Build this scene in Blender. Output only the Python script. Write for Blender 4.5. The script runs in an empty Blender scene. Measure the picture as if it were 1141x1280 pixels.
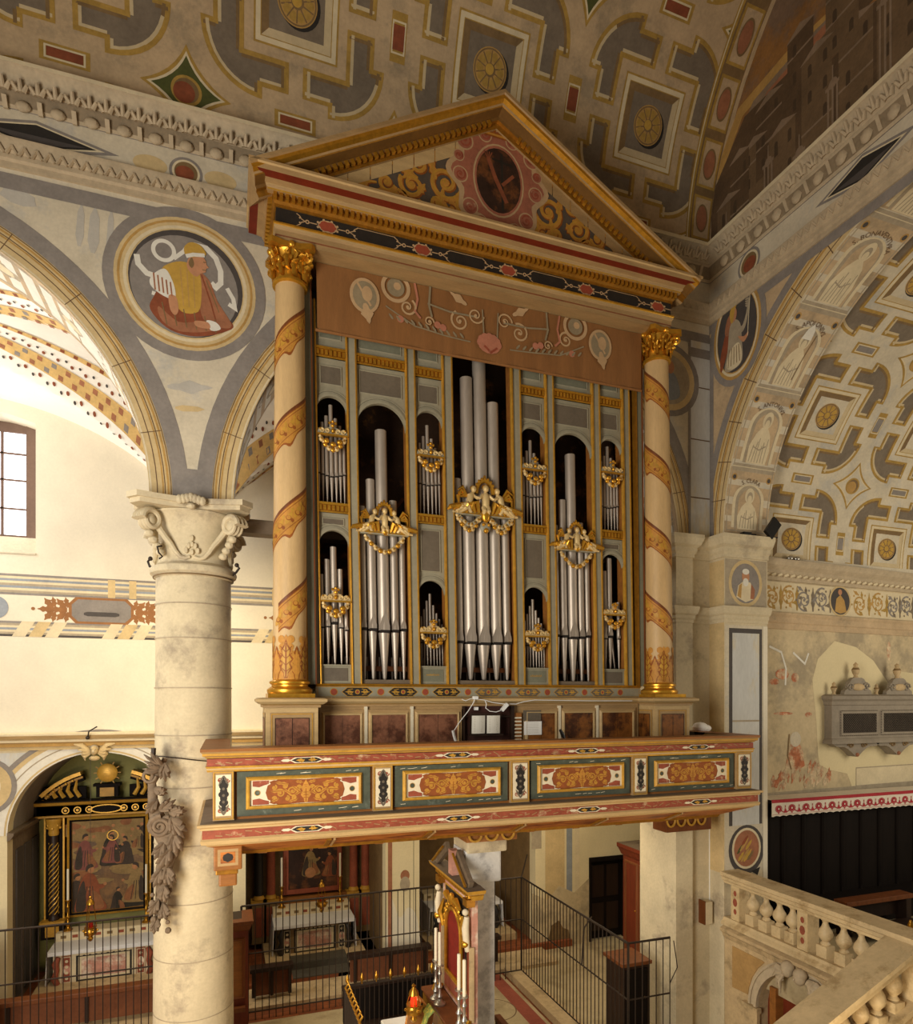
import bpy, bmesh, math, random
from math import sin, cos, pi, sqrt, atan2, radians
from mathutils import Vector, Matrix
from mathutils.geometry import tessellate_polygon
random.seed(7)
S = bpy.context.scene
COL = S.collection

# ---------------------------------------------------------------- camera model: pixels of the photo -> points on real planes
F, CXP, HVP, TH, EZ = 800.0, 570.0, 870.0, radians(19.5), 5.8
def at(u, v, X=None, Y=None, Z=None):
    a = (u - CXP) / F; b = -(v - HVP) / F
    r = Vector((a*cos(TH) + sin(TH), -a*sin(TH) + cos(TH), b))
    t = Y / r.y if Y is not None else (X / r.x if X is not None else (Z - EZ) / r.z)
    return Vector((r.x*t, r.y*t, r.z*t + EZ))
def ax(u, Y): return at(u, 870, Y=Y).x
def ay(u, X): return at(u, 870, X=X).y
def az(u, v, Y): return at(u, v, Y=Y).z

# ---------------------------------------------------------------- materials
def lin(h):
    h = h.lstrip('#'); out = []
    for i in (0, 2, 4):
        c = int(h[i:i+2], 16) / 255
        out.append(c/12.92 if c <= .04045 else ((c+.055)/1.055)**2.4)
    return out
MATS = {}
def mat(name, col, rough=.75, metal=0., var=.14, scale=3., bump=0., fine=25., col2=None, mix=.0, stretch=None, emit=None, estr=1., spec=.35):
    """noise-mottled procedural material; col2 with mix = second pigment showing in patches"""
    if name in MATS: return MATS[name]
    m = bpy.data.materials.new(name); m.use_nodes = True
    nt = m.node_tree; N = nt.nodes; Lk = nt.links
    b = N['Principled BSDF']
    b.inputs['Roughness'].default_value = rough; b.inputs['Metallic'].default_value = metal
    b.inputs['Specular IOR Level'].default_value = spec
    c = lin(col)
    tc = N.new('ShaderNodeTexCoord'); mp = N.new('ShaderNodeMapping'); Lk.new(tc.outputs['Object'], mp.inputs['Vector'])
    if stretch: mp.inputs['Scale'].default_value = stretch
    n1 = N.new('ShaderNodeTexNoise'); n1.inputs['Scale'].default_value = scale; n1.inputs['Detail'].default_value = 6; n1.inputs['Roughness'].default_value = .65
    n2 = N.new('ShaderNodeTexNoise'); n2.inputs['Scale'].default_value = fine; n2.inputs['Detail'].default_value = 3
    Lk.new(mp.outputs[0], n1.inputs['Vector']); Lk.new(mp.outputs[0], n2.inputs['Vector'])
    ad = N.new('ShaderNodeMath'); ad.operation = 'ADD'
    m2 = N.new('ShaderNodeMath'); m2.operation = 'MULTIPLY'; m2.inputs[1].default_value = .45
    Lk.new(n2.outputs['Fac'], m2.inputs[0]); Lk.new(n1.outputs['Fac'], ad.inputs[0]); Lk.new(m2.outputs[0], ad.inputs[1])
    r = N.new('ShaderNodeMapRange'); r.inputs['From Min'].default_value = .42; r.inputs['From Max'].default_value = 1.02
    r.inputs['To Min'].default_value = 1-var*1.5; r.inputs['To Max'].default_value = 1+var*1.3
    Lk.new(ad.outputs[0], r.inputs['Value'])
    base = N.new('ShaderNodeMixRGB'); base.inputs['Color1'].default_value = (*c, 1)
    base.inputs['Color2'].default_value = (*(lin(col2) if col2 else c), 1); base.inputs['Fac'].default_value = 0
    if col2:
        n3 = N.new('ShaderNodeTexNoise'); n3.inputs['Scale'].default_value = scale*.7; n3.inputs['Detail'].default_value = 8; n3.inputs['Roughness'].default_value = .7
        mp2 = N.new('ShaderNodeMapping'); mp2.inputs['Location'].default_value = (3.1, 7.7, 1.3)
        Lk.new(mp.outputs[0], mp2.inputs['Vector']); Lk.new(mp2.outputs[0], n3.inputs['Vector'])
        rr = N.new('ShaderNodeMapRange'); rr.inputs['From Min'].default_value = .62-mix*.3; rr.inputs['From Max'].default_value = .72-mix*.25
        Lk.new(n3.outputs['Fac'], rr.inputs['Value']); Lk.new(rr.outputs[0], base.inputs['Fac'])
    mu = N.new('ShaderNodeMixRGB'); mu.blend_type = 'MULTIPLY'; mu.inputs['Fac'].default_value = 1
    Lk.new(base.outputs[0], mu.inputs['Color1']); Lk.new(r.outputs[0], mu.inputs['Color2'])
    Lk.new(mu.outputs[0], b.inputs['Base Color'])
    if bump:
        bp = N.new('ShaderNodeBump'); bp.inputs['Strength'].default_value = bump; bp.inputs['Distance'].default_value = .02
        Lk.new(ad.outputs[0], bp.inputs['Height']); Lk.new(bp.outputs[0], b.inputs['Normal'])
    if emit:
        b.inputs['Emission Color'].default_value = (*lin(emit), 1); b.inputs['Emission Strength'].default_value = estr
    MATS[name] = m; return m

def brick_mat(name, c1, c2, mortar, w, h, off=.5, rough=.7, rot=None, msize=.01):
    m = bpy.data.materials.new(name); m.use_nodes = True; nt = m.node_tree; N = nt.nodes; Lk = nt.links
    b = N['Principled BSDF']; b.inputs['Roughness'].default_value = rough; b.inputs['Specular IOR Level'].default_value = .3
    tc = N.new('ShaderNodeTexCoord'); mp = N.new('ShaderNodeMapping'); Lk.new(tc.outputs['Object'], mp.inputs[0])
    if rot: mp.inputs['Rotation'].default_value = rot
    t = N.new('ShaderNodeTexBrick'); Lk.new(mp.outputs[0], t.inputs['Vector'])
    t.inputs['Color1'].default_value = (*lin(c1), 1); t.inputs['Color2'].default_value = (*lin(c2), 1); t.inputs['Mortar'].default_value = (*lin(mortar), 1)
    t.inputs['Scale'].default_value = 1; t.inputs['Brick Width'].default_value = w; t.inputs['Row Height'].default_value = h
    t.inputs['Mortar Size'].default_value = msize; t.offset = off
    n = N.new('ShaderNodeTexNoise'); n.inputs['Scale'].default_value = 4; n.inputs['Detail'].default_value = 6; Lk.new(tc.outputs['Object'], n.inputs['Vector'])
    r = N.new('ShaderNodeMapRange'); r.inputs['From Min'].default_value = .3; r.inputs['From Max'].default_value = .7; r.inputs['To Min'].default_value = .75; r.inputs['To Max'].default_value = 1.2
    Lk.new(n.outputs['Fac'], r.inputs['Value'])
    mu = N.new('ShaderNodeMixRGB'); mu.blend_type = 'MULTIPLY'; mu.inputs['Fac'].default_value = 1
    Lk.new(t.outputs['Color'], mu.inputs['Color1']); Lk.new(r.outputs[0], mu.inputs['Color2']); Lk.new(mu.outputs[0], b.inputs['Base Color'])
    MATS[name] = m; return m

# ---------------------------------------------------------------- 2-D painting: flat pigment areas laid on a surface
class Paint:
    def __init__(s): s.items = []                       # (pts, tris, mat, layer)
    def poly(s, pts, m, l=1):
        pts = [(float(a), float(b)) for a, b in pts]
        if len(pts) < 3: return s
        if len(pts) <= 4 and len(pts) == 3: tr = [(0, 1, 2)]
        else: tr = [tuple(t) for t in tessellate_polygon([[Vector((a, b, 0)) for a, b in pts]])]
        s.items.append((pts, tr, m, l)); return s
    def tri(s, pts, tr, m, l=1): s.items.append((pts, tr, m, l)); return s
    def rect(s, x0, x1, y0, y1, m, l=1): return s.tri([(x0, y0), (x1, y0), (x1, y1), (x0, y1)], [(0, 1, 2), (0, 2, 3)], m, l)
    def frame(s, x0, x1, y0, y1, w, m, l=1): return s.line([(x0, y0), (x1, y0), (x1, y1), (x0, y1)], w, m, l, True)
    def disc(s, cx, cy, rx, m, l=1, ry=None, n=28):
        ry = ry or rx
        p = [(cx, cy)] + [(cx+rx*cos(2*pi*i/n), cy+ry*sin(2*pi*i/n)) for i in range(n)]
        return s.tri(p, [(0, 1+i, 1+(i+1) % n) for i in range(n)], m, l)
    def ring(s, cx, cy, r0, r1, m, l=1, k=1., a0=0., a1=2*pi, n=40):
        p = []; full = abs(a1-a0) > 6.28
        for i in range(n+1):
            a = a0+(a1-a0)*i/n
            p += [(cx+r0*cos(a), cy+r0*k*sin(a)), (cx+r1*cos(a), cy+r1*k*sin(a))]
        return s.tri(p, [t for i in range(n) for t in ((2*i, 2*i+1, 2*i+3), (2*i, 2*i+3, 2*i+2))], m, l)
    def line(s, pts, w, m, l=1, closed=False, w1=None):
        n = len(pts); P = [Vector((a, b)) for a, b in pts]; L, R = [], []
        for i in range(n):
            if closed: d0 = P[i]-P[i-1]; d1 = P[(i+1) % n]-P[i]
            else: d0 = P[i]-P[max(i-1, 0)]; d1 = P[min(i+1, n-1)]-P[i]
            if d0.length < 1e-9: d0 = d1
            if d1.length < 1e-9: d1 = d0
            d0 = d0.normalized(); d1 = d1.normalized()
            t = d0+d1
            t = t.normalized() if t.length > 1e-6 else d0
            nn = Vector((-t.y, t.x)); c = max(.45, nn.dot(Vector((-d1.y, d1.x))))
            ww = w if w1 is None else w+(w1-w)*i/max(1, n-1)
            L.append(P[i]+nn*ww/2/c); R.append(P[i]-nn*ww/2/c)
        p = []; [p.extend([tuple(a), tuple(b)]) for a, b in zip(L, R)]
        k = n if closed else n-1; tr = []
        for i in range(k):
            j = (i+1) % n; tr += [(2*i, 2*i+1, 2*j+1), (2*i, 2*j+1, 2*j)]
        return s.tri(p, tr, m, l)
    def spiral(s, cx, cy, r, a0, turns, m, l=1, w=.02, hand=1, ball=True):
        pts = []; n = int(abs(turns)*14)+4
        for i in range(n+1):
            t = i/n; rr = r*(1-.86*t); a = a0+hand*2*pi*turns*t
            pts.append((cx+rr*cos(a), cy+rr*sin(a)))
        s.line(pts, w, m, l, w1=w*.6)
        if ball: s.disc(cx, cy, w*.8, m, l, n=8)
        return s
    def leaf(s, x0, y0, x1, y1, w, m, l=1, lobes=3):
        d = Vector((x1-x0, y1-y0)); n = Vector((-d.y, d.x)).normalized(); L = []; R = []
        for i in range(0, 4*lobes+1):
            t = i/(4*lobes); ww = w*sin(pi*min(1, t*.93+.07))*(1+.28*cos(2*pi*t*lobes))
            c = Vector((x0, y0))+d*t
            L.append(tuple(c+n*ww)); R.append(tuple(c-n*ww))
        return s.poly(L+R[::-1], m, l)
    def text(s, txt, cx, cy, size, m, l=1, arc=None, ang=0., squash=1.):
        """arc=(radius): letters run along an arc of that radius above its centre (cx, cy)"""
        cu = bpy.data.curves.new('lettering', 'FONT'); cu.body = txt; cu.size = size; cu.align_x = 'CENTER'; cu.resolution_u = 2
        o = bpy.data.objects.new('lettering', cu); COL.objects.link(o); bpy.context.view_layer.update()
        me = o.evaluated_get(bpy.context.evaluated_depsgraph_get()).to_mesh(); me.calc_loop_triangles()
        P = [(v.co.x*squash, v.co.y) for v in me.vertices]; tr = [tuple(t.vertices) for t in me.loop_triangles]
        if arc: P = [(cx+(arc+y)*sin(x/arc), cy+(arc+y)*cos(x/arc)) for x, y in P]
        else: P = [(cx+x*cos(ang)-y*sin(ang), cy+x*sin(ang)+y*cos(ang)) for x, y in P]
        o.to_mesh_clear(); bpy.data.objects.remove(o); bpy.data.curves.remove(cu)
        if P: s.tri(P, tr, m, l)
        return s
    def merge(s, o, f=lambda a, b: (a, b), dl=0):
        for p, t, m, l in o.items: s.items.append(([f(a, b) for a, b in p], t, m, l+dl))
        return s
    def clip(s, keep):
        """cut away everything outside the half planes ((px,py),(nx,ny)) (n points outward)"""
        out = []
        for p, t, m, l in s.items:
            bm = bmesh.new(); vs = [bm.verts.new((a, b, 0)) for a, b in p]
            for x in t:
                try: bm.faces.new([vs[i] for i in x])
                except ValueError: pass
            for (q, n) in keep:
                bmesh.ops.bisect_plane(bm, geom=bm.verts[:]+bm.edges[:]+bm.faces[:], plane_co=(*q, 0), plane_no=(*n, 0), clear_outer=True)
            bmesh.ops.triangulate(bm, faces=bm.faces[:]); bm.verts.index_update()
            if bm.faces: out.append(([(v.co.x, v.co.y) for v in bm.verts], [tuple(v.index for v in f.verts) for f in bm.faces], m, l))
            bm.free()
        s.items = out; return s
    def refine(s, step, axis=1):
        """cut the areas into strips so that they can follow a curved surface"""
        out = []
        for p, t, m, l in s.items:
            bm = bmesh.new(); vs = [bm.verts.new((a, b, 0)) for a, b in p]
            for x in t:
                try: bm.faces.new([vs[i] for i in x])
                except ValueError: pass
            lo = min(q[axis] for q in p); hi = max(q[axis] for q in p)
            k = math.floor(lo/step)+1
            while k*step < hi:
                co = [0, 0, 0]; no = [0, 0, 0]; co[axis] = k*step; no[axis] = 1
                bmesh.ops.bisect_plane(bm, geom=bm.verts[:]+bm.edges[:]+bm.faces[:], plane_co=co, plane_no=no); k += 1
            bmesh.ops.triangulate(bm, faces=bm.faces[:])
            bm.verts.index_update()
            out.append(([(v.co.x, v.co.y) for v in bm.verts], [tuple(v.index for v in f.verts) for f in bm.faces], m, l)); bm.free()
        s.items = out; return s

# ---------------------------------------------------------------- mesh builder
class MB:
    def __init__(s): s.v = []; s.f = []; s.fm = []; s.fs = []; s.ms = []
    def mi(s, m):
        m = M[m] if isinstance(m, str) else m
        if m not in s.ms: s.ms.append(m)
        return s.ms.index(m)
    def add(s, V, Fc, m, smooth=False):
        o = len(s.v); s.v += [tuple(p) for p in V]; k = s.mi(m)
        for f in Fc: s.f.append(tuple(o+i for i in f)); s.fm.append(k); s.fs.append(smooth)
        return s
    def box(s, x0, x1, y0, y1, z0, z1, m):
        V = [(x, y, z) for z in (z0, z1) for y in (y0, y1) for x in (x0, x1)]
        return s.add(V, [(0, 2, 3, 1), (4, 5, 7, 6), (0, 1, 5, 4), (2, 6, 7, 3), (0, 4, 6, 2), (1, 3, 7, 5)], m)
    def bbox(s, x0, x1, y0, y1, z0, z1, m, b=.01):
        bm = bmesh.new(); bmesh.ops.create_cube(bm, size=1)
        for v in bm.verts: v.co = Vector(((x0+x1)/2+v.co.x*(x1-x0), (y0+y1)/2+v.co.y*(y1-y0), (z0+z1)/2+v.co.z*(z1-z0)))
        bmesh.ops.bevel(bm, geom=bm.edges[:], offset=b, segments=2, affect='EDGES', profile=.6)
        bm.verts.index_update()
        s.add([v.co for v in bm.verts], [[v.index for v in f.verts] for f in bm.faces], m); bm.free(); return s
    def beam(s, p0, p1, w, h, m, up=(0, 0, 1)):
        p0 = Vector(p0); p1 = Vector(p1); d = (p1-p0).normalized(); r = d.cross(Vector(up)).normalized(); q = r.cross(d)
        V = [p+r*a*w/2+q*b*h/2 for p in (p0, p1) for a, b in ((-1, -1), (1, -1), (1, 1), (-1, 1))]
        return s.add(V, [(0, 1, 2, 3), (7, 6, 5, 4), (0, 4, 5, 1), (1, 5, 6, 2), (2, 6, 7, 3), (3, 7, 4, 0)], m)
    def lathe(s, prof, c, m, seg=24, smooth=True, mats=None, cap=True, tf=None):
        cx, cy, cz = c; V = []
        for r, z in prof:
            for i in range(seg):
                a = 2*pi*i/seg; V.append((cx+r*cos(a), cy+r*sin(a), cz+z))
        if tf: V = [tf(Vector(v)) for v in V]
        n = len(prof)
        for j in range(n-1):
            Fc = [(j*seg+i, j*seg+(i+1) % seg, (j+1)*seg+(i+1) % seg, (j+1)*seg+i) for i in range(seg)]
            if j == 0: o = len(s.v); s.v += [tuple(p) for p in V]
            k = s.mi(mats[j] if mats else m)
            for f in Fc: s.f.append(tuple(o+i for i in f)); s.fm.append(k); s.fs.append(smooth)
        if cap:
            for j, rev in ((0, True), (n-1, False)):
                if prof[j][0] > 1e-4:
                    ids = [o+j*seg+i for i in range(seg)]; s.f.append(tuple(ids[::-1] if rev else ids)); s.fm.append(s.mi(mats[min(j, n-2)] if mats else m)); s.fs.append(False)
        return s
    def tube(s, pts, r, m, seg=8, closed=False, flat=1.):
        P = [Vector(p) for p in pts]; n = len(P); V = []; up = None
        for i in range(n):
            a = P[i-1] if (closed or i > 0) else P[i]; b = P[(i+1) % n] if (closed or i < n-1) else P[i]
            d = (b-a); d = d.normalized() if d.length > 1e-9 else Vector((0, 0, 1))
            if up is None: up = d.orthogonal().normalized()
            up = (up-d*up.dot(d)); up = up.normalized() if up.length > 1e-6 else d.orthogonal().normalized()
            w = d.cross(up); rr = r[i] if isinstance(r, (list, tuple)) else r
            for k in range(seg):
                t = 2*pi*k/seg; V.append(P[i]+up*cos(t)*rr+w*sin(t)*rr*flat)
        Fc = []
        for i in range(n if closed else n-1):
            j = (i+1) % n
            Fc += [(i*seg+k, i*seg+(k+1) % seg, j*seg+(k+1) % seg, j*seg+k) for k in range(seg)]
        if not closed: Fc += [tuple(range(seg))[::-1], tuple((n-1)*seg+k for k in range(seg))]
        return s.add(V, Fc, m, True)
    def ball(s, c, r, m, seg=12, rings=8, rot=None):
        r = (r, r, r) if not isinstance(r, (tuple, list)) else r; V = []
        for j in range(rings+1):
            t = pi*j/rings
            for i in range(seg):
                a = 2*pi*i/seg; p = Vector((r[0]*sin(t)*cos(a), r[1]*sin(t)*sin(a), r[2]*cos(t)))
                if rot: p = rot @ p
                V.append(p+Vector(c))
        Fc = [(j*seg+i, (j+1)*seg+i, (j+1)*seg+(i+1) % seg, j*seg+(i+1) % seg) for j in range(rings) for i in range(seg)]
        return s.add(V, Fc, m, True)
    def prism(s, poly, d0, d1, m, fn, sides=None):
        """2-D polygon (a,b) pushed from depth d0 to d1; fn(a,b,d) -> world"""
        n = len(poly); tr = tessellate_polygon([[Vector((a, b, 0)) for a, b in poly]])
        V = [fn(a, b, d0) for a, b in poly]+[fn(a, b, d1) for a, b in poly]
        s.add(V, [tuple(t) for t in tr]+[tuple(n+i for i in t) for t in tr], m)
        return s.add(V, [(i, (i+1) % n, n+(i+1) % n, n+i) for i in range(n)], sides or m)
    def mould(s, path, prof, m, fn=lambda a, b, h: (a, b, h), side=1, closed=False, mats=None, caps=True):
        """profile of (offset, height) swept along a 2-D polyline with mitred corners"""
        P = [Vector(p) for p in path]; n = len(P); k = len(prof); V = []
        for i in range(n):
            if closed: d0 = (P[i]-P[i-1]).normalized(); d1 = (P[(i+1) % n]-P[i]).normalized()
            else:
                d1 = (P[min(i+1, n-1)]-P[min(i, n-2)]).normalized(); d0 = (P[max(i, 1)]-P[max(i-1, 0)]).normalized()
            t = (d0+d1).normalized(); nn = Vector((t.y, -t.x))*side; c = nn.dot(Vector((d1.y, -d1.x))*side)
            for o, h in prof: q = P[i]+nn*o/max(c, .3); V.append(fn(q.x, q.y, h))
        o0 = len(s.v); s.v += [tuple(v) for v in V]
        for i in range(n if closed else n-1):
            j = (i+1) % n
            for q in range(k-1):
                s.f.append((o0+i*k+q, o0+j*k+q, o0+j*k+q+1, o0+i*k+q+1)); s.fm.append(s.mi(mats[q] if mats else m)); s.fs.append(False)
        if caps and not closed:
            s.f.append(tuple(o0+q for q in range(k))); s.fm.append(s.mi(m)); s.fs.append(False)
            s.f.append(tuple(o0+(n-1)*k+q for q in range(k))[::-1]); s.fm.append(s.mi(m)); s.fs.append(False)
        return s
    def paint(s, P, fn, e=.0014):
        for i, (p, t, m, l) in enumerate(P.items): s.add([fn(a, b, (l+(i % 60)*.012)*e) for a, b in p], t, m)
        return s
    def build(s, name, parent=None, org=None, fuse=None, label=None, shear=None, cat=None, group=None, kind=None, sharp=38):
        me = bpy.data.meshes.new(name)
        V = s.v
        if shear: V = [shear(v) for v in V]
        base = Vector((0, 0, 0))
        if parent is not None: base = WORLD[parent.name]
        elif org == 'base' or org is None and cat:
            xs = [v[0] for v in V]; ys = [v[1] for v in V]; zs = [v[2] for v in V]
            base = Vector(((min(xs)+max(xs))/2, (min(ys)+max(ys))/2, min(zs)))
        elif org is not None: base = Vector(org)
        me.from_pydata([(v[0]-base.x, v[1]-base.y, v[2]-base.z) for v in V], [], s.f)
        for m in s.ms: me.materials.append(m)
        me.polygons.foreach_set('material_index', s.fm); me.polygons.foreach_set('use_smooth', s.fs)
        me.validate(); me.update()
        if any(s.fs): me.set_sharp_from_angle(angle=radians(sharp))
        o = bpy.data.objects.new(name, me); COL.objects.link(o)
        if parent is not None: o.parent = parent
        else: o.location = base
        WORLD[o.name] = base.copy()
        if fuse:
            md = o.modifiers.new('fuse', 'REMESH'); md.mode = 'VOXEL'; md.voxel_size = fuse; md.use_smooth_shade = True
        if label: o['label'] = label
        if cat: o['category'] = cat
        if group: o['group'] = group
        if kind: o['kind'] = kind
        return o
WORLD = {}
def thing(name, loc, label, cat, group=None):
    o = bpy.data.objects.new(name, None); COL.objects.link(o); o.location = loc; o.empty_display_size = .1
    WORLD[o.name] = Vector(loc); o['label'] = label; o['category'] = cat
    if group: o['group'] = group
    return o
def struct(mb, name, **k): return mb.build(name, kind='structure', **k)
def dup(root, loc, label=None, scale=None, rotz=None):
    """a copy of a thing with copies of its parts and sub-parts"""
    r = root.copy(); COL.objects.link(r); r.location = loc; WORLD[r.name] = Vector(loc)
    if label: r['label'] = label
    if scale: r.scale = scale
    if rotz is not None: r.rotation_euler = (0, 0, rotz)
    for ch in [c for c in bpy.data.objects if c.parent == root]:
        c = ch.copy(); COL.objects.link(c); c.parent = r
        for g in [q for q in bpy.data.objects if q.parent == ch]:
            d = g.copy(); COL.objects.link(d); d.parent = c
    return r
def sm(pts, n=4):
    """closed smooth outline through the points"""
    k = len(pts); out = []
    for i in range(k):
        p0, p1, p2, p3 = (Vector(pts[(i+j-1) % k]) for j in range(4))
        for q in range(n):
            t = q/n; out.append(tuple(.5*((2*p1)+(p2-p0)*t+(2*p0-5*p1+4*p2-p3)*t*t+(3*p1-p0-3*p2+p3)*t**3)))
    return out
XZ = lambda y: (lambda a, b, d: (a, y-d, b))           # painting on a wall that faces the camera side (-Y)
YZ = lambda x: (lambda a, b, d: (x-d, a, b))           # painting on a wall that faces -X
XY = lambda z: (lambda a, b, d: (a, b, z+d))           # painting on a floor
def arcpts(cx, cy, r, a0, a1, n, ry=None):
    return [(cx+r*cos(radians(a0+(a1-a0)*i/n)), cy+(ry or r)*sin(radians(a0+(a1-a0)*i/n))) for i in range(n+1)]
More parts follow.
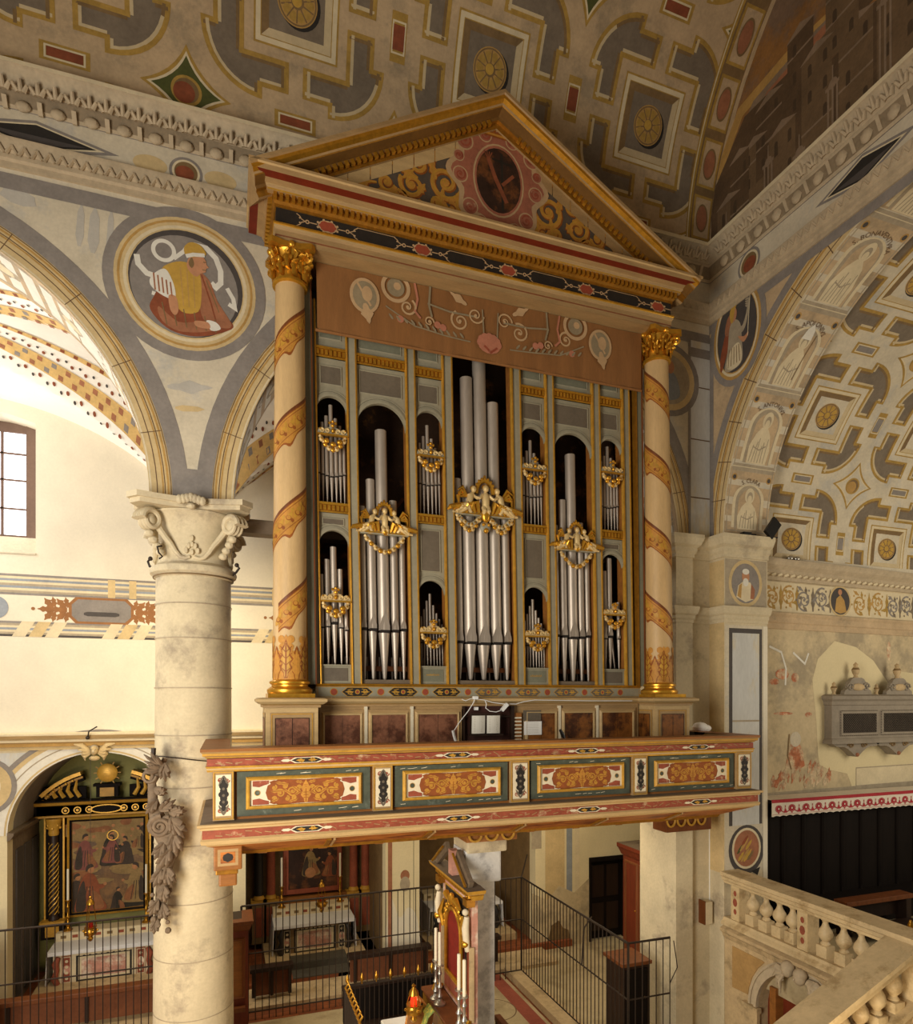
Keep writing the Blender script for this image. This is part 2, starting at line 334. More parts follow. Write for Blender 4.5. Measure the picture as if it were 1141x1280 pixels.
# ---------------------------------------------------------------- pigments and materials
M = MATS
def mk(s):
    for ln in s.strip().splitlines():
        n, c, *k = ln.split()
        mat(n, c, **eval('dict(' + ','.join(k) + ')'))
mk('''
plaster #dcd2bb var=.07 scale=1.2
plaster_low #d9caa2 var=.08 scale=1.
white_vault #ece7dc var=.04 scale=1.5
stone #cabb9a var=.13 scale=1.6 bump=.12 col2='#a3947c' mix=.3
stone_joint #a3937a var=.2
stone_white #c9c6c0 var=.1 scale=5. bump=.1 col2='#a5a29e' mix=.4
sandstone #b9a078 var=.16 scale=5. bump=.1 col2='#98835f' mix=.3
fresco #b9a07d var=.16 scale=2.5 col2='#a08d70' mix=.3
fresco_pale #c9bda4 var=.14 scale=2. col2='#b8b2a4' mix=.35
fresco_grey #857d75 var=.16 scale=4.
fresco_grey_dark #4a4440 var=.16 scale=4.
fresco_ochre #b08a4c var=.18 scale=3.
fresco_ochre_pale #c6ad7d var=.14 scale=3.
fresco_gold #a5843f var=.22 scale=5.
fresco_brown #7c6340 var=.2 scale=4.
fresco_hi #c4b18b var=.1 scale=4.
rib_yellow #cdab6c var=.15 scale=6.
leaf_brown #916238 var=.15 scale=6.
coffer_grey #776a59 var=.18 scale=4.
fresco_cream #d3c3a0 var=.1 scale=4.
fresco_red #85472c var=.2 scale=6.
fresco_reddish #9a6547 var=.2 scale=5.
fresco_green #4f5227 var=.2 scale=5.
fresco_blue #8a8f94 var=.16 scale=4.
fresco_yellow #b8923f var=.15 scale=6.
fresco_white #d9d4c6 var=.08 scale=6.
fresco_skin #b98460 var=.12 scale=8.
fresco_black #2a2622 var=.2
fresco_smear #b3ada1 var=.1 scale=4.
fresco_mid #a3957d var=.16 scale=5.
fresco_line #6a5238 var=.2
town_dark #594530 var=.25 scale=3.
town_mid #6b553c var=.2 scale=3.
town_light #85705a var=.2 scale=3.
town_window #4a3a29 var=.2
town_sky #8f6536 var=.25 scale=1.5 col2='#77604c' mix=.5
old_fresco #c4b18c var=.16 scale=1.6 col2='#a39478' mix=.55 fine=14.
old_red #b06a45 var=.3 scale=6. col2='#c9b391' mix=.6
plaster_patch #d6c69c var=.06 scale=1.
carved_stone #b3a184 var=.15 scale=6.
terracotta_plain #6f4024 var=.2 scale=3.
marble_pale #c3c2bc var=.12 scale=1.2 col2='#c9b277' mix=.35 stretch=(1,1,.35)
marble_pink #b98573 var=.22 scale=5. col2='#d6c3ae' mix=.45
marble_red #8f4a34 var=.2 scale=4.
marble_black #26221f var=.2 rough=.4
wood_dark #2a1a10 var=.3 scale=2. stretch=(8,8,1) rough=.5
wood_black #150e09 var=.3 scale=2. stretch=(8,8,1) rough=.75 spec=.15
wood_red #6a2a14 var=.25 scale=2. stretch=(6,6,1) rough=.5
wood_mid #6e3d1c var=.25 scale=2. stretch=(6,6,1) rough=.5
wood_warm #8a5726 var=.25 scale=2. stretch=(1,6,6) rough=.5
wood_grey #6f5f4c var=.25 scale=2. stretch=(1,6,6)
cream_paint #bb9d6c var=.16 scale=2. stretch=(1,5,5) rough=.55
tan_paint #a08156 var=.18 scale=2. stretch=(1,5,5) rough=.55
cream_white #d8cbae var=.1 scale=6. rough=.6
column_paint #c0a070 var=.12 scale=2.5 rough=.5 stretch=(3,3,.5)
gilt #d09a34 var=.2 scale=8. rough=.32 metal=.75
gilt_dark #9a6a22 var=.25 scale=8. rough=.42 metal=.55
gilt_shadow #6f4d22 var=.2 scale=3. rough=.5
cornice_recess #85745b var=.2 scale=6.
gilt_paint #b58730 var=.2 scale=8. rough=.5
gilt_pale #cdb27c var=.15 scale=12. rough=.5 metal=.25
ochre_paint #b67f33 var=.2 scale=9. rough=.6
ochre_shade #8a4c18 var=.2 scale=9. rough=.6
red_soffit #6e2410 var=.2 scale=3. rough=.5
red_paint #8f4731 var=.22 scale=9. rough=.6 col2='#b99a77' mix=.18
red_flat #94442d var=.15 rough=.6
black_paint #27221d var=.25 scale=8. rough=.6
grey_paint #8f8872 var=.12 scale=3. rough=.6
grey_panel #655a4b var=.16 scale=3. rough=.65
grey_dim #75735f var=.14 scale=3. rough=.6
green_paint #4a4f42 var=.25 scale=5. rough=.6 col2='#6f7568' mix=.12
burl #84563e var=.3 scale=6. rough=.5 col2='#55301f' mix=.5
burl_warm #85501f var=.3 scale=4. rough=.5 col2='#45230d' mix=.5
soffit_paint #a8652a var=.3 scale=2.5 rough=.5 col2='#6a2f12' mix=.5 stretch=(1,4,4)
pipe_tin #aca092 var=.13 scale=6. rough=.45 metal=.55 stretch=(1,1,.25)
pipe_dull #857a6f var=.14 scale=6. rough=.45 metal=.6 stretch=(1,1,.25)
pipe_dark #1c1511 var=.2
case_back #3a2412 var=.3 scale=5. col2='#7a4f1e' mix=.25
canvas #85592f var=.14 scale=1.5 rough=.85 stretch=(5,5,.6)
rinceau_ground #54483c var=.2 scale=5.
canvas_grey #8a7a5e var=.15
canvas_pink #ae6f55 var=.15
canvas_cream #b5946c var=.12
pink_paint #9a5d45 var=.18 scale=6.
painting_dark #33211a var=.4 scale=4. rough=.45 col2='#6a3f22' mix=.35
painting_brown #5d452c var=.3 scale=3. rough=.45 col2='#7d5a33' mix=.5
paint_flesh #a8744c var=.2 scale=9.
paint_rust #84482c var=.2 scale=7.
paint_rose #7f4b41 var=.2 scale=7.
paint_cloud #8d7348 var=.25 scale=6.
gilt_bright #d0a040 var=.2 scale=8. rough=.4 metal=.3
paint_shadow #40342a var=.25 scale=6.
paint_warm #8a5a38 var=.25 scale=6.
paint_dusk #2f2a20 var=.25 scale=6.
iron #352a21 var=.2 rough=.55 metal=.3
brass #b8862f var=.15 rough=.3 metal=.85
silver #b5b0a6 var=.15 rough=.3 metal=.8
olive #8d8850 var=.12 scale=2.
wood_frame #6b5548 var=.15
wood_recess #3c1f17 var=.25 scale=2. stretch=(6,6,1)
grey_gilt #8f8b78 var=.2 scale=12. rough=.5 col2='#c2983f' mix=.3
red_ground #8a4a20 var=.2 scale=6.
velvet #7a1f14 var=.2 scale=8.
marble_cream #c9b288 var=.12 scale=4. rough=.5 col2='#a88f66' mix=.35
tan_panel #a5824f var=.15 scale=5.
linen #d9d7d6 var=.05 rough=.9
linen_white #f2efe8 var=.03 rough=.9
wax #e8dec4 var=.04 rough=.6
paper #d8d3c5 var=.05 rough=.9
plastic_white #e4e2dc var=.03 rough=.5
plastic_black #1a1817 var=.1 rough=.4
carved_wood #75634f var=.25 scale=9. bump=.25
mesh_dark #4c4237 var=.2
chest_grey #8b8070 var=.15 scale=4.
lace_red #a52a32 var=.12
lace_white #d8ccb8 var=.08
brocade_green #7e8f4a var=.25 scale=30. col2='#c9b64a' mix=.5
brocade_orange #c77a2c var=.25 scale=30. col2='#d8c38a' mix=.4
floor_stone #b3a17d var=.14 scale=2. rough=.5 col2='#9c8a68' mix=.4
floor_red #8f4a38 var=.2 scale=3.
carpet_grey #4a4438 var=.2 scale=9.
''')
mat('day_glass', '#eef3fa', rough=.1, var=0., emit='#f2f6ff', estr=3.2)
mat('red_glass_dim', '#8a1a12', rough=.15, var=0.)
mat('red_glass', '#c01f12', rough=.2, var=0., emit='#ff3010', estr=1.6)
mat('flame', '#ffb060', var=0., emit='#ffb050', estr=6.)
brick_mat('terracotta', '#8c4e2b', '#7a4226', '#6a3d25', .3, .15, rough=.55)
brick_mat('stone_course', '#c3b598', '#bcae91', '#a08f75', 40., .74, off=0., rough=.8, rot=(radians(90), 0, 0), msize=.012)

# ================================================================ THE SETTING
# ---- floor
P = Paint()
P.rect(3.9, 5.35, 3., 12.25, M['floor_stone'], 1)
P.rect(5.0, 5.28, 3., 12.25, M['floor_red'], 2)
for yy in (10.9, 8.4): P.ring(4.6, yy, .40, .42, M['fresco_line'], 2); P.ring(4.6, yy, .03, .04, M['fresco_line'], 2)
mb = MB(); mb.box(-9, 5.7, -1, 16, -.2, 0, 'terracotta'); mb.box(5.7, 12, 3, 16, -.2, 0, 'floor_stone')
mb.box(-.5, 3.85, 4, 11.9, -.1, .004, 'floor_stone')
mb.paint(P, XY(.006)); mb.box(5.4, 5.76, 5, 12.25, 0, .14, 'sandstone')
struct(mb, 'floor')
mb = MB(); mb.box(7.95, 15, .7, 9.2, 1.2, 1.75, 'floor_stone'); struct(mb, 'floor_chancel')
mb = MB()
for k in range(3): mb.box(-5.9+4.0*k, -2.9+4.0*k+2.4, 13.1+.0*k, 15.4, 0, .15, 'terracotta')
mb.box(-4., 6.7, 12.3, 13.12, 0, .08, 'sandstone')
struct(mb, 'trim_chapel_step')

# ---- arcade wall with its two arches, painted
CA, ZA = ((-4.2, 3.24), (3.62, 3.57)), 8.3
def arcade_outline():
    p = [(-9., 13.2), (-9., ZA)]
    for c, R in CA: p += arcpts(c, ZA, R, 180, 0, 36)
    p += [(7.85, ZA), (7.85, 13.2)]
    return p
mb = MB(); mb.prism(arcade_outline(), 9.0, 9.9, 'fresco_pale', lambda a, b, d: (a, d, b), sides=M['fresco'])
P = Paint()
for c, RA in CA:
    P.ring(c, ZA, RA, RA+.27, M['fresco_ochre_pale'], 1, a0=.0, a1=pi, n=48)
    for r0, w, m in ((.01, .02, 'fresco_cream'), (.09, .012, 'fresco_line'), (.155, .02, 'fresco_ochre'), (.182, .012, 'fresco_line'), (.215, .025, 'fresco_ochre'), (.25, .015, 'fresco_brown')):
        P.ring(c, ZA, RA+r0, RA+r0+w, M[m], 2, a0=0, a1=pi, n=48)
    P.ring(c, ZA, RA+.27, RA+.47, M['fresco_grey'], 3, a0=0., a1=pi, n=48)
    for k in range(1, 12):
        a = pi*k/12; P.line([(c+(RA+.01)*cos(a), ZA+(RA+.01)*sin(a)), (c+(RA+.26)*cos(a), ZA+(RA+.26)*sin(a))], .01, M['fresco_line'], 3)
P.rect(-9, 7.85, 11.86, 12.05, M['fresco_grey'], 4)
def prophet(P, cx, cz, R, k):
    """painted roundel: grey ground, moulded rings, half figure in turban and mantle holding a winding scroll"""
    P.disc(cx, cz, R, M['fresco_grey'], k, n=44); P.disc(cx, cz, R*.87, M['fresco_ochre_pale'], k+1, n=44)
    P.ring(cx, cz, R*.80, R*.83, M['fresco_ochre'], k+2); P.ring(cx, cz, R*.72, R*.76, M['fresco_cream'], k+2)
    P.disc(cx, cz, R*.70, M['fresco_grey_dark'], k+3, n=44); P.disc(cx-.02*R, cz-.035*R, R*.66, M['fresco_grey'], k+4, n=44)
    q = lambda pts: sm([(cx+a*R, cz+b*R) for a, b in pts]); l = lambda pts: [(cx+a*R, cz+b*R) for a, b in pts]
    RD, RR_, YL, WH, SK, BR = M['fresco_red'], M['fresco_reddish'], M['fresco_yellow'], M['fresco_white'], M['fresco_skin'], M['fresco_brown']
    P.line(l([(-.6, .26), (-.58, .14), (-.48, .04), (-.34, .02), (-.2, .1)]), .07*R, WH, k+5); P.ring(cx-.28*R, cz+.38*R, .10*R, .15*R, WH, k+5); P.line(l([(-.16, .3), (-.04, .42), (.02, .52)]), .05*R, WH, k+5)
    P.line(l([(.08, .54), (.24, .53), (.36, .42), (.42, .26), (.42, .1), (.36, .03), (.3, .08)]), .07*R, WH, k+5); P.line(l([(.5, .05), (.58, -.08), (.6, -.2), (.52, -.16)]), .055*R, WH, k+5); P.line(l([(-.42, -.2), (-.3, -.22), (-.2, -.36)]), .05*R, WH, k+5)
    P.poly(q([(-.4, -.25), (-.3, -.1), (-.1, -.2), (.2, -.1), (.42, -.28), (.58, -.44), (.48, -.54), (.25, -.64), (.0, -.68), (-.25, -.62), (-.44, -.42)]), RD, k+6)
    P.poly(q([(.12, .2), (.28, .1), (.38, -.15), (.56, -.44), (.4, -.5), (.2, -.42), (.14, -.1)]), RR_, k+7)
    P.poly(q([(-.3, .14), (-.12, .27), (.06, .27), (.16, .16), (.18, -.1), (.14, -.34), (-.06, -.38), (-.18, -.2), (-.2, .0)]), YL, k+8)
    P.poly(q([(-.28, .14), (-.42, .02), (-.44, -.1), (-.32, -.2), (-.16, -.24), (-.14, -.12), (-.2, .06)]), WH, k+9)
    for t in range(5): P.line(l([(-.4+.05*t, .06-.02*t), (-.38+.05*t, -.16-.01*t)]), .018*R, RR_, k+10)
    P.poly(q([(-.22, -.2), (-.13, -.2), (-.1, -.36), (-.14, -.44), (-.2, -.38)]), SK, k+10)
    P.poly(q([(-.34, -.36), (-.1, -.52), (.2, -.46), (.4, -.5), (.2, -.6), (-.1, -.64), (-.3, -.54)]), RR_, k+8); P.poly(q([(.24, -.44), (.36, -.44), (.42, -.52), (.3, -.56)]), WH, k+10); P.poly(q([(.1, -.47), (.26, -.46), (.28, -.54), (.12, -.54)]), SK, k+10)
    for t in range(6): P.line(l([(-.3+.13*t, -.3-.02*t), (-.24+.12*t, -.58)]), .014*R, BR, k+9)
    for t in range(3): P.line(l([(-.08+.08*t, .2), (-.04+.07*t, -.3)]), .014*R, M['fresco_ochre'], k+9)
    P.line(l([(.18, .16), (.3, -.2), (.36, -.42)]), .02*R, RD, k+8); P.line(l([(.24, .1), (.4, -.3)]), .014*R, BR, k+8)
    P.poly(q([(.0, .24), (.02, .34), (.08, .41), (.18, .41), (.23, .36), (.245, .3), (.27, .27), (.24, .25), (.23, .2), (.17, .17), (.12, .12), (.04, .16)]), SK, k+11)
    P.line(l([(.2, .33), (.235, .33)]), .012*R, BR, k+12); P.line(l([(.19, .225), (.235, .225)]), .01*R, BR, k+12); P.poly(q([(.06, .36), (.09, .28), (.06, .22), (.02, .28)]), BR, k+12)
    P.poly(q([(-.02, .38), (-.03, .48), (.05, .56), (.17, .54), (.24, .44), (.16, .4), (.06, .36)]), YL, k+13); P.line(l([(-.01, .36), (.08, .4), (.22, .42)]), .05*R, WH, k+14)
prophet(P, -.52, 11.14, .98, 5)
# veined grey marbling beside the roundel
for x0, z0, w, h in ((-1.75, 11.35, .07, .55), (-1.6, 11.3, .1, .6), (-1.42, 11.3, .06, .62), (-2.4, 11.7, .3, .2)): P.leaf(x0, z0, x0+.03, z0+h, w*.8, M['fresco_smear'], 2, 1)
P.leaf(-.75, 9.78, -.2, 9.85, .07, M['fresco_smear'], 2, 2); P.leaf(-.66, 9.52, -.3, 9.55, .05, M['fresco_ochre_pale'], 2, 1)
P.poly([(-.55, 8.3), (-.35, 8.3), (-.3, 8.75), (-.6, 8.75)], M['fresco_grey'], 4)
# end pilaster, painted as slabs of marble, and the half hidden roundel by it
P.rect(7.42, 7.85, 8.3, 11.9, M['marble_pale'], 5)
for z0 in (9.2, 10.2, 11.1): P.rect(7.42, 7.85, z0, z0+.02, M['fresco_line'], 6)
P.rect(7.40, 7.45, 8.3, 11.9, M['fresco_grey'], 6); P.rect(7.42, 7.85, 11.62, 11.78, M['fresco_grey'], 6)
P.disc(7.0, 11.15, .62, M['fresco_grey'], 6); P.disc(7.0, 11.15, .52, M['fresco_ochre_pale'], 7); P.disc(7.0, 11.15, .42, M['fresco_mid'], 8); P.poly(sm([(6.8, 10.9), (6.85, 11.2), (7.0, 11.3), (7.15, 11.2), (7.22, 10.9), (7., 10.8)]), M['fresco_blue'], 9); P.disc(7.02, 11.36, .08, M['fresco_skin'], 10, ry=.11)
mb.paint(P, XZ(9.0))
# painted strip of candelabra work on the soffit of each arch
for c, RA in CA:
    P = Paint()
    for side in (0,):
        P.rect(.08, .82, .15, RA*pi-.15, M['fresco_white'], 1); P.frame(.1, .8, .2, RA*pi-.2, .03, M['fresco_mid'], 2)
        k = 0; s0 = .4
        while s0 < RA*pi-.6:
            P.disc(.45, s0+.25, .14, M['fresco_mid'], 2, ry=.22); P.disc(.45, s0+.25, .09, M['fresco_cream'], 3, ry=.15)
            P.spiral(.28, s0+.62, .1, 0, 1.2, M['fresco_mid'], 2, .03); P.spiral(.62, s0+.62, .1, pi, 1.2, M['fresco_mid'], 2, .03, -1)
            s0 += .95
    P.refine(.25)
    mb.paint(P, lambda a, b, d, c=c, RA=RA: (c+(RA-d)*cos(b/RA), 9.0+a, ZA+(RA-d)*sin(b/RA)))
struct(mb, 'wall_arcade')

# ---- pier at the chancel corner
PIER = [(7.07, 9.9), (7.07, 8.9), (7.41, 8.9), (7.47, 9.0), (7.85, 9.0), (7.85, 8.65), (8.78, 8.65), (8.78, 9.9)]
mb = MB(); mb.prism(PIER, 0, 8.5, 'stone', lambda a, b, d: (a, b, d))
IMP = [(0, 0), (.03, .0), (.03, .06), (.07, .1), (.07, .16), (.13, .2), (.18, .3), (.18, .36), (.0, .36)]
mb.mould(PIER[:-1], [(o, 8.14+h) for o, h in IMP], 'stone', side=1)
mb.mould(PIER[:-1], [(o*.6, 7.04+h*.75) for o, h in IMP], 'stone', side=1)
P = Paint()
P.rect(7.87, 8.76, 2.8, 7.0, M['fresco_pale'], 1); P.rect(7.95, 8.66, 3.6, 6.95, M['fresco_grey_dark'], 2); P.rect(8.02, 8.6, 3.6, 6.87, M['marble_pale'], 3)
P.rect(8.02, 8.6, 5.36, 5.39, M['fresco_mid'], 4); P.rect(8.02, 8.6, 4.1, 4.13, M['fresco_mid'], 4)
P.rect(7.87, 8.76, 7.32, 8.12, M['fresco_mid'], 2)
P.disc(8.3, 7.72, .36, M['fresco_ochre_pale'], 3, ry=.4); P.disc(8.3, 7.72, .30, M['fresco_grey'], 4, ry=.34)
P.poly([(8.1, 7.48), (8.14, 7.68), (8.26, 7.76), (8.4, 7.74), (8.5, 7.6), (8.48, 7.46), (8.3, 7.4)], M['fresco_cream'], 5); P.poly([(8.12, 7.5), (8.16, 7.68), (8.22, 7.72), (8.2, 7.46)], M['fresco_ochre'], 6)
P.poly([(8.4, 7.46), (8.42, 7.72), (8.5, 7.62), (8.48, 7.46)], M['fresco_reddish'], 6); P.disc(8.3, 7.84, .08, M['fresco_skin'], 6, ry=.11); P.disc(8.3, 7.92, .075, M['fresco_white'], 7, ry=.05); P.disc(8.3, 7.74, .06, M['fresco_white'], 7, ry=.07)
P.disc(8.32, 3.18, .38, M['fresco_grey_dark'], 3, ry=.42); P.disc(8.32, 3.2, .31, M['fresco_cream'], 4, ry=.35); P.disc(8.32, 3.2, .27, M['fresco_reddish'], 5, ry=.31)
for k, (x0, z0, L, m) in enumerate(((8.14, 3.0, .2, 'fresco_yellow'), (8.2, 2.98, .3, 'fresco_ochre'), (8.12, 3.12, .3, 'fresco_green'), (8.26, 2.98, .28, 'fresco_yellow'), (8.18, 3.16, .3, 'fresco_ochre'), (8.34, 3.0, .22, 'fresco_brown'), (8.3, 3.18, .22, 'fresco_yellow'), (8.22, 3.26, .22, 'fresco_red'))): P.leaf(x0, z0, x0+L*.62, z0+L*.75, .035, M[m], 6, 1)
P.poly([(8.05, 2.85), (8.15, 2.72), (8.3, 2.78), (8.2, 2.86)], M['fresco_black'], 3); P.poly([(8.42, 2.8), (8.56, 2.72), (8.62, 2.86)], M['fresco_black'], 3)
P.rect(8.68, 8.78, 1.8, 7.0, M['plaster'], 4)
mb.paint(P, XZ(8.65))
P = Paint(); P.rect(8.65, 9.0, 2.8, 8.1, M['fresco_ochre_pale'], 1); mb.paint(P, YZ(7.85))
struct(mb, 'wall_pier')

# ---- wall of the chancel arch (it closes the nave), lunette painted with a town
AC = (4.85, 8.5); RCH = 3.8; VC = (4.85, 13.4); RV = 4.15
pl = [(9.0, 8.5)]+[(VC[0]+RV*cos(radians(a)), VC[1]+RV*sin(radians(a))) for a in range(0, 181, 5)]+[(.7, 8.5)]+arcpts(AC[0], AC[1], RCH, 180, 0, 40)
mb = MB(); mb.prism(pl, 7.85, 8.78, 'fresco', lambda a, b, d: (d, a, b))
P = Paint()
P.ring(AC[0], AC[1], RCH, RCH+.36, M['fresco_ochre_pale'], 1, a0=0, a1=pi, n=48)
for r0, w, m in ((0, .03, 'fresco_cream'), (.1, .016, 'fresco_line'), (.19, .04, 'fresco_ochre'), (.24, .016, 'fresco_line'), (.3, .04, 'fresco_ochre')):
    P.ring(AC[0], AC[1], RCH+r0, RCH+r0+w, M[m], 2, a0=0, a1=pi, n=48)
for k in range(1, 10):
    a = pi*k/20; P.line([(AC[0]+(RCH+.02)*cos(a), AC[1]+(RCH+.02)*sin(a)), (AC[0]+(RCH+.34)*cos(a), AC[1]+(RCH+.34)*sin(a))], .014, M['fresco_line'], 3)
P.ring(AC[0], AC[1], RCH+.36, RCH+.5, M['fresco_grey'], 3, a0=0, a1=pi/2, n=48)
P.rect(8.9, 9.0, 8.5, 12.0, M['fresco_grey'], 2); P.rect(4, 9.0, 12.06, 12.22, M['fresco_grey'], 4)
# angel in the spandrel roundel
ac = at(921, 415, X=7.85); cy, cz = ac.y, ac.z
P.disc(cy, cz, .62, M['fresco_grey'], 5, ry=.86); P.disc(cy, cz, .52, M['fresco_ochre'], 6, ry=.76); P.ring(cy, cz, .44, .47, M['fresco_cream'], 7, k=1.5); P.disc(cy, cz, .43, M['fresco_grey_dark'], 8, ry=.64)
g = lambda pts: sm([(cy-a*.43, cz+b*.64) for a, b in pts]); gl = lambda pts: [(cy-a*.43, cz+b*.64) for a, b in pts]
P.poly(g([(-.4, .3), (-.62, .05), (-.85, -.45), (-.8, -.8), (-.55, -.5), (-.35, -.15)]), M['fresco_red'], 9); P.poly(g([(-.5, .45), (-.3, .55), (-.15, .25), (-.4, .05), (-.6, .15)]), M['fresco_reddish'], 9)
P.poly(g([(-.35, .2), (-.1, .35), (.2, .15), (.28, -.3), (.3, -.8), (-.1, -.92), (-.6, -.82), (-.45, -.35)]), M['fresco_mid'], 10); P.poly(g([(-.3, -.4), (.1, -.3), (.28, -.6), (.2, -.86), (-.2, -.9), (-.5, -.75)]), M['fresco_cream'], 11)
for t in range(5): P.line(gl([(-.35+.12*t, -.35), (-.42+.15*t, -.8)]), .014, M['fresco_brown'], 12)
P.poly(g([(.05, .15), (.3, .05), (.5, .3), (.6, .6), (.66, .58), (.58, .2), (.42, -.06), (.2, -.1)]), M['fresco_mid'], 12); P.poly(g([(.1, -.15), (.4, -.25), (.6, -.2), (.58, -.3), (.35, -.38)]), M['fresco_skin'], 12)
P.disc(cy+.06, cz+.31, .075, M['fresco_skin'], 13, ry=.12); P.poly(g([(-.28, .35), (-.32, .6), (-.15, .75), (.02, .68), (-.06, .58), (-.17, .3)]), M['fresco_yellow'], 14)
P.line(gl([(.58, -.3), (.62, .1), (.7, .75)]), .014, M['fresco_cream'], 14)
for t in range(6): P.leaf(*gl([(.66, .4+.07*t), (.5+.05*(t % 3), .55+.06*t)])[0], *gl([(.45, .5+.05*t)])[0], .02, M['fresco_mid'], 13, 1)
# town: sky, massed houses, towers, arcades
sky = [(4.85+4.05*cos(radians(a)), 13.4+4.05*sin(radians(a))) for a in range(0, 95, 5)]+[(4.3, 13.1), (8.9, 13.1)]
P.poly(sky, M['town_sky'], 1)
tz = lambda u, v: (lambda p: (p.y, p.z))(at(u, v, X=7.84))
for k, (m, w) in enumerate((('fresco_ochre', .2), ('town_light', .16), ('fresco_reddish', .22), ('town_mid', .2))):
    P.line([tz(895+14*k, 225-9*k), tz(925+18*k, 140-10*k), tz(985+20*k, 70-12*k), tz(1060+20*k, 0-16*k)], w, M[m], 2)
sk = [tz(888, 300), tz(889, 245), tz(912, 190), tz(930, 146), tz(958, 118), tz(985, 90), tz(1010, 84), tz(1033, 52), tz(1062, 40), tz(1085, 6), tz(1120, -14), tz(1200, -60)]
P.poly([(8.9, 13.1)]+sk+[(4.2, 13.1)], M['town_dark'], 3)
rnd = random.Random(3)
def house(x, z, w, h, m, l):
    P.rect(x, x+w, z, z+h, M[m], l); P.poly([(x-.03, z+h), (x+w+.03, z+h), (x+w/2, z+h+.13)], M['town_light'], l+1)
    nx, nz = max(2, int(w/.2)), max(1, int(h/.34))
    for i in range(nx):
        for j in range(nz):
            a = x+w*(i+.3)/nx; c = z+h*(j+.3)/nz; (P.rect(a, a+w*.26/nx, c, c+h*.36/nz, M['town_window'], l+1), P.disc(a+w*.13/nx, c+h*.36/nz, w*.13/nx, M['town_window'], l+1, n=8)) if (i*3+j*5+int(x*9)) % 4 else P.line([(x, c), (x+w, c)], .03, M['town_light'], l+1)
for x, z, w, h, m in ((8.3, 13.05, .5, 1.0, 'town_mid'), (7.75, 13.05, .5, 1.5, 'town_mid'), (8.1, 13.6, .4, 1.0, 'town_dark'), (7.2, 13.05, .5, 1.3, 'town_mid'), (7.45, 13.9, .5, 1.1, 'town_dark'), (6.6, 13.05, .5, 1.9, 'town_mid'), (6.9, 14.3, .45, 1.2, 'town_dark'), (6.0, 13.05, .5, 1.7, 'town_mid'), (6.2, 14.6, .5, 1.1, 'town_mid'), (5.4, 13.05, .55, 2.2, 'town_mid'), (5.7, 14.8, .5, 1.2, 'town_dark'), (4.8, 13.05, .5, 2.6, 'town_mid')): house(x, z, w, h, m, 4+int(x*7) % 3)
for x0, z0, h in ((8.5, 13.1, .5), (7.62, 13.1, .9), (7.05, 13.1, .6), (6.5, 13.3, .9), (5.75, 13.5, 1.1), (5.2, 13.6, 1.2)):
    for q in range(3): P.rect(x0+q*.07, x0+q*.07+.03, z0, z0+h, M['town_light'], 9)
    P.rect(x0-.02, x0+.2, z0+h, z0+h+.05, M['town_light'], 9); P.disc(x0+.085, z0+h+.05, .07, M['town_light'], 8, n=12); P.line([(x0+.085, z0+h+.1), (x0+.085, z0+h+.3)], .02, M['town_light'], 9)
mb.paint(P, YZ(7.85))
# soffit of the arch: saints in niches
ANG = [1, 17.3, 35.3, 53.2, 71.9, 90]
P = Paint(); RR = RCH
P.rect(0, .93, 0, RR*pi/2, M['fresco_pale'], 1)
names = ['S. CLARA', 'S. ANTONIVS', 'S. APOLONIVS', 'S. BONAVENTVRA', '']
for k in range(5):
    s0, s1 = RR*radians(ANG[k]), RR*radians(ANG[k+1]); h = s1-s0; c = .465; R = .27
    P.rect(0.02, .91, s1-.05, s1+.03, M['fresco_mid'], 2); P.line([(0.02, s1), (.91, s1)], .012, M['fresco_cream'], 3)
    P.frame(.04, .89, s0+.04, s1-.06, .02, M['fresco_mid'], 2)
    zs = s1-.06-.22-R
    niche = [(c-R, s0+.07), (c+R, s0+.07)]+arcpts(c, zs, R, 0, 180, 14)
    P.poly([(c+(a-c)*1.22, b+.02) for a, b in niche], M['fresco_cream'], 3); P.poly(niche, M['fresco_mid'], 4)
    P.poly([(c-R+.05, s0+.07), (c+R-.02, s0+.07)]+arcpts(c+.02, zs-.02, R-.04, 0, 180, 14), M['fresco'], 5)
    for xx in (.1, .83): P.disc(xx, s1-.17, .055, M['fresco_ochre'], 3); P.disc(xx, s1-.17, .035, M['fresco_grey_dark'], 4)
    P.text(names[k], c, zs, .1, M['fresco_line'], 6, arc=R*1.16, squash=.9)
    # figure: mantle, hood or mitre, face, folds
    b0 = s0+.07; f = zs-b0
    P.poly([(c-.2, b0), (c-.22, b0+f*.45), (c-.14, b0+f*.8), (c-.06, b0+f*.98), (c+.06, b0+f*.98), (c+.15, b0+f*.8), (c+.22, b0+f*.4), (c+.2, b0)], M['fresco_cream'], 6)
    for q in range(6): P.line([(c-.16+.06*q, b0+.02), (c-.13+.05*q+.02*(q % 2), b0+f*(.5+.1*(q % 3)))], .014, M['fresco_mid'], 7)
    P.line([(c-.13, b0+f*.45), (c, b0+f*.38), (c+.12, b0+f*.5)], .02, M['fresco_mid'], 7)
    P.disc(c+.01, b0+f+.1, .1, M['fresco_cream'], 7, ry=.13); P.disc(c+.015, b0+f+.08, .06, M['fresco_mid'], 8, ry=.085); P.disc(c+.015, b0+f+.05, .045, M['fresco_cream'], 9, ry=.06)
    if k == 2: P.poly([(c-.09, b0+f+.12), (c-.06, b0+f+.26), (c+.01, b0+f+.34), (c+.08, b0+f+.26), (c+.1, b0+f+.12)], M['fresco_white'], 9); P.line([(c+.12, b0+f*.2), (c+.16, b0+f+.2)], .016, M['fresco_brown'], 9)
P.refine(.12)
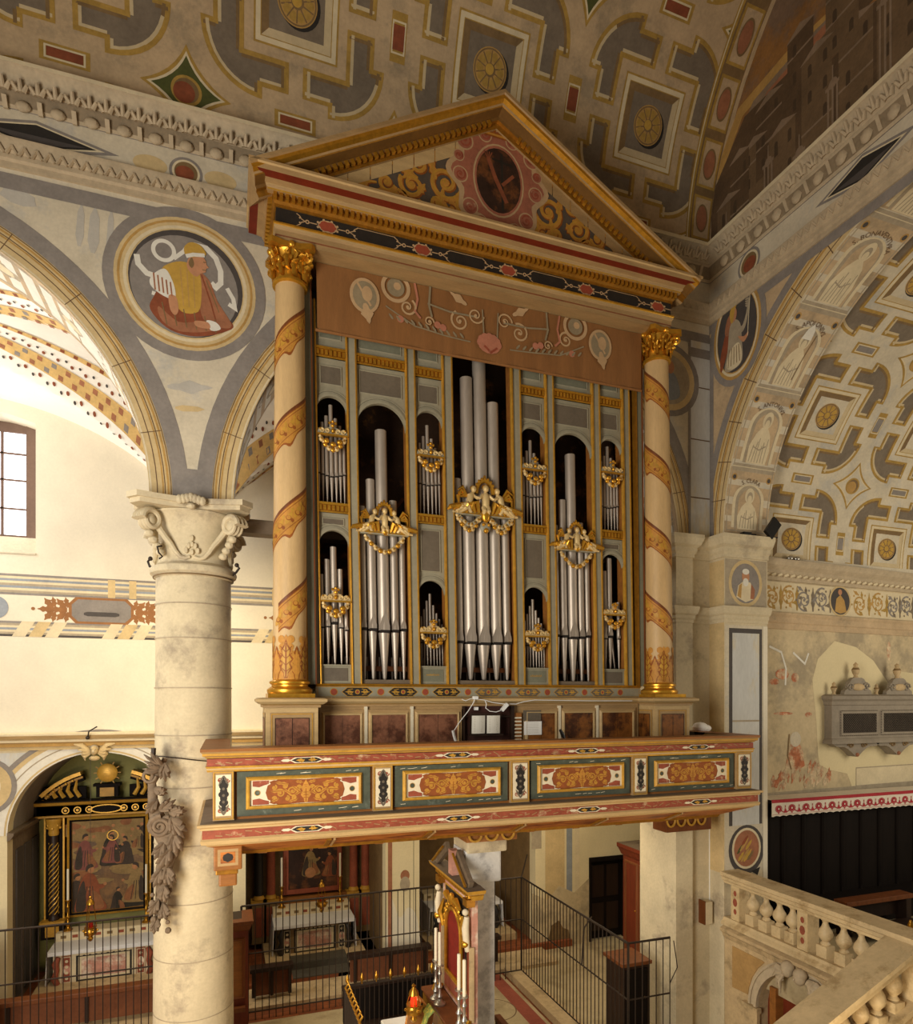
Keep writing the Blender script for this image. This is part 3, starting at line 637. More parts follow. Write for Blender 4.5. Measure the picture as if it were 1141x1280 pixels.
mb.paint(P, lambda a, b, d: (7.85+a, AC[0]+(RCH-d)*cos(b/RCH), AC[1]+(RCH-d)*sin(b/RCH)))
struct(mb, 'wall_chancel_arch')

# ---- carved entablature round the nave: lower moulding, frieze with roundels and lozenges, egg-and-dart and leaf cornice
NP = [(-9, 9.0), (7.85, 9.0), (7.85, .7)]
mb = MB()
mb.mould(NP, [(0, 12.2), (.03, 12.2), (.03, 12.27), (.06, 12.29), (.06, 12.35), (.09, 12.37), (.12, 12.47), (.12, 12.5), (0, 12.5)], 'carved_stone', caps=False)
mb.mould(NP, [(0, 12.5), (.015, 12.5), (.015, 12.92), (0, 12.92)], 'fresco_pale', caps=False)
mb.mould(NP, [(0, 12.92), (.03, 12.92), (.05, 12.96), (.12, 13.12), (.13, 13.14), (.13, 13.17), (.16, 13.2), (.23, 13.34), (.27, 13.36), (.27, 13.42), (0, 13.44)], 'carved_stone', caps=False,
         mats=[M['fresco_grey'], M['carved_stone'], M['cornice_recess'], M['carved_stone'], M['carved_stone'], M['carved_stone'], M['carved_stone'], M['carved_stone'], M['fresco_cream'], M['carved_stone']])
def run(x, along):      # a point of the cornice along either wall
    return (lambda o, z: (x, 9.0-o, z)) if along else (lambda o, z: (7.85-o, x, z))
def cornice_unit(f, x, k, along):
    e = f(.085, 13.04)
    mb.ball(e, (.085, .05, .095) if along else (.05, .085, .095), 'carved_stone', 8, 6)
    g = run(x+.18 if along else x-.18, along); d = g(.1, 13.05)
    mb.beam(g(.055, 12.97), g(.13, 13.12), .05, .04, 'carved_stone')
    g2 = run(x-.045, along); g3 = run(x+.045, along)
    for w_ in (0, .18):
        for q, hh in ((-.06, .07), (0, .14), (.06, .07)):
            h2 = run(x+w_*(1 if along else -1)+q*.5, along); h3 = run(x+w_*(1 if along else -1)+q*1.2, along); mb.tube([h2(.17, 13.19), h3(.19+hh*.4, 13.19+hh), h3(.24, 13.19+hh*.95)], [.03, .022, .012], 'carved_stone', 6)
x = -3.4
while x < 7.5: cornice_unit(run(x, True), x, 0, True); x += .36
y = 8.55
while y > 4.6: cornice_unit(run(y, False), y, 0, False); y -= .36
x = -3.4
while x < 7.6:
    mb.beam((x, 8.905, 12.38), (x+.06, 8.88, 12.46), .03, .02, 'carved_stone'); mb.beam((x+.06, 8.88, 12.46), (x+.11, 8.9, 12.38), .03, .02, 'carved_stone'); x += .13
y = 8.7
while y > 4.6:
    mb.beam((7.755, y, 12.38), (7.73, y-.06, 12.46), .03, .02, 'carved_stone'); mb.beam((7.73, y-.06, 12.46), (7.755, y-.11, 12.38), .03, .02, 'carved_stone'); y -= .13
P = Paint()
def rnd_(P, x, z, r, k=1.):
    P.disc(x, z, r*1.45, M['fresco_grey'], 2, ry=r*1.45*k); P.disc(x, z, r*1.2, M['fresco_cream'], 3, ry=r*1.2*k); P.disc(x, z, r, M['fresco_brown'], 4, ry=r*k); P.disc(x-.1*r, z-.1*r, r*.8, M['fresco_red'], 5, ry=r*.7*k)
def loz(P, x, z, w, h):
    for k, m, i in ((1.0, 'fresco_grey', 2), (.82, 'fresco_cream', 3), (.72, 'fresco_black', 4)): P.poly([(x-w*k, z), (x, z-h*k), (x+w*k, z), (x, z+h*k)], M[m], i)
    P.poly([(x-w*.6, z), (x, z-h*.6), (x+w*.6, z)], M['fresco_grey_dark'], 5)
rnd_(P, -.53, 12.71, .14); loz(P, -2.2, 12.72, .9, .2); rnd_(P, -3.9, 12.71, .14)
for dx in (-.42, .42): P.disc(-.53+dx, 12.71, .2, M['fresco_ochre_pale'], 2, ry=.12)
mb.paint(P, XZ(8.985))
P = Paint()
q = at(936, 310, X=7.835); rnd_(P, q.y, 12.71, .16, 1.0); q = at(1078, 185, X=7.835); loz(P, q.y, 12.71, .72, .2); P.rect(8.4, 9., 12.52, 12.9, M['fresco_reddish'], 1) if False else None
mb.paint(P, YZ(7.835))
def zn(v):
    z = v[2]
    for a, b, c, d in ((12.1, 12.5, 11.93, 12.345), (12.5, 12.92, 12.345, 12.745), (12.92, 13.5, 12.745, 13.115)):
        if a <= z <= b:
            t = min(1, max(0, (v[0]+2.5)/10.1)); return (v[0], v[1], (1-t)*(c+(z-a)*(d-c)/(b-a))+t*(z+.01))
    return v
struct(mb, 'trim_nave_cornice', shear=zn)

# ---- painted coffers (one scheme on both barrel vaults)
def bevel_frame(P, pts, w, l, lo, hi, mid=None):
    """a closed band whose sides are light or dark as the painter shaded the coffers"""
    n = len(pts)
    area = sum(pts[i][0]*pts[(i+1) % n][1]-pts[(i+1) % n][0]*pts[i][1] for i in range(n))
    P.line(pts, w*1.25, M['fresco_gold'], l, True)
    for i in range(n):
        a = Vector(pts[i]); b = Vector(pts[(i+1) % n]); d = b-a
        if d.length < 1e-6: continue
        nn = Vector((-d.y, d.x)).normalized()*(1 if area > 0 else -1)      # inward
        m = hi if nn.y > .3 or nn.x > .6 else lo
        P.line([tuple(a+nn*w*.95), tuple(b+nn*w*.95)], w*.85, M[m], l)
def cell(p, ros, rect_m, star_m, disc_m, hi='fresco_hi', lo='fresco_brown', fill='coffer_grey'):
    P = Paint(); u = p
    q = lambda pts: [(a*u, b*u) for a, b in pts]
    # square coffer with rosette
    P.rect(-.2*u, .2*u, -.2*u, .2*u, M['fresco_gold'], 1); P.frame(-.18*u, .18*u, -.18*u, .18*u, .022*u, M['fresco_cream'], 2)
    for pts, m in (([(-.165, -.165), (.165, -.165), (.13, -.13), (-.13, -.13)], hi), ([(-.165, .165), (.165, .165), (.13, .13), (-.13, .13)], lo), ([(-.165, -.165), (-.165, .165), (-.13, .13), (-.13, -.13)], lo), ([(.165, -.165), (.165, .165), (.13, .13), (.13, -.13)], hi)): P.poly(q(pts), M[m], 2)
    P.rect(-.13*u, .13*u, -.13*u, .13*u, M[ros[0]], 3)
    P.disc(.012*u, -.008*u, .098*u, M['fresco_black'], 4); P.disc(0, 0, .095*u, M['fresco_ochre'], 5); P.ring(0, 0, .083*u, .09*u, M['fresco_brown'], 6)
    for k in range(10):
        a = 2*pi*k/10; P.disc(.058*u*cos(a), .058*u*sin(a), .02*u, M['fresco_gold' if ros[1] else 'fresco_yellow'], 7, n=8); P.line([(.03*u*cos(a+.3), .03*u*sin(a+.3)), (.08*u*cos(a+.3), .08*u*sin(a+.3))], .006*u, M['fresco_brown'], 7)
    P.disc(0, 0, .03*u, M['fresco_brown'], 8, n=14); P.disc(-.003*u, .003*u, .024*u, M['fresco_yellow'], 9, n=14)
    # four bent compartments
    for sx in (1, -1):
        for sy in (1, -1):
            pts = [(.045, .255), (.255, .255), (.255, .045), (.37, .045), (.37, .17), (.425, .17)]
            c0 = arcpts(.165, .165, .26, 4, 86, 9)
            pts = pts+c0+[(.17, .425), (.17, .37), (.045, .37)]
            pp = [(a*sx*u, b*sy*u) for a, b in pts]
            P.poly(pp, M[fill], 1); bevel_frame(P, pp, .018*u, 2, lo, hi)
    for (x, y, w, h) in ((0, .5, .1, .04), (0, -.5, .1, .04), (.5, 0, .04, .1), (-.5, 0, .04, .1)):
        if x < 0 or y < 0: continue
        P.rect((x-w)*u, (x+w)*u, (y-h)*u, (y+h)*u, M['fresco_gold'], 1); P.frame((x-w*.78)*u, (x+w*.78)*u, (y-h*.62)*u, (y+h*.62)*u, .008*u, M['fresco_cream'], 2); P.rect((x-w*.72)*u, (x+w*.72)*u, (y-h*.5)*u, (y+h*.5)*u, M[rect_m], 3)
    # concave star between four cells
    st = []
    for k in range(4):
        a0 = 180+90*k; c = ((.5+.5*cos(radians(45+90*k))*1.414), (.5+.5*sin(radians(45+90*k))*1.414))
    st = []
    for cxx, cyy, a in ((1, 1, 180), (0, 1, 270), (0, 0, 0), (1, 0, 90)):
        st += [(cxx+cos(radians(t))*.40*1.0, cyy+sin(radians(t))*.40) for t in (a+78, a+62, a+45, a+28, a+12)] if True else []
    cx_, cy_ = .5, .5
    star = lambda k: [(u*(cx_+(a-cx_)*k), u*(cy_+(b-cy_)*k)) for a, b in st]
    st = []
    for k in range(4):                       # tips on the axes, sides curving inwards
        a = radians(90*k); b = radians(90*k+90); T0 = Vector((.5+.2*cos(a), .5+.2*sin(a))); T1 = Vector((.5+.2*cos(b), .5+.2*sin(b))); C = Vector((.5+.06*(cos(a)+cos(b)), .5+.06*(sin(a)+sin(b))))
        for j in range(6):
            t = j/6; st.append(tuple(T0*(1-t)**2+C*2*t*(1-t)+T1*t*t))
    P.poly(star(1), M['fresco_gold'], 1); P.poly(star(.86), M['fresco_cream'], 2); P.poly(star(.76), M[star_m], 3)
    P.disc(.5*u, .5*u, .068*u, M['fresco_gold'], 4); P.disc(.5*u, .5*u, .055*u, M['fresco_brown'], 5); P.disc(.49*u, .49*u, .048*u, M[disc_m], 6)
    return P
def cylmap(yc, zc, R, o=0): return lambda a, b, d: (a, yc+(R-d)*cos(b/R), zc+(R-d)*sin(b/R))
def barrel(mb, x0, x1, yc, zc, R, m, n=40, a0=0, a1=180):
    V = []; Fc = []
    for i in range(n+1):
        t = radians(a0+(a1-a0)*i/n); V += [(x0, yc+R*cos(t), zc+R*sin(t)), (x1, yc+R*cos(t), zc+R*sin(t))]
    mb.add(V, [(2*i, 2*i+1, 2*i+3, 2*i+2) for i in range(n)], m, True)
VC = (4.85, 13.4); RV = 4.15
mb = MB(); barrel(mb, -9, 7.9, VC[0], VC[1], RV, 'fresco', 100, -4, 184)
C = cell(2.75, ('coffer_grey', True), 'fresco_red', 'fresco_green', 'fresco_red')
P = Paint()
for i in range(-2, 3):
    for j in range(-1, 3):
        P.merge(C, lambda a, b, i=i, j=j: (.85+2.75*i+a, 1.62+2.75*j+b))
P.clip([((-4, -.22), (0, -1)), ((7.34, 1), (1, 0)), ((-4.5, 1), (-1, 0)), ((0, 7.8), (0, 1))])
P.rect(7.34, 7.42, -.22, 12.9, M['fresco_gold'], 3); P.rect(7.42, 7.84, -.22, 12.9, M['fresco_brown'], 2); P.rect(7.36, 7.38, 0, 12.9, M['fresco_cream'], 4)
for k in range(9):
    s0 = .6+.8*k; P.rect(7.45, 7.82, s0-.34, s0+.34, M['fresco_gold'], 3); P.rect(7.49, 7.79, s0-.3, s0+.3, M['fresco'], 4); P.disc(7.64, s0, .12, M['fresco_brown'], 5, ry=.22); P.disc(7.635, s0, .1, M['fresco_reddish'], 6, ry=.19)
P.refine(.12); mb.paint(P, cylmap(VC[0], VC[1], RV))
struct(mb, 'ceiling_nave')
# chancel vault
CC = (4.85, 8.2); RC = 4.15
mb = MB(); barrel(mb, 8.77, 16, CC[0], CC[1], RC, 'fresco_pale', 60)
C = cell(2.42, ('fresco_pale', False), 'fresco_grey', 'fresco_pale', 'fresco_ochre')
P = Paint()
for i in range(-1, 3):
    for j in range(0, 4):
        P.merge(C, lambda a, b, i=i, j=j: (9.66+2.42*i+a, .47+2.1*j+b*.868))
P.clip([((9, 0.12), (0, -1)), ((8.8, 1), (-1, 0)), ((15.5, 1), (1, 0)), ((0, 7.), (0, 1))])
P.refine(.12); mb.paint(P, cylmap(CC[0], CC[1], RC))
struct(mb, 'ceiling_chancel')
# ---- aisle outer wall with its chapel arches, window and painted bands
YA = 13.2
CH = [(-2.25, 1.42, 3.35), (1.7, 1.4, 3.3), (5.22, 1.38, 3.3)]
mb = MB()
o = [(-9, 5.0), (-9, 0)]
for c, r, zs in CH: o += [(c-r, 0)]+arcpts(c, zs, r, 180, 0, 24)+[(c+r, 0)]
o += [(8.04, 0), (8.04, 1.9), (8.97, 1.9), (8.97, 0), (12, 0), (12, 5.0)]
mb.prism(o, YA, YA+.3, 'plaster_low', lambda a, b, d: (a, d, b))
WX0, WX1, WZ0, WZ1 = -4.5, -3.24, 8.3, 10.78
for x0, x1, z0, z1 in ((-9, WX0, 5, 12.2), (WX0, WX1, 5, WZ0), (WX0, WX1, WZ1, 12.2), (WX1, 12, 5, 12.2)): mb.box(x0, x1, YA, YA+.5, z0, z1, 'plaster')
mb.prism([(WX0, WZ1-.14)]+[(WX0+(WX1-WX0)*k/10, WZ1-.14+.12*sin(pi*k/10)) for k in range(11)]+[(WX1, WZ1-.14), (WX1, WZ1+.01), (WX0, WZ1+.01)][0:], YA+.001, YA+.49, 'plaster', lambda a, b, d: (a, d, b))
mb.prism([(YA-.02, WZ0), (YA-.02, WZ0+.02), (YA+.3, WZ0+.36), (YA+.45, WZ0+.36), (YA+.45, WZ0)], WX0, WX1, 'fresco_pale', lambda a, b, d: (d, a, b))
# moulded string course over the chapels
mb.mould([(-9, YA), (12, YA)], [(0, 4.84), (.03, 4.84), (.03, 4.89), (.06, 4.9), (.06, 4.96), (.09, 4.98), (.09, 5.02), (.13, 5.05), (.16, 5.1), (.16, 5.13), (0, 5.15)], 'cream_paint', caps=False,
         mats=[M[k] for k in ('cream_paint', 'fresco_ochre_pale', 'fresco_cream', 'fresco_ochre', 'cream_paint', 'fresco_cream', 'fresco_ochre_pale', 'cream_paint', 'fresco_cream', 'fresco_cream')])
P = Paint()
for i, (c, r, zs) in enumerate(CH):
    P.poly([(c-r-.54, zs), (c-r-.54, 4.82), (c+r+.54, 4.82), (c+r+.54, zs)]+arcpts(c, zs, r, 0, 180, 24), M['fresco_cream'], 1)
    P.ring(c, zs, r, r+.3, M['fresco_white'], 3, a0=0, a1=pi, n=40); P.ring(c, zs, r+.02, r+.05, M['fresco_ochre_pale'], 4, a0=0, a1=pi, n=40); P.ring(c, zs, r+.17, r+.19, M['fresco_mid'], 4, a0=0, a1=pi, n=40); P.ring(c, zs, r+.27, r+.34, M['fresco_ochre_pale'], 4, a0=0, a1=pi, n=40)
    P.ring(c, zs, r+.34, r+.42, M['fresco_grey'], 5, a0=.55, a1=pi-.55, n=40)
    P.poly([(c-1.95, 4.8), (c-.9, 4.8), (c-1.3, 4.6), (c-1.7, 4.2), (c-1.95, 3.7)], M['marble_pale'], 2); P.poly([(c+.9, 4.8), (c+1.95, 4.8), (c+1.95, 3.7), (c+1.7, 4.2), (c+1.3, 4.6)], M['marble_pink' if i == 0 else 'marble_pale'], 2)
    P.rect(c-r-.5, c-r, .0, 2.9, M['plaster_low'], 1)
rnd = random.Random(2)
P.disc(-3.98, 4.22, .46, M['fresco_grey'], 6, ry=.5); P.disc(-3.98, 4.22, .38, M['fresco_ochre_pale'], 7, ry=.42); P.disc(-3.98, 4.22, .22, M['fresco_cream'], 8, ry=.25); P.disc(-4., 4.2, .12, M['fresco_red'], 9)
# the three painted bands
def bands(P, z0, z1, ns):
    n = len(ns)
    for k, m in enumerate(ns): P.rect(-9, 12, z0+(z1-z0)*k/n, z0+(z1-z0)*(k+1)/n, M[m], 1)
bands(P, 7.58, 7.95, ['fresco_grey', 'fresco_mid', 'fresco_cream', 'fresco_blue', 'fresco_mid', 'fresco_cream', 'fresco_blue', 'fresco_cream', 'fresco_grey'])
bands(P, 6.85, 7.12, ['fresco_grey_dark', 'fresco_mid', 'fresco_cream', 'fresco_blue', 'fresco_cream', 'fresco_mid', 'fresco_grey'])
P.rect(-9, 12, 7.12, 7.58, M['plaster'], 1)
for x0 in (-3.6, -2.2, -1.3, .4): 
    for w in range(3): P.poly([(x0+.25*w, 6.85), (x0+.25*w+.2, 6.85), (x0+.25*w+.35, 7.12), (x0+.25*w+.15, 7.12)], M['fresco_cream' if w != 1 else 'fresco_ochre_pale'], 2)
for x0 in (-2.1, -1.75, .8): P.rect(x0, x0+.12, 7.6, 7.93, M['fresco_ochre_pale'], 2)
def capsule(P, cx, cz):
    w, h = .48, .2
    pts = [(cx-w, cz-h*.5), (cx-w+.1, cz-h), (cx+w-.1, cz-h), (cx+w, cz-h*.5), (cx+w, cz+h*.5), (cx+w-.1, cz+h), (cx-w+.1, cz+h), (cx-w, cz+h*.5)]
    P.poly([(cx+(a-cx)*1.1, cz+(b-cz)*1.2) for a, b in pts], M['leaf_brown'], 2); P.poly(pts, M['fresco_grey'], 3); P.poly([(cx+(a-cx)*.6, cz+(b-cz)*.2-.06) for a, b in pts], M['fresco_grey_dark'], 4)
    for s in (1, -1):
        for (x0, lw) in ((.56, .16), (.76, .15)):
            for a in (-1, 1):
                P.leaf(cx+s*x0, cz, cx+s*(x0+lw), cz+a*.2, .055, M['leaf_brown'], 2); P.leaf(cx+s*(x0-.02), cz+a*.04, cx+s*(x0+.02), cz+a*.23, .04, M['leaf_brown'], 2)
                P.spiral(cx+s*(x0+.05), cz+a*.12, .05, 0, 1, M['leaf_brown'], 3, .018)
            P.leaf(cx+s*x0, cz, cx+s*(x0+.26), cz, .05, M['leaf_brown'], 3)
        P.disc(cx+s*1.08, cz, .03, M['leaf_brown'], 3)
capsule(P, -2.2, 7.35); capsule(P, 1.75, 7.35); P.disc(-3.85, 7.35, .2, M['fresco_blue'], 3)
P.rect(6.5, 6.75, 2.3, 4.8, M['fresco_mid'], 2); P.rect(6.85, 7.35, .2, 4.8, M['fresco_ochre_pale'], 2); P.rect(7.4, 7.55, 1., 4.8, M['fresco_blue'], 3)
P.rect(7.62, 7.74, .3, 4.8, M['fresco_cream'], 3); P.poly([(6.5, 0), (8., 0), (8, 1.5), (7.6, 1.2), (7.2, 1.4), (6.9, 1.1), (6.5, 1.3)], M['old_fresco'], 4); P.poly([(6.9, .1), (7.5, .1), (7.45, .35), (7.3, .42), (7.2, .6), (7.0, .5)], M['fresco_brown'], 5)
P.rect(3.15, 3.24, .3, 3.3, M['fresco_reddish'], 2); P.disc(3.52, 1.98, .1, M['fresco_reddish'], 2, ry=.12); P.disc(3.52, 1.8, .11, M['fresco_mid'], 3, ry=.16)
P.poly(sm([(3.12, .1), (3.8, .1), (3.8, 1.), (3.6, 1.3), (3.4, 1.1), (3.2, 1.5)]), M['plaster'], 1)
mb.paint(P, XZ(YA), e=.002)
struct(mb, 'wall_aisle')
# recess of each chapel: side walls, barrel, back wall
for i, (c, r, zs) in enumerate(CH):
    mb = MB(); Y0, Y1 = YA+.3, 15.2
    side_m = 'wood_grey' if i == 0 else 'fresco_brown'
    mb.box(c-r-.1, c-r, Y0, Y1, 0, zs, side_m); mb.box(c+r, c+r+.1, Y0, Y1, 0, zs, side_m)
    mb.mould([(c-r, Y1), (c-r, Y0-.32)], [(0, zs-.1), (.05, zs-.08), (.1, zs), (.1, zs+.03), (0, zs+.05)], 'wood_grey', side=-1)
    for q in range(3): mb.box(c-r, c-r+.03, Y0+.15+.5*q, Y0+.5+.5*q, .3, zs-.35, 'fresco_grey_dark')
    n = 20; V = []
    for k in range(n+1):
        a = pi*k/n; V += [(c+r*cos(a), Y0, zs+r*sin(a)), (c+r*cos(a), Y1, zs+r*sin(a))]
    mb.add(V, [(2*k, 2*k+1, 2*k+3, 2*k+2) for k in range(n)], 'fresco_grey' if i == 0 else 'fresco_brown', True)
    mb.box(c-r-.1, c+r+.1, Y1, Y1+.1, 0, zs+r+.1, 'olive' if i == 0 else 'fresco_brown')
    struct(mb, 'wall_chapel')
# window of the aisle: frame, panes, bars
mb = MB(); mb.box(WX0, WX0+.12, YA+.42, YA+.5, WZ0+.36, WZ1, 'wood_frame'); mb.box(WX1-.25, WX1, YA+.40, YA+.5, WZ0+.36, WZ1, 'wood_frame')
mb.box(WX0, WX1, YA+.42, YA+.5, WZ1-.2, WZ1, 'wood_frame'); mb.box(WX0, WX1, YA+.42, YA+.5, WZ0+.34, WZ0+.42, 'wood_frame')
w = mb.build('window_1', kind='structure', org='base', cat=None)
f = MB()
for zz in (9.2, 9.72, 10.2): f.box(WX0+.12, WX1-.16, YA+.43, YA+.47, zz-.015, zz+.015, 'wood_frame')
f.box((WX0+WX1)/2-.02, (WX0+WX1)/2+.02, YA+.43, YA+.47, WZ0+.36, WZ1, 'wood_frame'); f.build('glazing_bars', parent=w)
f = MB(); f.box(WX0+.1, WX1-.14, YA+.47, YA+.48, WZ0+.4, WZ1-.18, 'day_glass'); f.build('pane', parent=w)
# dark door of the aisle
mb = MB(); mb.box(8.06, 8.95, YA+.1, YA+.16, .02, 1.88, 'wood_black'); mb.box(8.0, 8.06, YA-.03, YA+.1, 0, 1.94, 'wood_black'); mb.box(8.95, 9.01, YA-.03, YA+.1, 0, 1.94, 'wood_black'); mb.box(8.0, 9.01, YA-.04, YA+.1, 1.88, 1.98, 'wood_black')
for z0, z1 in ((.2, .85), (1., 1.75)):
    for x0 in (8.14, 8.54): mb.box(x0, x0+.32, YA+.085, YA+.1, z0, z1, 'wood_dark')
struct(mb, 'door_1')
# far end wall of the aisle
mb = MB(); mb.box(12, 12.2, 9.7, 13.5, 0, 12, 'plaster_low'); struct(mb, 'wall_aisle_end')

# ---- white groin vault of the aisle with painted ribs
def vz(x, y, xc):
    u = min(1, abs(x-xc)/4.0); v = min(1, abs(y-11.55)/1.68)
    h1 = 3.6-.85*(y-9.9)/3.3
    return 8.3+max(h1*sqrt(max(0, 1-u*u)), 3.25*sqrt(max(0, 1-v*v)))
mb = MB()
for xc in (-4.5, 3.55):
    nx, ny = 80, 40; V = []
    for j in range(ny+1):
        for i in range(nx+1):
            x = xc-4.04+8.08*i/nx; y = 9.89+(13.22-9.89)*j/ny; V.append((x, y, vz(x, y, xc)))
    mb.add(V, [(j*(nx+1)+i, j*(nx+1)+i+1, (j+1)*(nx+1)+i+1, (j+1)*(nx+1)+i) for j in range(ny) for i in range(nx)], 'white_vault', True)
    for sx in (-1, 1):
        for sy in (-1, 1):
            P = Paint(); L = 4.2
            P.rect(-.1, .1, .15, L, M['rib_yellow'], 1)
            k = .2
            while k < L:
                for q in (-1, 1): P.rect(q*.05-.03, q*.05+.03, k+(0 if q > 0 else .09), k+.07+(0 if q > 0 else .09), M['fresco_reddish' if int(k*10) % 4 else 'fresco_grey'], 2)
                for q in (-1, 1): P.disc(q*.16, k, .025, M['fresco_red'], 1, n=8); P.disc(q*.2, k+.09, .02, M['fresco_grey_dark'], 1, n=8)
                k += .2
            P.rect(.3, .37, .15, L, M['rib_yellow'], 1); k = .25
            while k < L: P.rect(.31, .36, k, k+.06, M['fresco_red'], 2); k += .19
            P.refine(.08); P.refine(.1, 0)
            def fn(a, b, d, xc=xc, sx=sx, sy=sy):
                t = b/4.3; x = xc+sx*4.02*(1-t); y = 11.55+sy*1.65*(1-t)
                dd = Vector((-sx*4.02, -sy*1.65)).normalized(); nn = Vector((-dd.y, dd.x))
                x += nn.x*a; y += nn.y*a
                return (x, y, vz(x, min(13.2, max(9.9, y)), xc)-.012-d*2)
            mb.paint(P, fn)
struct(mb, 'ceiling_aisle', sharp=25)

# ---- chancel side wall: cornice, painted frieze, worn fresco and plaster patch
CWY = lambda x: 9.0+.055*(x-8.78)
CW = lambda a, b, d: (a, CWY(a)-d, b)
mb = MB(); mb.prism([(8.7, 1.0), (15, 1.0), (15, 8.4), (8.7, 8.4)], 0, -.3, 'old_fresco', CW)
mb.mould([(8.78, CWY(8.78)), (15, CWY(15))], [(0, 7.9), (.04, 7.9), (.05, 7.96), (.12, 8.02), (.12, 8.07), (.2, 8.14), (.24, 8.2), (.24, 8.24), (0, 8.26)], 'carved_stone')
mb.mould([(8.78, CWY(8.78)), (15, CWY(15))], [(0, 7.02), (.03, 7.02), (.04, 7.12), (.06, 7.14), (.06, 7.24), (.09, 7.28), (.09, 7.31), (0, 7.32)], 'fresco')
x = 9.
while x < 13.4: mb.beam((x, CWY(x)-.09, 7.97), (x+.07, CWY(x)-.11, 8.0), .03, .04, 'fresco_cream'); x += .16
P = Paint()
P.rect(9.06, 14, 7.34, 7.88, M['fresco_cream'], 1)
rnd = random.Random(5)
def grotesque(P, x0, x1, z0, z1, ms, k, n):
    w = (x1-x0)/n; cz = (z0+z1)/2; h = (z1-z0)/2
    for i in range(n):
        cx = x0+w*(i+.5); s = 1 if i % 2 else -1
        P.spiral(cx, cz+.03*s, min(w*.46, h*.8), s*1.2, 1.8, ms[0], k, .035, s)
        for q in range(7):
            a = q*.9+i; r = min(w*.5, h)*(.55+.5*(q % 3)/2); P.leaf(cx+r*.5*cos(a), cz+r*.6*sin(a), cx+r*1.15*cos(a+.5), cz+min(1, max(-1, r*1.3*sin(a+.5)/h))*h*.95, .03, ms[q % 2], k, 2)
        for q in range(5): P.disc(cx+w*.45*cos(q*2.4+i), cz+h*.8*sin(q*2.4+i), .022, ms[(q+1) % 2], k, n=8)
        P.leaf(cx+w*.5, z0+.02, cx+w*.5, z1-.02, .045, ms[1], k, 3)
grotesque(P, 9.08, 9.9, 7.36, 7.86, [M['fresco_ochre'], M['fresco_gold']], 2, 2); grotesque(P, 9.85, 10.78, 7.36, 7.86, [M['fresco_grey'], M['coffer_grey']], 3, 2)
grotesque(P, 11.35, 12.4, 7.36, 7.86, [M['fresco_ochre'], M['fresco_gold']], 2, 2); grotesque(P, 12.4, 13.6, 7.36, 7.86, [M['fresco_grey'], M['coffer_grey']], 2, 3)
P.disc(11.05, 7.62, .3, M['fresco_ochre_pale'], 4); P.disc(11.05, 7.62, .26, M['fresco_grey_dark'], 5); P.poly([(10.9, 7.42), (10.94, 7.66), (11.05, 7.74), (11.16, 7.64), (11.22, 7.42), (11.05, 7.38)], M['fresco_ochre'], 6); P.disc(11.04, 7.79, .055, M['fresco_skin'], 7)
P.rect(8.98, 9.06, 7.3, 7.95, M['fresco_brown'], 2)
wob = lambda pts: pts
P.poly([(10.45, 4.7), (10.4, 5.4), (10.3, 6.1), (10.45, 6.5), (10.9, 6.85), (11.5, 6.75), (12.0, 6.5), (12.5, 6.0), (12.8, 6.3), (14, 6.2), (14, 4.0), (11.4, 4.0), (11.25, 4.3), (10.75, 4.4), (10.5, 4.5)], M['plaster_patch'], 1)
P.rect(11.5, 13.6, 4.05, 4.4, M['fresco_cream'], 2); P.frame(11.5, 13.6, 4.05, 4.4, .02, M['fresco_mid'], 3); P.rect(8.9, 14, 3.95, 4.05, M['fresco_mid'], 2)
for k in range(46):
    x0 = 9.25+rnd.random()*1.5; z0 = 4.08+rnd.random()*.45*(1-abs(x0-10.0)); P.leaf(x0, z0, x0+.1*rnd.random(), z0+.12+.15*rnd.random(), .02+.03*rnd.random(), M['old_red'], 3, 2)
P.poly([(9.6, 4.5), (9.72, 4.9), (9.9, 5.0), (10.05, 4.8), (10.1, 4.5), (9.85, 4.4)], M['old_red'], 2); P.disc(9.86, 5.0, .14, M['fresco_pale'], 3); P.line([(9.7, 5.1), (9.66, 4.7), (9.75, 4.45)], .03, M['fresco_brown'], 4)
for x0, z0, w, h in ((9.2, 6.0, .25, .12), (9.35, 6.1, .35, .2), (9.75, 6.05, .2, .18), (10.1, 5.4, .2, .1), (9.3, 5.45, .5, .06), (12.4, 6.5, .12, .4), (12.75, 6.1, .1, .12)): P.disc(x0+w/2, z0+h/2, w/2, M['old_red'], 2, ry=h/2, n=9)
P.line([(9.2, 6.7), (9.5, 6.6), (9.62, 6.3), (9.6, 6.0)], .04, M['fresco_white'], 3); P.line([(9.8, 6.6), (10.1, 6.4), (10.2, 6.6)], .04, M['fresco_white'], 3)
mb.paint(P, CW)
struct(mb, 'wall_chancel')
# ================================================================ THE ORGAN
XC = 3.48; YF = 8.5
org = thing('pipe_organ', (XC, 8.5, 4.3), 'tall gilded pipe organ with gable and twisted-ribbon columns above the painted gallery', 'organ')
LEAN = lambda v: (v[0]-.018*(v[2]-5.9), v[1], v[2])
def sub(mb, name, parent=None, **k): return mb.build(name, parent=parent or org, **k)
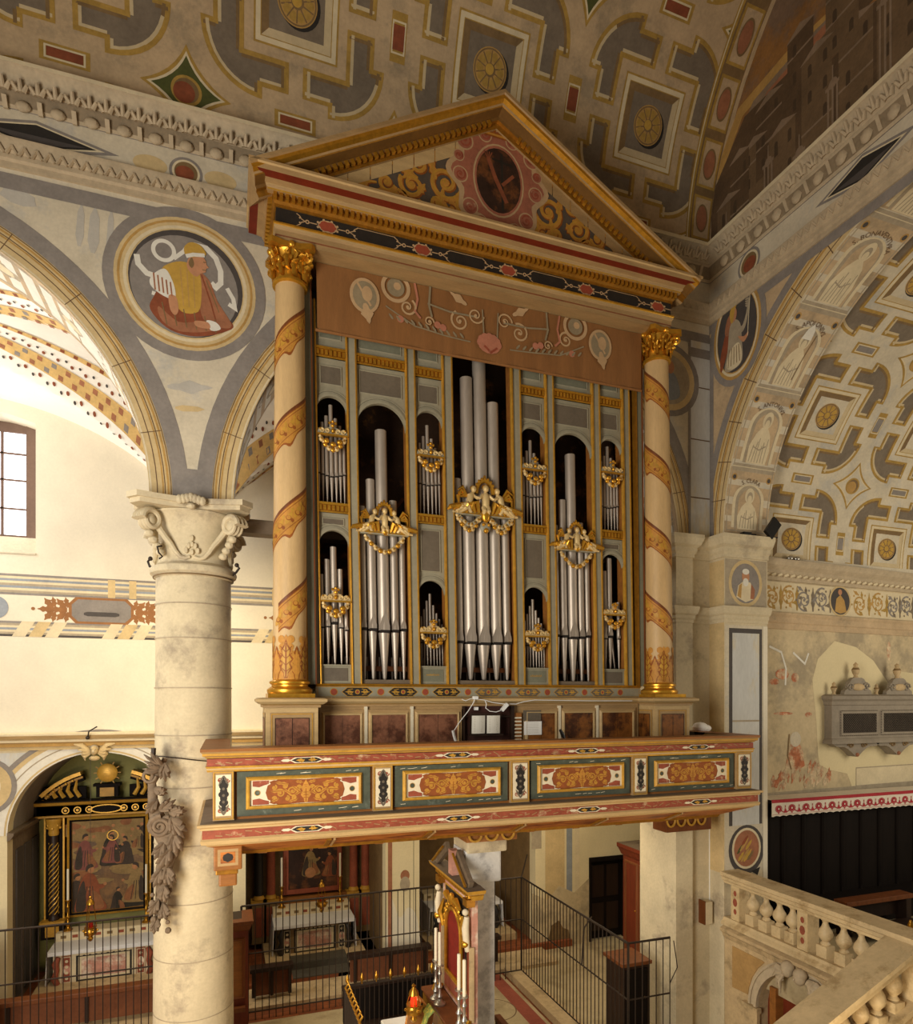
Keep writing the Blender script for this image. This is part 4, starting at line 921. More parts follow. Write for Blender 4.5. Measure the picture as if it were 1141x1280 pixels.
# -- dado: cornice, board, panels
mb = MB(); mb.box(.99, 5.95, 8.38, 8.8, 4.3, 5.7, 'tan_paint'); sub(mb, 'dado')
def panel(u0, u1, m, Y=8.38, z0=4.9, z1=5.62):
    x0, x1 = ax(u0, Y), ax(u1, Y); b = MB()
    b.box(x0, x1, Y-.03, Y, z0, z1, 'tan_paint'); b.mould([(x0+.045, z0+.05), (x0+.045, z1-.05), (x1-.045, z1-.05), (x1-.045, z0+.05)], [(-.02, 0), (-.02, .02), (.0, .025), (.012, .01), (.02, .0)], 'cream_paint', lambda a, c, h: (a, Y-.03-h, c), side=-1, closed=True)
    b.box(x0+.065, x1-.065, Y-.034, Y-.03, z0+.07, z1-.07, m)
    b.box((x0+x1)/2-.002, (x0+x1)/2+.002, Y-.0345, Y-.03, z0+.07, z1-.07, 'wood_dark')
    return sub(b, 'dado_panel')
for a, b in ((399, 455.5), (458, 512), (516, 576)): panel(a, b, 'burl')
for a, b in ((653, 697), (699, 744), (746, 793)): panel(a, b, 'burl_warm')
for u in (456.7, 514, 698, 745):
    x = ax(u, 8.38); mb = MB(); mb.box(x-.02, x+.02, 8.34, 8.38, 4.9, 5.66, 'cream_white'); sub(mb, 'dado_stile')
DC = [(0, 5.66), (.03, 5.66), (.03, 5.69), (.06, 5.7), (.1, 5.73), (.1, 5.76), (.07, 5.775), (0, 5.78)]
mb = MB(); mb.mould([(1.03, 8.38), (5.93, 8.38)], DC, 'cream_paint', mats=[M[k] for k in ('tan_paint', 'tan_paint', 'gilt_paint', 'cream_paint', 'cream_paint', 'cream_paint', 'tan_paint')]); sub(mb, 'dado_cornice')
# -- keyboard recess
x0, x1 = ax(577, 8.38), ax(640, 8.38)
mb = MB(); mb.box(x0, x1, 8.36, 8.375, 4.6, 5.66, 'wood_recess'); mb.box(x0, x1, 8.32, 8.36, 5.5, 5.52, 'wood_dark'); mb.box(x1-.05, x1, 8.3, 8.36, 4.6, 5.66, 'wood_dark'); mb.box(x0, x0+.02, 8.3, 8.36, 4.6, 5.66, 'wood_dark')
con = sub(mb, 'keyboard_recess')
mb = MB(); xa, xb = ax(588, 8.2), ax(626, 8.2); mb.box(xa, xb, 8.2, 8.23, 5.27, 5.56, 'wood_dark'); mb.box(xa-.02, xb+.02, 8.16, 8.23, 5.25, 5.275, 'wood_dark'); mb.build('music_desk', parent=con)
mb = MB(); xa, xb = ax(641, 8.33), ax(652, 8.33); mb.box(xa, xb, 8.33, 8.38, 4.7, 5.56, 'wood_warm'); sub(mb, 'stop_board')
sb = bpy.data.objects['stop_board']
for k in range(10):
    mb = MB(); z = 5.02+.052*k; mb.tube([(xa+.01, 8.32, z), (xb-.01, 8.32, z)], .012, 'wax', 6); mb.build('stop_lever', parent=sb)
# -- pedestals with their columns
COLP = []
for ci, (cx, bm_) in enumerate(((.72, 'burl'), (6.29, 'burl_warm'))):
    w = .31
    mb = MB(); mb.box(cx-w, cx+w, 8.0, 8.66, 4.3, 5.66, 'cream_paint')
    for (f0, f1, fn) in (((cx-w+.05), (cx+w-.05), lambda a, d, c: (a, 8.0-d, c)), (8.06, 8.6, lambda a, d, c: (cx-w-d, a, c))):
        P = Paint(); P.rect(f0, f1, 4.4, 5.6, M['tan_paint'], 1); P.frame(f0+.02, f1-.02, 4.4, 5.58, .012, M['gilt_paint'], 2); P.rect(f0+.06, f1-.06, 4.45, 5.53, M[bm_], 2); P.frame(f0+.06, f1-.06, 4.45, 5.53, .008, M['wood_dark'], 3); P.rect((f0+f1)/2-.003, (f0+f1)/2+.003, 4.45, 5.53, M['wood_dark'], 3)
        mb.paint(P, lambda a, b, d, fn=fn: fn(a, d, b), e=.004)
    ped = sub(mb, 'pedestal')
    sq = [(cx-w, 8.0), (cx+w, 8.0), (cx+w, 8.66), (cx-w, 8.66)]
    mb = MB(); mb.mould(sq, DC, 'cream_paint', closed=True, mats=[M[k] for k in ('tan_paint', 'tan_paint', 'gilt_paint', 'cream_paint', 'cream_paint', 'cream_paint', 'tan_paint')]); mb.box(cx-w, cx+w, 8.0, 8.66, 5.7, 5.78, 'cream_paint'); mb.build('pedestal_cap', parent=ped)
    cy = 8.32
    dx = 0. if ci == 0 else -.05
    mb = MB(); mb.box(cx-.28, cx+.28, cy-.28, cy+.28, 5.78, 5.83, 'gilt')
    mb.lathe([(.27, 0), (.28, .02), (.28, .05), (.25, .075), (.225, .09), (.225, .11), (.25, .125), (.25, .15), (.22, .165), (.21, .175)], (cx, cy, 5.83), 'gilt', 32); sub(mb, 'column_base')
    tr = lambda v: (v[0]+dx*(v[2]-5.9)/5.0, v[1], v[2])
    zb, zt = 6.0, 10.93; R0, R1 = .205, .178
    Rz = lambda z: R0+(R1-R0)*max(0, (z-zb-1.2)/(zt-zb-1.2))**1.3
    mb = MB(); mb.lathe([(Rz(zb+(zt-zb)*k/16), (zt-zb)*k/16) for k in range(17)], (cx, cy, zb), 'column_paint', 40)
    shaft = mb.build('column_shaft', parent=org, shear=tr)
    # painted ribbon winding round the shaft, and the sheath of leaves at its foot
    P = Paint(); C2 = 1.0; sgn = 1 if ci == 0 else -1      # a: turns, b: height ; unit a=1 -> full turn
    circ = 2*pi*.2
    def wind(P, b0, b1, m, l, a0, a1, n=90, wob=0.):
        up, dn = [], []
        for k in range(n+1):
            a = a0+(a1-a0)*k/n; z = a*1.13
            up.append((a, z+b1)); dn.append((a, z+b0-(wob*max(0, sin(a*2*pi*2.0))**6)))
        pts = up+dn; N = n+1
        P.tri(pts, [t for k in range(n) for t in ((k, k+1, N+k+1), (k, N+k+1, N+k))], m, l)
    A0, A1 = .0, (3.5 if ci == 0 else 3.74); base = zb+.58 if ci == 0 else zb+.33
    wind(P, 0, .34, M['ochre_shade'], 1, A0, A1, 160, .1); wind(P, .02, .31, M['ochre_paint'], 2, A0, A1, 160, .08); wind(P, .04, .05, M['ochre_shade'], 3, A0, A1, 160); wind(P, .275, .285, M['ochre_shade'], 3, A0, A1, 160); wind(P, .325, .365, M['wood_mid'], 1, A0, A1, 160)
    k = A0
    while k < A1:
        z = k*1.13; q = .055
        P.leaf(k-.03, (k-.03)*1.13+.12, k+.035, (k+.035)*1.13+.21, .03, M['gilt_paint'], 4, 1); P.disc(k, z+.16+.03*sin(k*40), q*.62/circ, M['ochre_shade'], 5, ry=q*.62, n=9); P.disc(k, z+.165+.03*sin(k*40), q*.48/circ, M['ochre_paint'], 6, ry=q*.48, n=9)
        P.disc(k+.035, (k+.035)*1.13+.1, .02/circ, M['ochre_shade'], 4, ry=.025, n=8); P.disc(k+.035, (k+.035)*1.13+.23, .02/circ, M['gilt_paint'], 4, ry=.025, n=8); k += .085
    off = .62 if ci == 0 else .12
    def onshaft(a, b, d):
        z = min(zt-.03, b+base); t = sgn*2*pi*a+2*pi*off; r = Rz(z)+d+.0005
        return tr((cx+r*cos(t), cy+r*sin(t), z))
    mb = MB(); mb.paint(P.refine(.03, 0) or P, onshaft, e=.0012); mb.build('painted_ribbon', parent=shaft)
    P = Paint(); P.rect(0, 1, 0, .36, M['ochre_paint'], 1)
    for k in range(5):
        a = k/5; P.leaf(a+.1, 0, a+.1, .56, .085, M['ochre_paint'], 2, 4); P.leaf(a+.1, .02, a+.1, .5, .055, M['ochre_shade'], 3, 4); P.leaf(a+.1, .03, a+.1, .47, .042, M['gilt_paint'], 4, 4); P.leaf(a, 0, a, .42, .06, M['ochre_shade'], 2, 3); P.leaf(a, 0, a, .38, .04, M['ochre_paint'], 3, 3); P.line([(a+.1, .02), (a+.1, .45)], .012, M['ochre_shade'], 5)
        for s_ in (-1, 1):
            P.disc(a+.1+s_*.045, .5, .035, M['ochre_paint'], 3, ry=.05, n=10)
            for q in range(4): P.line([(a+.1, .1+.08*q), (a+.1+s_*.055, .16+.085*q)], .008, M['ochre_shade'], 5)
    P.refine(.025, 0)
    mb = MB(); mb.paint(P, lambda a, b, d: (cx+(R0+.003+d)*cos(2*pi*a), cy+(R0+.003+d)*sin(2*pi*a), zb+b), e=.0012); mb.build('leaf_sheath', parent=shaft)
    # carved capital: bell, two rows of acanthus, corner volutes, curved abacus with flower
    cx2 = cx+dx; z0 = 10.93
    mb = MB(); mb.lathe([(.185, 0), (.215, .015), (.215, .045), (.185, .06), (.175, .07), (.18, .2), (.205, .33), (.235, .38)], (cx2, cy, z0), 'gilt', 28)
    for row, (n, zz, hh, rr) in enumerate(((8, .07, .17, .185), (8, .14, .2, .19))):
        for k in range(n):
            t = 2*pi*(k+.5*row)/n+.2
            pts = []; rad = []
            for j in range(6):
                q = j/5; r = rr+.02+.05*q**2+(.03 if j >= 4 else 0); z = z0+zz+hh*sin(q*1.9)/sin(1.6)*.95
                pts.append((cx2+r*cos(t), cy+r*sin(t), z)); rad.append((.045, .058, .06, .055, .042, .02)[j])
            mb.tube(pts, rad, 'gilt', 8, flat=.4)
            for s_ in (-1, 1):
                mb.ball((cx2+(rr+.045)*cos(t+s_*.16), cy+(rr+.045)*sin(t+s_*.16), z0+zz+hh*.62), (.025, .025, .03), 'gilt', 6, 5)
    ab = []
    for k in range(4):
        t0 = pi/4+pi/2*k; c0 = Vector((cx2+.37*cos(t0), cy+.37*sin(t0)))
        ab += [(c0.x+.035*cos(t0+pi/2)*-1, c0.y+.035*sin(t0+pi/2)*-1), (c0.x+.035*cos(t0+pi/2), c0.y+.035*sin(t0+pi/2))]
        for q in (.25, .5, .75):
            t1 = t0+pi/2*q; r = .27-.06*sin(pi*q)+.0
            r = .37*(1-sin(pi*q))*0+ (.235 if q == .5 else .265)
            ab.append((cx2+r*cos(t1), cy+r*sin(t1)))
    mb.prism(ab, z0+.38, z0+.45, 'gilt', lambda a, b, d: (a, b, d))
    for k in range(4):
        t = pi/4+pi/2*k; r = .3
        sp = []
        for j in range(15):
            q = j/14; rr = .065*(1-.75*q); an = pi*.6+q*2*pi*1.5
            sp.append((cx2+(r+rr*cos(an))*cos(t), cy+(r+rr*cos(an))*sin(t), z0+.31+rr*sin(an)))
        mb.tube(sp, [.026-.012*j/14 for j in range(15)], 'gilt', 6)
        t2 = pi/2*k; mb.ball((cx2+.235*cos(t2), cy+.235*sin(t2), z0+.42), .045, 'gilt', 8, 6)
        for s_ in (-1, 1): mb.tube([(cx2+.2*cos(t2+s_*.1), cy+.2*sin(t2+s_*.1), z0+.24), (cx2+.235*cos(t2+s_*.3), cy+.235*sin(t2+s_*.3), z0+.34), (cx2+.24*cos(t2+s_*.14), cy+.24*sin(t2+s_*.14), z0+.36)], [.02, .018, .012], 'gilt', 6)
    sub(mb, 'capital')

# -- base rail of the case, painted with hexagons and discs
mb = MB(); mb.box(1.06, 6.03, 8.44, 8.8, 5.78, 5.95, 'grey_paint'); mb.mould([(1.06, 8.44), (6.03, 8.44)], [(0, 5.925), (.02, 5.93), (.03, 5.945), (.02, 5.96), (0, 5.965)], 'gilt')
P = Paint(); P.frame(1.08, 6.01, 5.79, 5.92, .006, M['gilt_paint'], 1)
for k in range(7):
    x = 1.6+.625*k
    hexa = [(x-.2, 5.855), (x-.13, 5.91), (x+.13, 5.91), (x+.2, 5.855), (x+.13, 5.8), (x-.13, 5.8)]
    P.poly([(x+(a-x)*1.06, 5.855+(b-5.855)*1.1) for a, b in hexa], M['gilt_paint'], 1); P.poly(hexa, M['black_paint' if k < 3 else 'grey_panel'], 2); P.disc(x, 5.855, .032, M['gilt_paint'], 3); P.disc(x, 5.855, .02, M['red_flat'], 4)
    for s_ in (-1, 1):
        P.spiral(x+s_*.1, 5.855, .035, 0, 1.2, M['gilt_paint'], 3, .009, s_); P.leaf(x+s_*.05, 5.855, x+s_*.17, 5.855, .012, M['gilt_paint'], 3)
        P.line([(x+s_*.06, 5.815), (x+s_*.13, 5.83)], .008, M['gilt_paint'], 3); P.line([(x+s_*.06, 5.895), (x+s_*.13, 5.88)], .008, M['gilt_paint'], 3)
for k in range(8):
    x = 1.29+.625*k; P.disc(x, 5.855, .05, M['gilt_paint'], 1); P.disc(x, 5.855, .042, M['red_flat'], 2)
mb.paint(P, XZ(8.44)); sub(mb, 'base_rail')

# -- case front: pilasters from the measured boundaries (bottom row of the photo), made symmetrical
L_ = [395.5, 446, 519.3, 565.2]
xs = [ax(u, YF-.04) for u in L_]; xr = [ax(u, YF-.04) for u in (786.7, 749.6, 692, 650.4)]
PX = [(a, b) for a, b in zip(xs, xr)]
PIL = []                       # (x centre, half width)
for (a, b), hw in zip(PX, (.052, .052, .052, .058)): PIL += [(a, hw), (b, hw)]
for x, hw in PIL:
    b = MB(); b.box(x-hw, x+hw, YF-.05, YF, 5.95, 10.95, 'grey_paint'); b.box(x-hw-.004, x+hw+.004, YF, YF+.16, 5.95, 10.95, 'wood_warm')
    for s_ in (-1, 1):
        xx = x+s_*(hw+.008); b.box(xx-.011, xx+.011, YF-.065, YF-.01, 5.95, 10.95, 'gilt_paint'); b.tube([(xx-s_*.004, YF-.07, 5.96), (xx-s_*.004, YF-.07, 10.95)], .008, 'gilt', 6)
    sub(b, 'pilaster', shear=LEAN)
# outer posts beside the columns
for x in (1.0, 6.02):
    b = MB(); b.box(x-.05, x+.05, 8.38, 8.7, 5.95, 11.38, 'grey_dim'); b.box(x-.062, x-.045, 8.36, 8.7, 5.95, 11.38, 'gilt_dark'); b.box(x+.045, x+.062, 8.36, 8.7, 5.95, 11.38, 'wood_mid'); sub(b, 'case_post', shear=lambda v: (v[0]-.014*(v[2]-5.9), v[1], v[2]))
# inside of the case, dark, with its mottled back boards
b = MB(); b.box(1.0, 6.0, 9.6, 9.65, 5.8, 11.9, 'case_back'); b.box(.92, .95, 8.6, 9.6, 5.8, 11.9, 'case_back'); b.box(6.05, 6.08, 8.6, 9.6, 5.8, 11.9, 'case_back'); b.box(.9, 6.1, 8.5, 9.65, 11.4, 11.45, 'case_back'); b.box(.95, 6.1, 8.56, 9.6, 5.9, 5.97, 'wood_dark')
b.box(1.05, 5.98, 8.85, 8.9, 6.15, 6.22, 'wood_mid')
for x in [1.1+.06*k for k in range(81)]: b.box(x, x+.02, 8.9, 8.91, 5.97, 6.35, 'pipe_dull') if int(x*37) % 3 else None
for (xa, za, xb, zb_) in ((2.15, 8.3, 2.5, 8.75), (5.0, 8.2, 5.4, 8.7)): b.beam((xa, 9.3, za), (xb, 9.3, zb_), .05, .05, 'wood_mid')
sub(b, 'case_back', shear=LEAN)

# -- one bay of the front: boards with arch, panels, dentil band
def dentils(x0, x1, z0, z1, y, name, parent=None, shear=LEAN):
    b = MB(); h = z1-z0
    b.box(x0, x1, y-.02, y+.05, z0, z1, 'gilt_dark'); b.box(x0, x1, y-.05, y, z1-h*.25, z1, 'gilt'); b.box(x0, x1, y-.03, y, z0, z0+h*.14, 'gilt')
    n = max(3, round((x1-x0)/.055)); w = (x1-x0)/n
    for k in range(n): b.box(x0+w*(k+.2), x0+w*(k+.8), y-.042, y, z0+h*.2, z0+h*.72, 'gilt')
    return sub(b, name, parent, shear=shear)
def arch_board(x0, x1, zlow, zs_top, ztop, panels, name='arched_board'):
    """board between pilasters whose lower edge is a round arch: springing so that the crown is at zs_top"""
    r = (x1-x0)/2-.004; cx = (x0+x1)/2; zsp = zs_top-r
    b = MB(); y = YF
    pts = [(x0, ztop), (x0, zsp)]+arcpts(cx, zsp, r, 180, 0, 24)+[(x1, zsp), (x1, ztop)]
    b.prism(pts, y, y+.03, 'grey_paint', lambda a, c, d: (a, d, c))
    for r0, r1, o in ((r-.0, r+.035, .03), (r+.035, r+.06, .018), (r+.07, r+.09, .01)):
        a = arcpts(cx, zsp, r1, 0, 180, 24); i_ = arcpts(cx, zsp, r0, 180, 0, 24)
        cl = lambda P_: [(min(max(q[0], x0), x1), q[1]) for q in P_]
        b.prism(cl(a)+cl(i_), y-o, y, 'grey_paint', lambda a, c, d: (a, d, c))
    for p0, p1, q0, q1, m in panels:
        b.box(p0, p1, y-.006, y, q0, q1, m); b.mould([(p0, q0), (p0, q1), (p1, q1), (p1, q0)], [(-.012, 0), (-.004, .014), (.006, .012), (.012, 0)], 'grey_paint', lambda a, c, h: (a, y-h, c), side=-1, closed=True)
    return sub(b, name, shear=LEAN)
def base_panel(x0, x1, script):
    b = MB(); b.box(x0, x1, YF-.01, YF+.05, 5.96, 6.21, 'grey_paint'); b.box(x0+.045, x1-.045, YF-.016, YF-.01, 6.0, 6.17, 'grey_dim' if script else 'grey_panel'); b.box(x0, x1, YF-.03, YF+.05, 6.195, 6.215, 'grey_paint')
    if script:
        P = Paint(); r = random.Random(int(x0*50)); xx = x0+.1
        while xx < x1-.12: P.line([(xx, 6.08), (xx+.012, 6.1+.012*r.random()), (xx+.02, 6.085)], .006, M['gilt_paint'], 1); xx += .024
        b.paint(P, XZ(YF-.016))
    sub(b, 'base_panel', shear=LEAN)
cx_of = lambda a, b: (PX[a], PX[b])
bays = []
(l0, r0_), (l1, r1_), (l2, r2_), (l3, r3_) = PX
g = .066
OUT = [(l0+g, l1-g), (r1_+g, r0_-g)]; WIDE = [(l1+g, l2-g), (r2_+g, r1_-g)]; INN = [(l2+g, l3-g-.006), (r3_+g+.006, r2_-g)]; CEN = (l3+g+.006, r3_-g-.006)
for x0, x1 in OUT:
    arch_board(x0, x1, 8.3, 9.74, 10.95, [(x0+.06, x1-.06, 9.9, 10.14, 'grey_panel'), (x0+.06, x1-.06, 10.5, 10.8, 'grey_dim')]); dentils(x0, x1, 10.24, 10.37, YF, 'dentil_band')
    arch_board(x0, x1, 6.2, 7.98, 8.34, [(x0+.06, x1-.06, 8.06, 8.14, 'grey_panel')]); dentils(x0, x1, 8.21, 8.34, YF, 'dentil_band'); base_panel(x0, x1, False)
for x0, x1 in INN:
    arch_board(x0, x1, 8.3, 9.74, 10.95, [(x0+.06, x1-.06, 9.86, 10.1, 'grey_panel'), (x0+.06, x1-.06, 10.45, 10.8, 'grey_dim')]); dentils(x0, x1, 10.2, 10.33, YF, 'dentil_band')
    arch_board(x0, x1, 6.2, 7.4, 8.32, [(x0+.06, x1-.06, 7.53, 8.1, 'grey_panel')]); dentils(x0, x1, 8.18, 8.31, YF, 'dentil_band'); base_panel(x0, x1, True)
for x0, x1 in WIDE:
    arch_board(x0, x1, 6.0, 9.74, 10.95, [(x0+.05, x1-.05, 9.86, 10.16, 'grey_panel'), (x0+.05, x1-.05, 10.45, 10.8, 'grey_dim')]); dentils(x0, x1, 10.23, 10.36, YF, 'dentil_band')
for x0, x1 in WIDE+[CEN]:
    b = MB(); b.box(x0, x1, YF-.02, YF+.1, 5.95, 6.02, 'wood_grey'); sub(b, 'pipe_sill', shear=LEAN)

# -- pipes: conical foot, flattened mouth with pointed upper lip, plain round body
def pipe(x, r, zfoot, zmouth, ztop, y=YF+.075, dull=False, tilt=0.):
    m = 'pipe_dull' if dull else 'pipe_tin'
    sh = (lambda v: (LEAN(v)[0]+tilt*(v[2]-zfoot), v[1], v[2]))
    b = MB(); b.lathe([(r*.97, 0), (r, .01), (r, ztop-zmouth-.0)], (x, y, zmouth+.03 if r > .04 else zmouth+.01), m, 20 if r > .035 else 12, cap=False)
    zz = ztop+(.03 if r > .04 else .01)
    b.lathe([(r, zz), (r*.9, zz), (r*.9, zz-.12)], (x, y, 0), 'pipe_dull', 20 if r > .035 else 12, cap=False)
    lip = r*3.2 if r > .035 else r*2.6                   # raised pointed upper lip
    pts = [(-r*.82, 0), (r*.82, 0), (r*.82, lip*.28), (r*.5, lip*.66), (0, lip), (-r*.5, lip*.66), (-r*.82, lip*.28)]
    zm = zmouth+(.03 if r > .04 else .01)
    b.prism(pts, y-r*1.08, y-r*.55, m, lambda a, c, d: (x+a, d+abs(a)*.15, zm+c))
    p = b.build('pipe', parent=org, shear=sh)
    b = MB(); b.lathe([(r*.2, 0), (r*.32, .02), (r*.97, zmouth-zfoot)], (x, y, zfoot), m, 20 if r > .035 else 12)
    b.build('foot', parent=p, shear=sh)
    b = MB(); b.box(x-r*.8, x+r*.8, y-r*.99, y, zmouth-.004, zm+.006, 'pipe_dark'); b.build('mouth', parent=p, shear=sh)
    return p
def rank(x0, x1, rs, zf, zm, tops, **k):
    tot = sum(rs)*2; gap = (x1-x0-tot)/(len(rs)+1) if x1-x0 > tot else .004; x = x0+gap
    for i, r in enumerate(rs):
        pipe(x+r, r, zf, zm[i] if isinstance(zm, list) else zm, tops[i], **k); x += 2*r+gap
for bi, (x0, x1) in enumerate(OUT):
    w = x1-x0
    rank(x0, x1, [w*f for f in (.052, .056, .062, .068, .062, .056, .052)], 8.36, [8.74, 8.725, 8.71, 8.70, 8.71, 8.725, 8.74], [9.33, 9.41, 9.5, 9.65, 9.48, 9.39, 9.28])
    if bi == 0: rank(x0, x1, [w*f for f in (.07, .09, .105, .085, .07)], 6.22, [6.7, 6.71, 6.75, 6.7, 6.67], [7.4, 7.6, 7.75, 7.48, 7.1])
    else:
        rank(x0, x1-w*.36, [w*f for f in (.07, .09, .105)], 6.22, [6.68, 6.68, 6.7], [7.5, 7.72, 7.9]); pipe(x1-w*.29, w*.065, 6.22, 6.7, 7.3, tilt=-.12, dull=True); pipe(x1-w*.1, w*.07, 6.22, 6.68, 7.25)
for bi, (x0, x1) in enumerate(INN):
    w = x1-x0
    rank(x0, x1, [w*f for f in (.045, .05, .056, .062, .056, .05, .045)], 8.33, [8.76, 8.75, 8.74, 8.73, 8.74, 8.75, 8.76], [9.24, 9.31, 9.41, 9.57, 9.39, 9.27, 9.2])
    rank(x0, x1, [w*f for f in (.036, .038, .042, .046, .05, .046, .042, .038, .036)], 6.22, 6.54, [6.84, 6.9, 7.0, 7.12, 7.22, 7.06, 6.95, 6.87, 6.8], dull=bi == 0)
for bi, (x0, x1) in enumerate(WIDE):
    w = x1-x0; t = ([8.33, 8.7, 9.38, 8.44, 8.0] if bi == 0 else [8.33, 8.72, 9.42, 8.4, 8.0])
    rank(x0, x1, [w*f for f in (.066, .088, .118, .082, .066)], 6.02, [6.69, 6.68, 6.66, 6.67, 6.69], t, dull=False)
x0, x1 = CEN; w = x1-x0
rank(x0, x1, [w*f for f in (.07, .098, .105, .095, .072)], 6.03, [6.55, 6.54, 6.53, 6.54, 6.55], [8.85, 10.3, 10.95, 10.0, 8.6])

# -- carved gilt pipe shades hung across the pipes
def garland(b, x0, x1, z, dip, m='gilt', n=7, y=8.45):
    for k in range(n):
        t = (k+.5)/n; zz = z-dip*sin(pi*t); b.ball((x0+(x1-x0)*t, y, zz), (.035, .03, .035), m if k % 2 else 'gilt_pale', 8, 6); b.ball((x0+(x1-x0)*t, y-.028, zz), .014, 'gilt', 6, 4)
    b.tube([(x0+(x1-x0)*k/12, y+.01, z+.015-dip*sin(pi*k/12)) for k in range(13)], .022, 'gilt_pale', 6)
def putto(b, x, z, s, y, lean, arm, wing):
    """small winged child: head with hair, body, limbs, feathered wing"""
    m = 'gilt_pale'; hx = x+lean*.05*s
    b.ball((hx, y-.02*s, z+.30*s), (.042*s, .042*s, .05*s), m, 10, 8); b.ball((hx, y+.008*s, z+.325*s), (.047*s, .043*s, .04*s), 'gilt', 10, 6)
    b.ball((hx-.01*s*lean, y-.062*s, z+.295*s), .01*s, m, 6, 4)
    b.tube([(hx, y, z+.26*s), (x, y-.01*s, z+.2*s), (x-lean*.02*s, y-.01*s, z+.1*s), (x-lean*.05*s, y, z+.04*s)], [.022*s, .052*s, .05*s, .05*s], m, 10)
    for (dx, dz) in ((-.03, 0), (.03, .01)): b.tube([(x-lean*.05*s+dx*s, y-.01*s, z+.05*s), (x-lean*.12*s+dx*s, y-.04*s, z+.0*s), (x-lean*.2*s+dx*s, y-.01*s, z-.05*s), (x-lean*.25*s+dx*s, y-.03*s, z-.06*s)], [.036*s, .034*s, .024*s, .016*s], m, 8)
    for a in arm: b.tube([(x+a*.045*s, y-.01*s, z+.215*s), (x+a*.1*s, y-.04*s, z+.16*s), (x+a*.17*s, y-.03*s, z+.18*s)], [.024*s, .02*s, .014*s], m, 8)
    for wd in wing:
        for k in range(4):
            b.tube([(x+wd*.04*s, y+.02*s, z+.2*s), (x+wd*(.12+.025*k)*s, y+.0*s, z+(.33-.05*k)*s), (x+wd*(.2-.005*k)*s, y-.02*s, z+(.27-.07*k)*s)], [.025*s, .036*s, .012*s], 'gilt', 6, flat=.7)
def small_shade(x0, x1, z, dull):
    cx = (x0+x1)/2; w = (x1-x0)*.97; y = 8.43; b = MB(); m = 'gilt_pale' if dull else 'grey_gilt'
    top = [(-.5, 0), (-.5, .1), (-.46, .2), (-.36, .22), (-.28, .16), (-.2, .24), (-.1, .26), (-.07, .36), (-.12, .4), (-.05, .47), (.05, .47), (.12, .4), (.07, .36), (.1, .26), (.2, .24), (.28, .16), (.36, .22), (.46, .2), (.5, .1), (.5, 0)]
    b.prism([(cx+a*w, z+c*w) for a, c in top], y, y+.025, m, lambda a, c, d: (a, d, c))
    for s_ in (-1, 1):
        for (a, c, r) in ((.36, .12, .085), (.18, .12, .08)):
            pts = [(cx+s_*(a+r*(1-.8*k/14)*cos(k*.75))*w, y-.012, z+(c+r*(1-.8*k/14)*sin(k*.75))*w) for k in range(15)]; b.tube(pts, [.012-.006*k/14 for k in range(15)], 'gilt_pale', 5)
        b.ball((cx+s_*.1*w, y-.01, z+.4*w), .02, 'gilt', 6, 5); b.ball((cx+s_*.42*w, y-.012, z+.17*w), .016, 'gilt', 6, 5)
    b.ball((cx, y-.015, z+.14*w), (.06*w, .03, .085*w), 'gilt', 10, 8); b.ball((cx, y-.02, z+.44*w), .022, 'gilt', 8, 6); b.ball((cx, y-.02, z+.3*w), .025, 'gilt', 8, 6)
    b.box(cx-w*.5, cx+w*.52, y-.025, y+.02, z-.012, z+.008, 'gilt')
    garland(b, cx-.44*w, cx+.44*w, z-.03, .42*w, 'gilt', 7, y)
    for s_ in (-1, 0, 1): b.ball((cx+s_*.22*w, y-.03, z-(.34 if s_ == 0 else .24)*w), (.04, .03, .034), 'gilt', 8, 6)
    return sub(b, 'pipe_shade', shear=LEAN)
for x0, x1 in OUT: small_shade(x0, x1, 9.21, False); small_shade(x0, x1, 7.04, True)
for x0, x1 in INN: small_shade(x0, x1, 9.1, False); small_shade(x0, x1, 6.67, True)
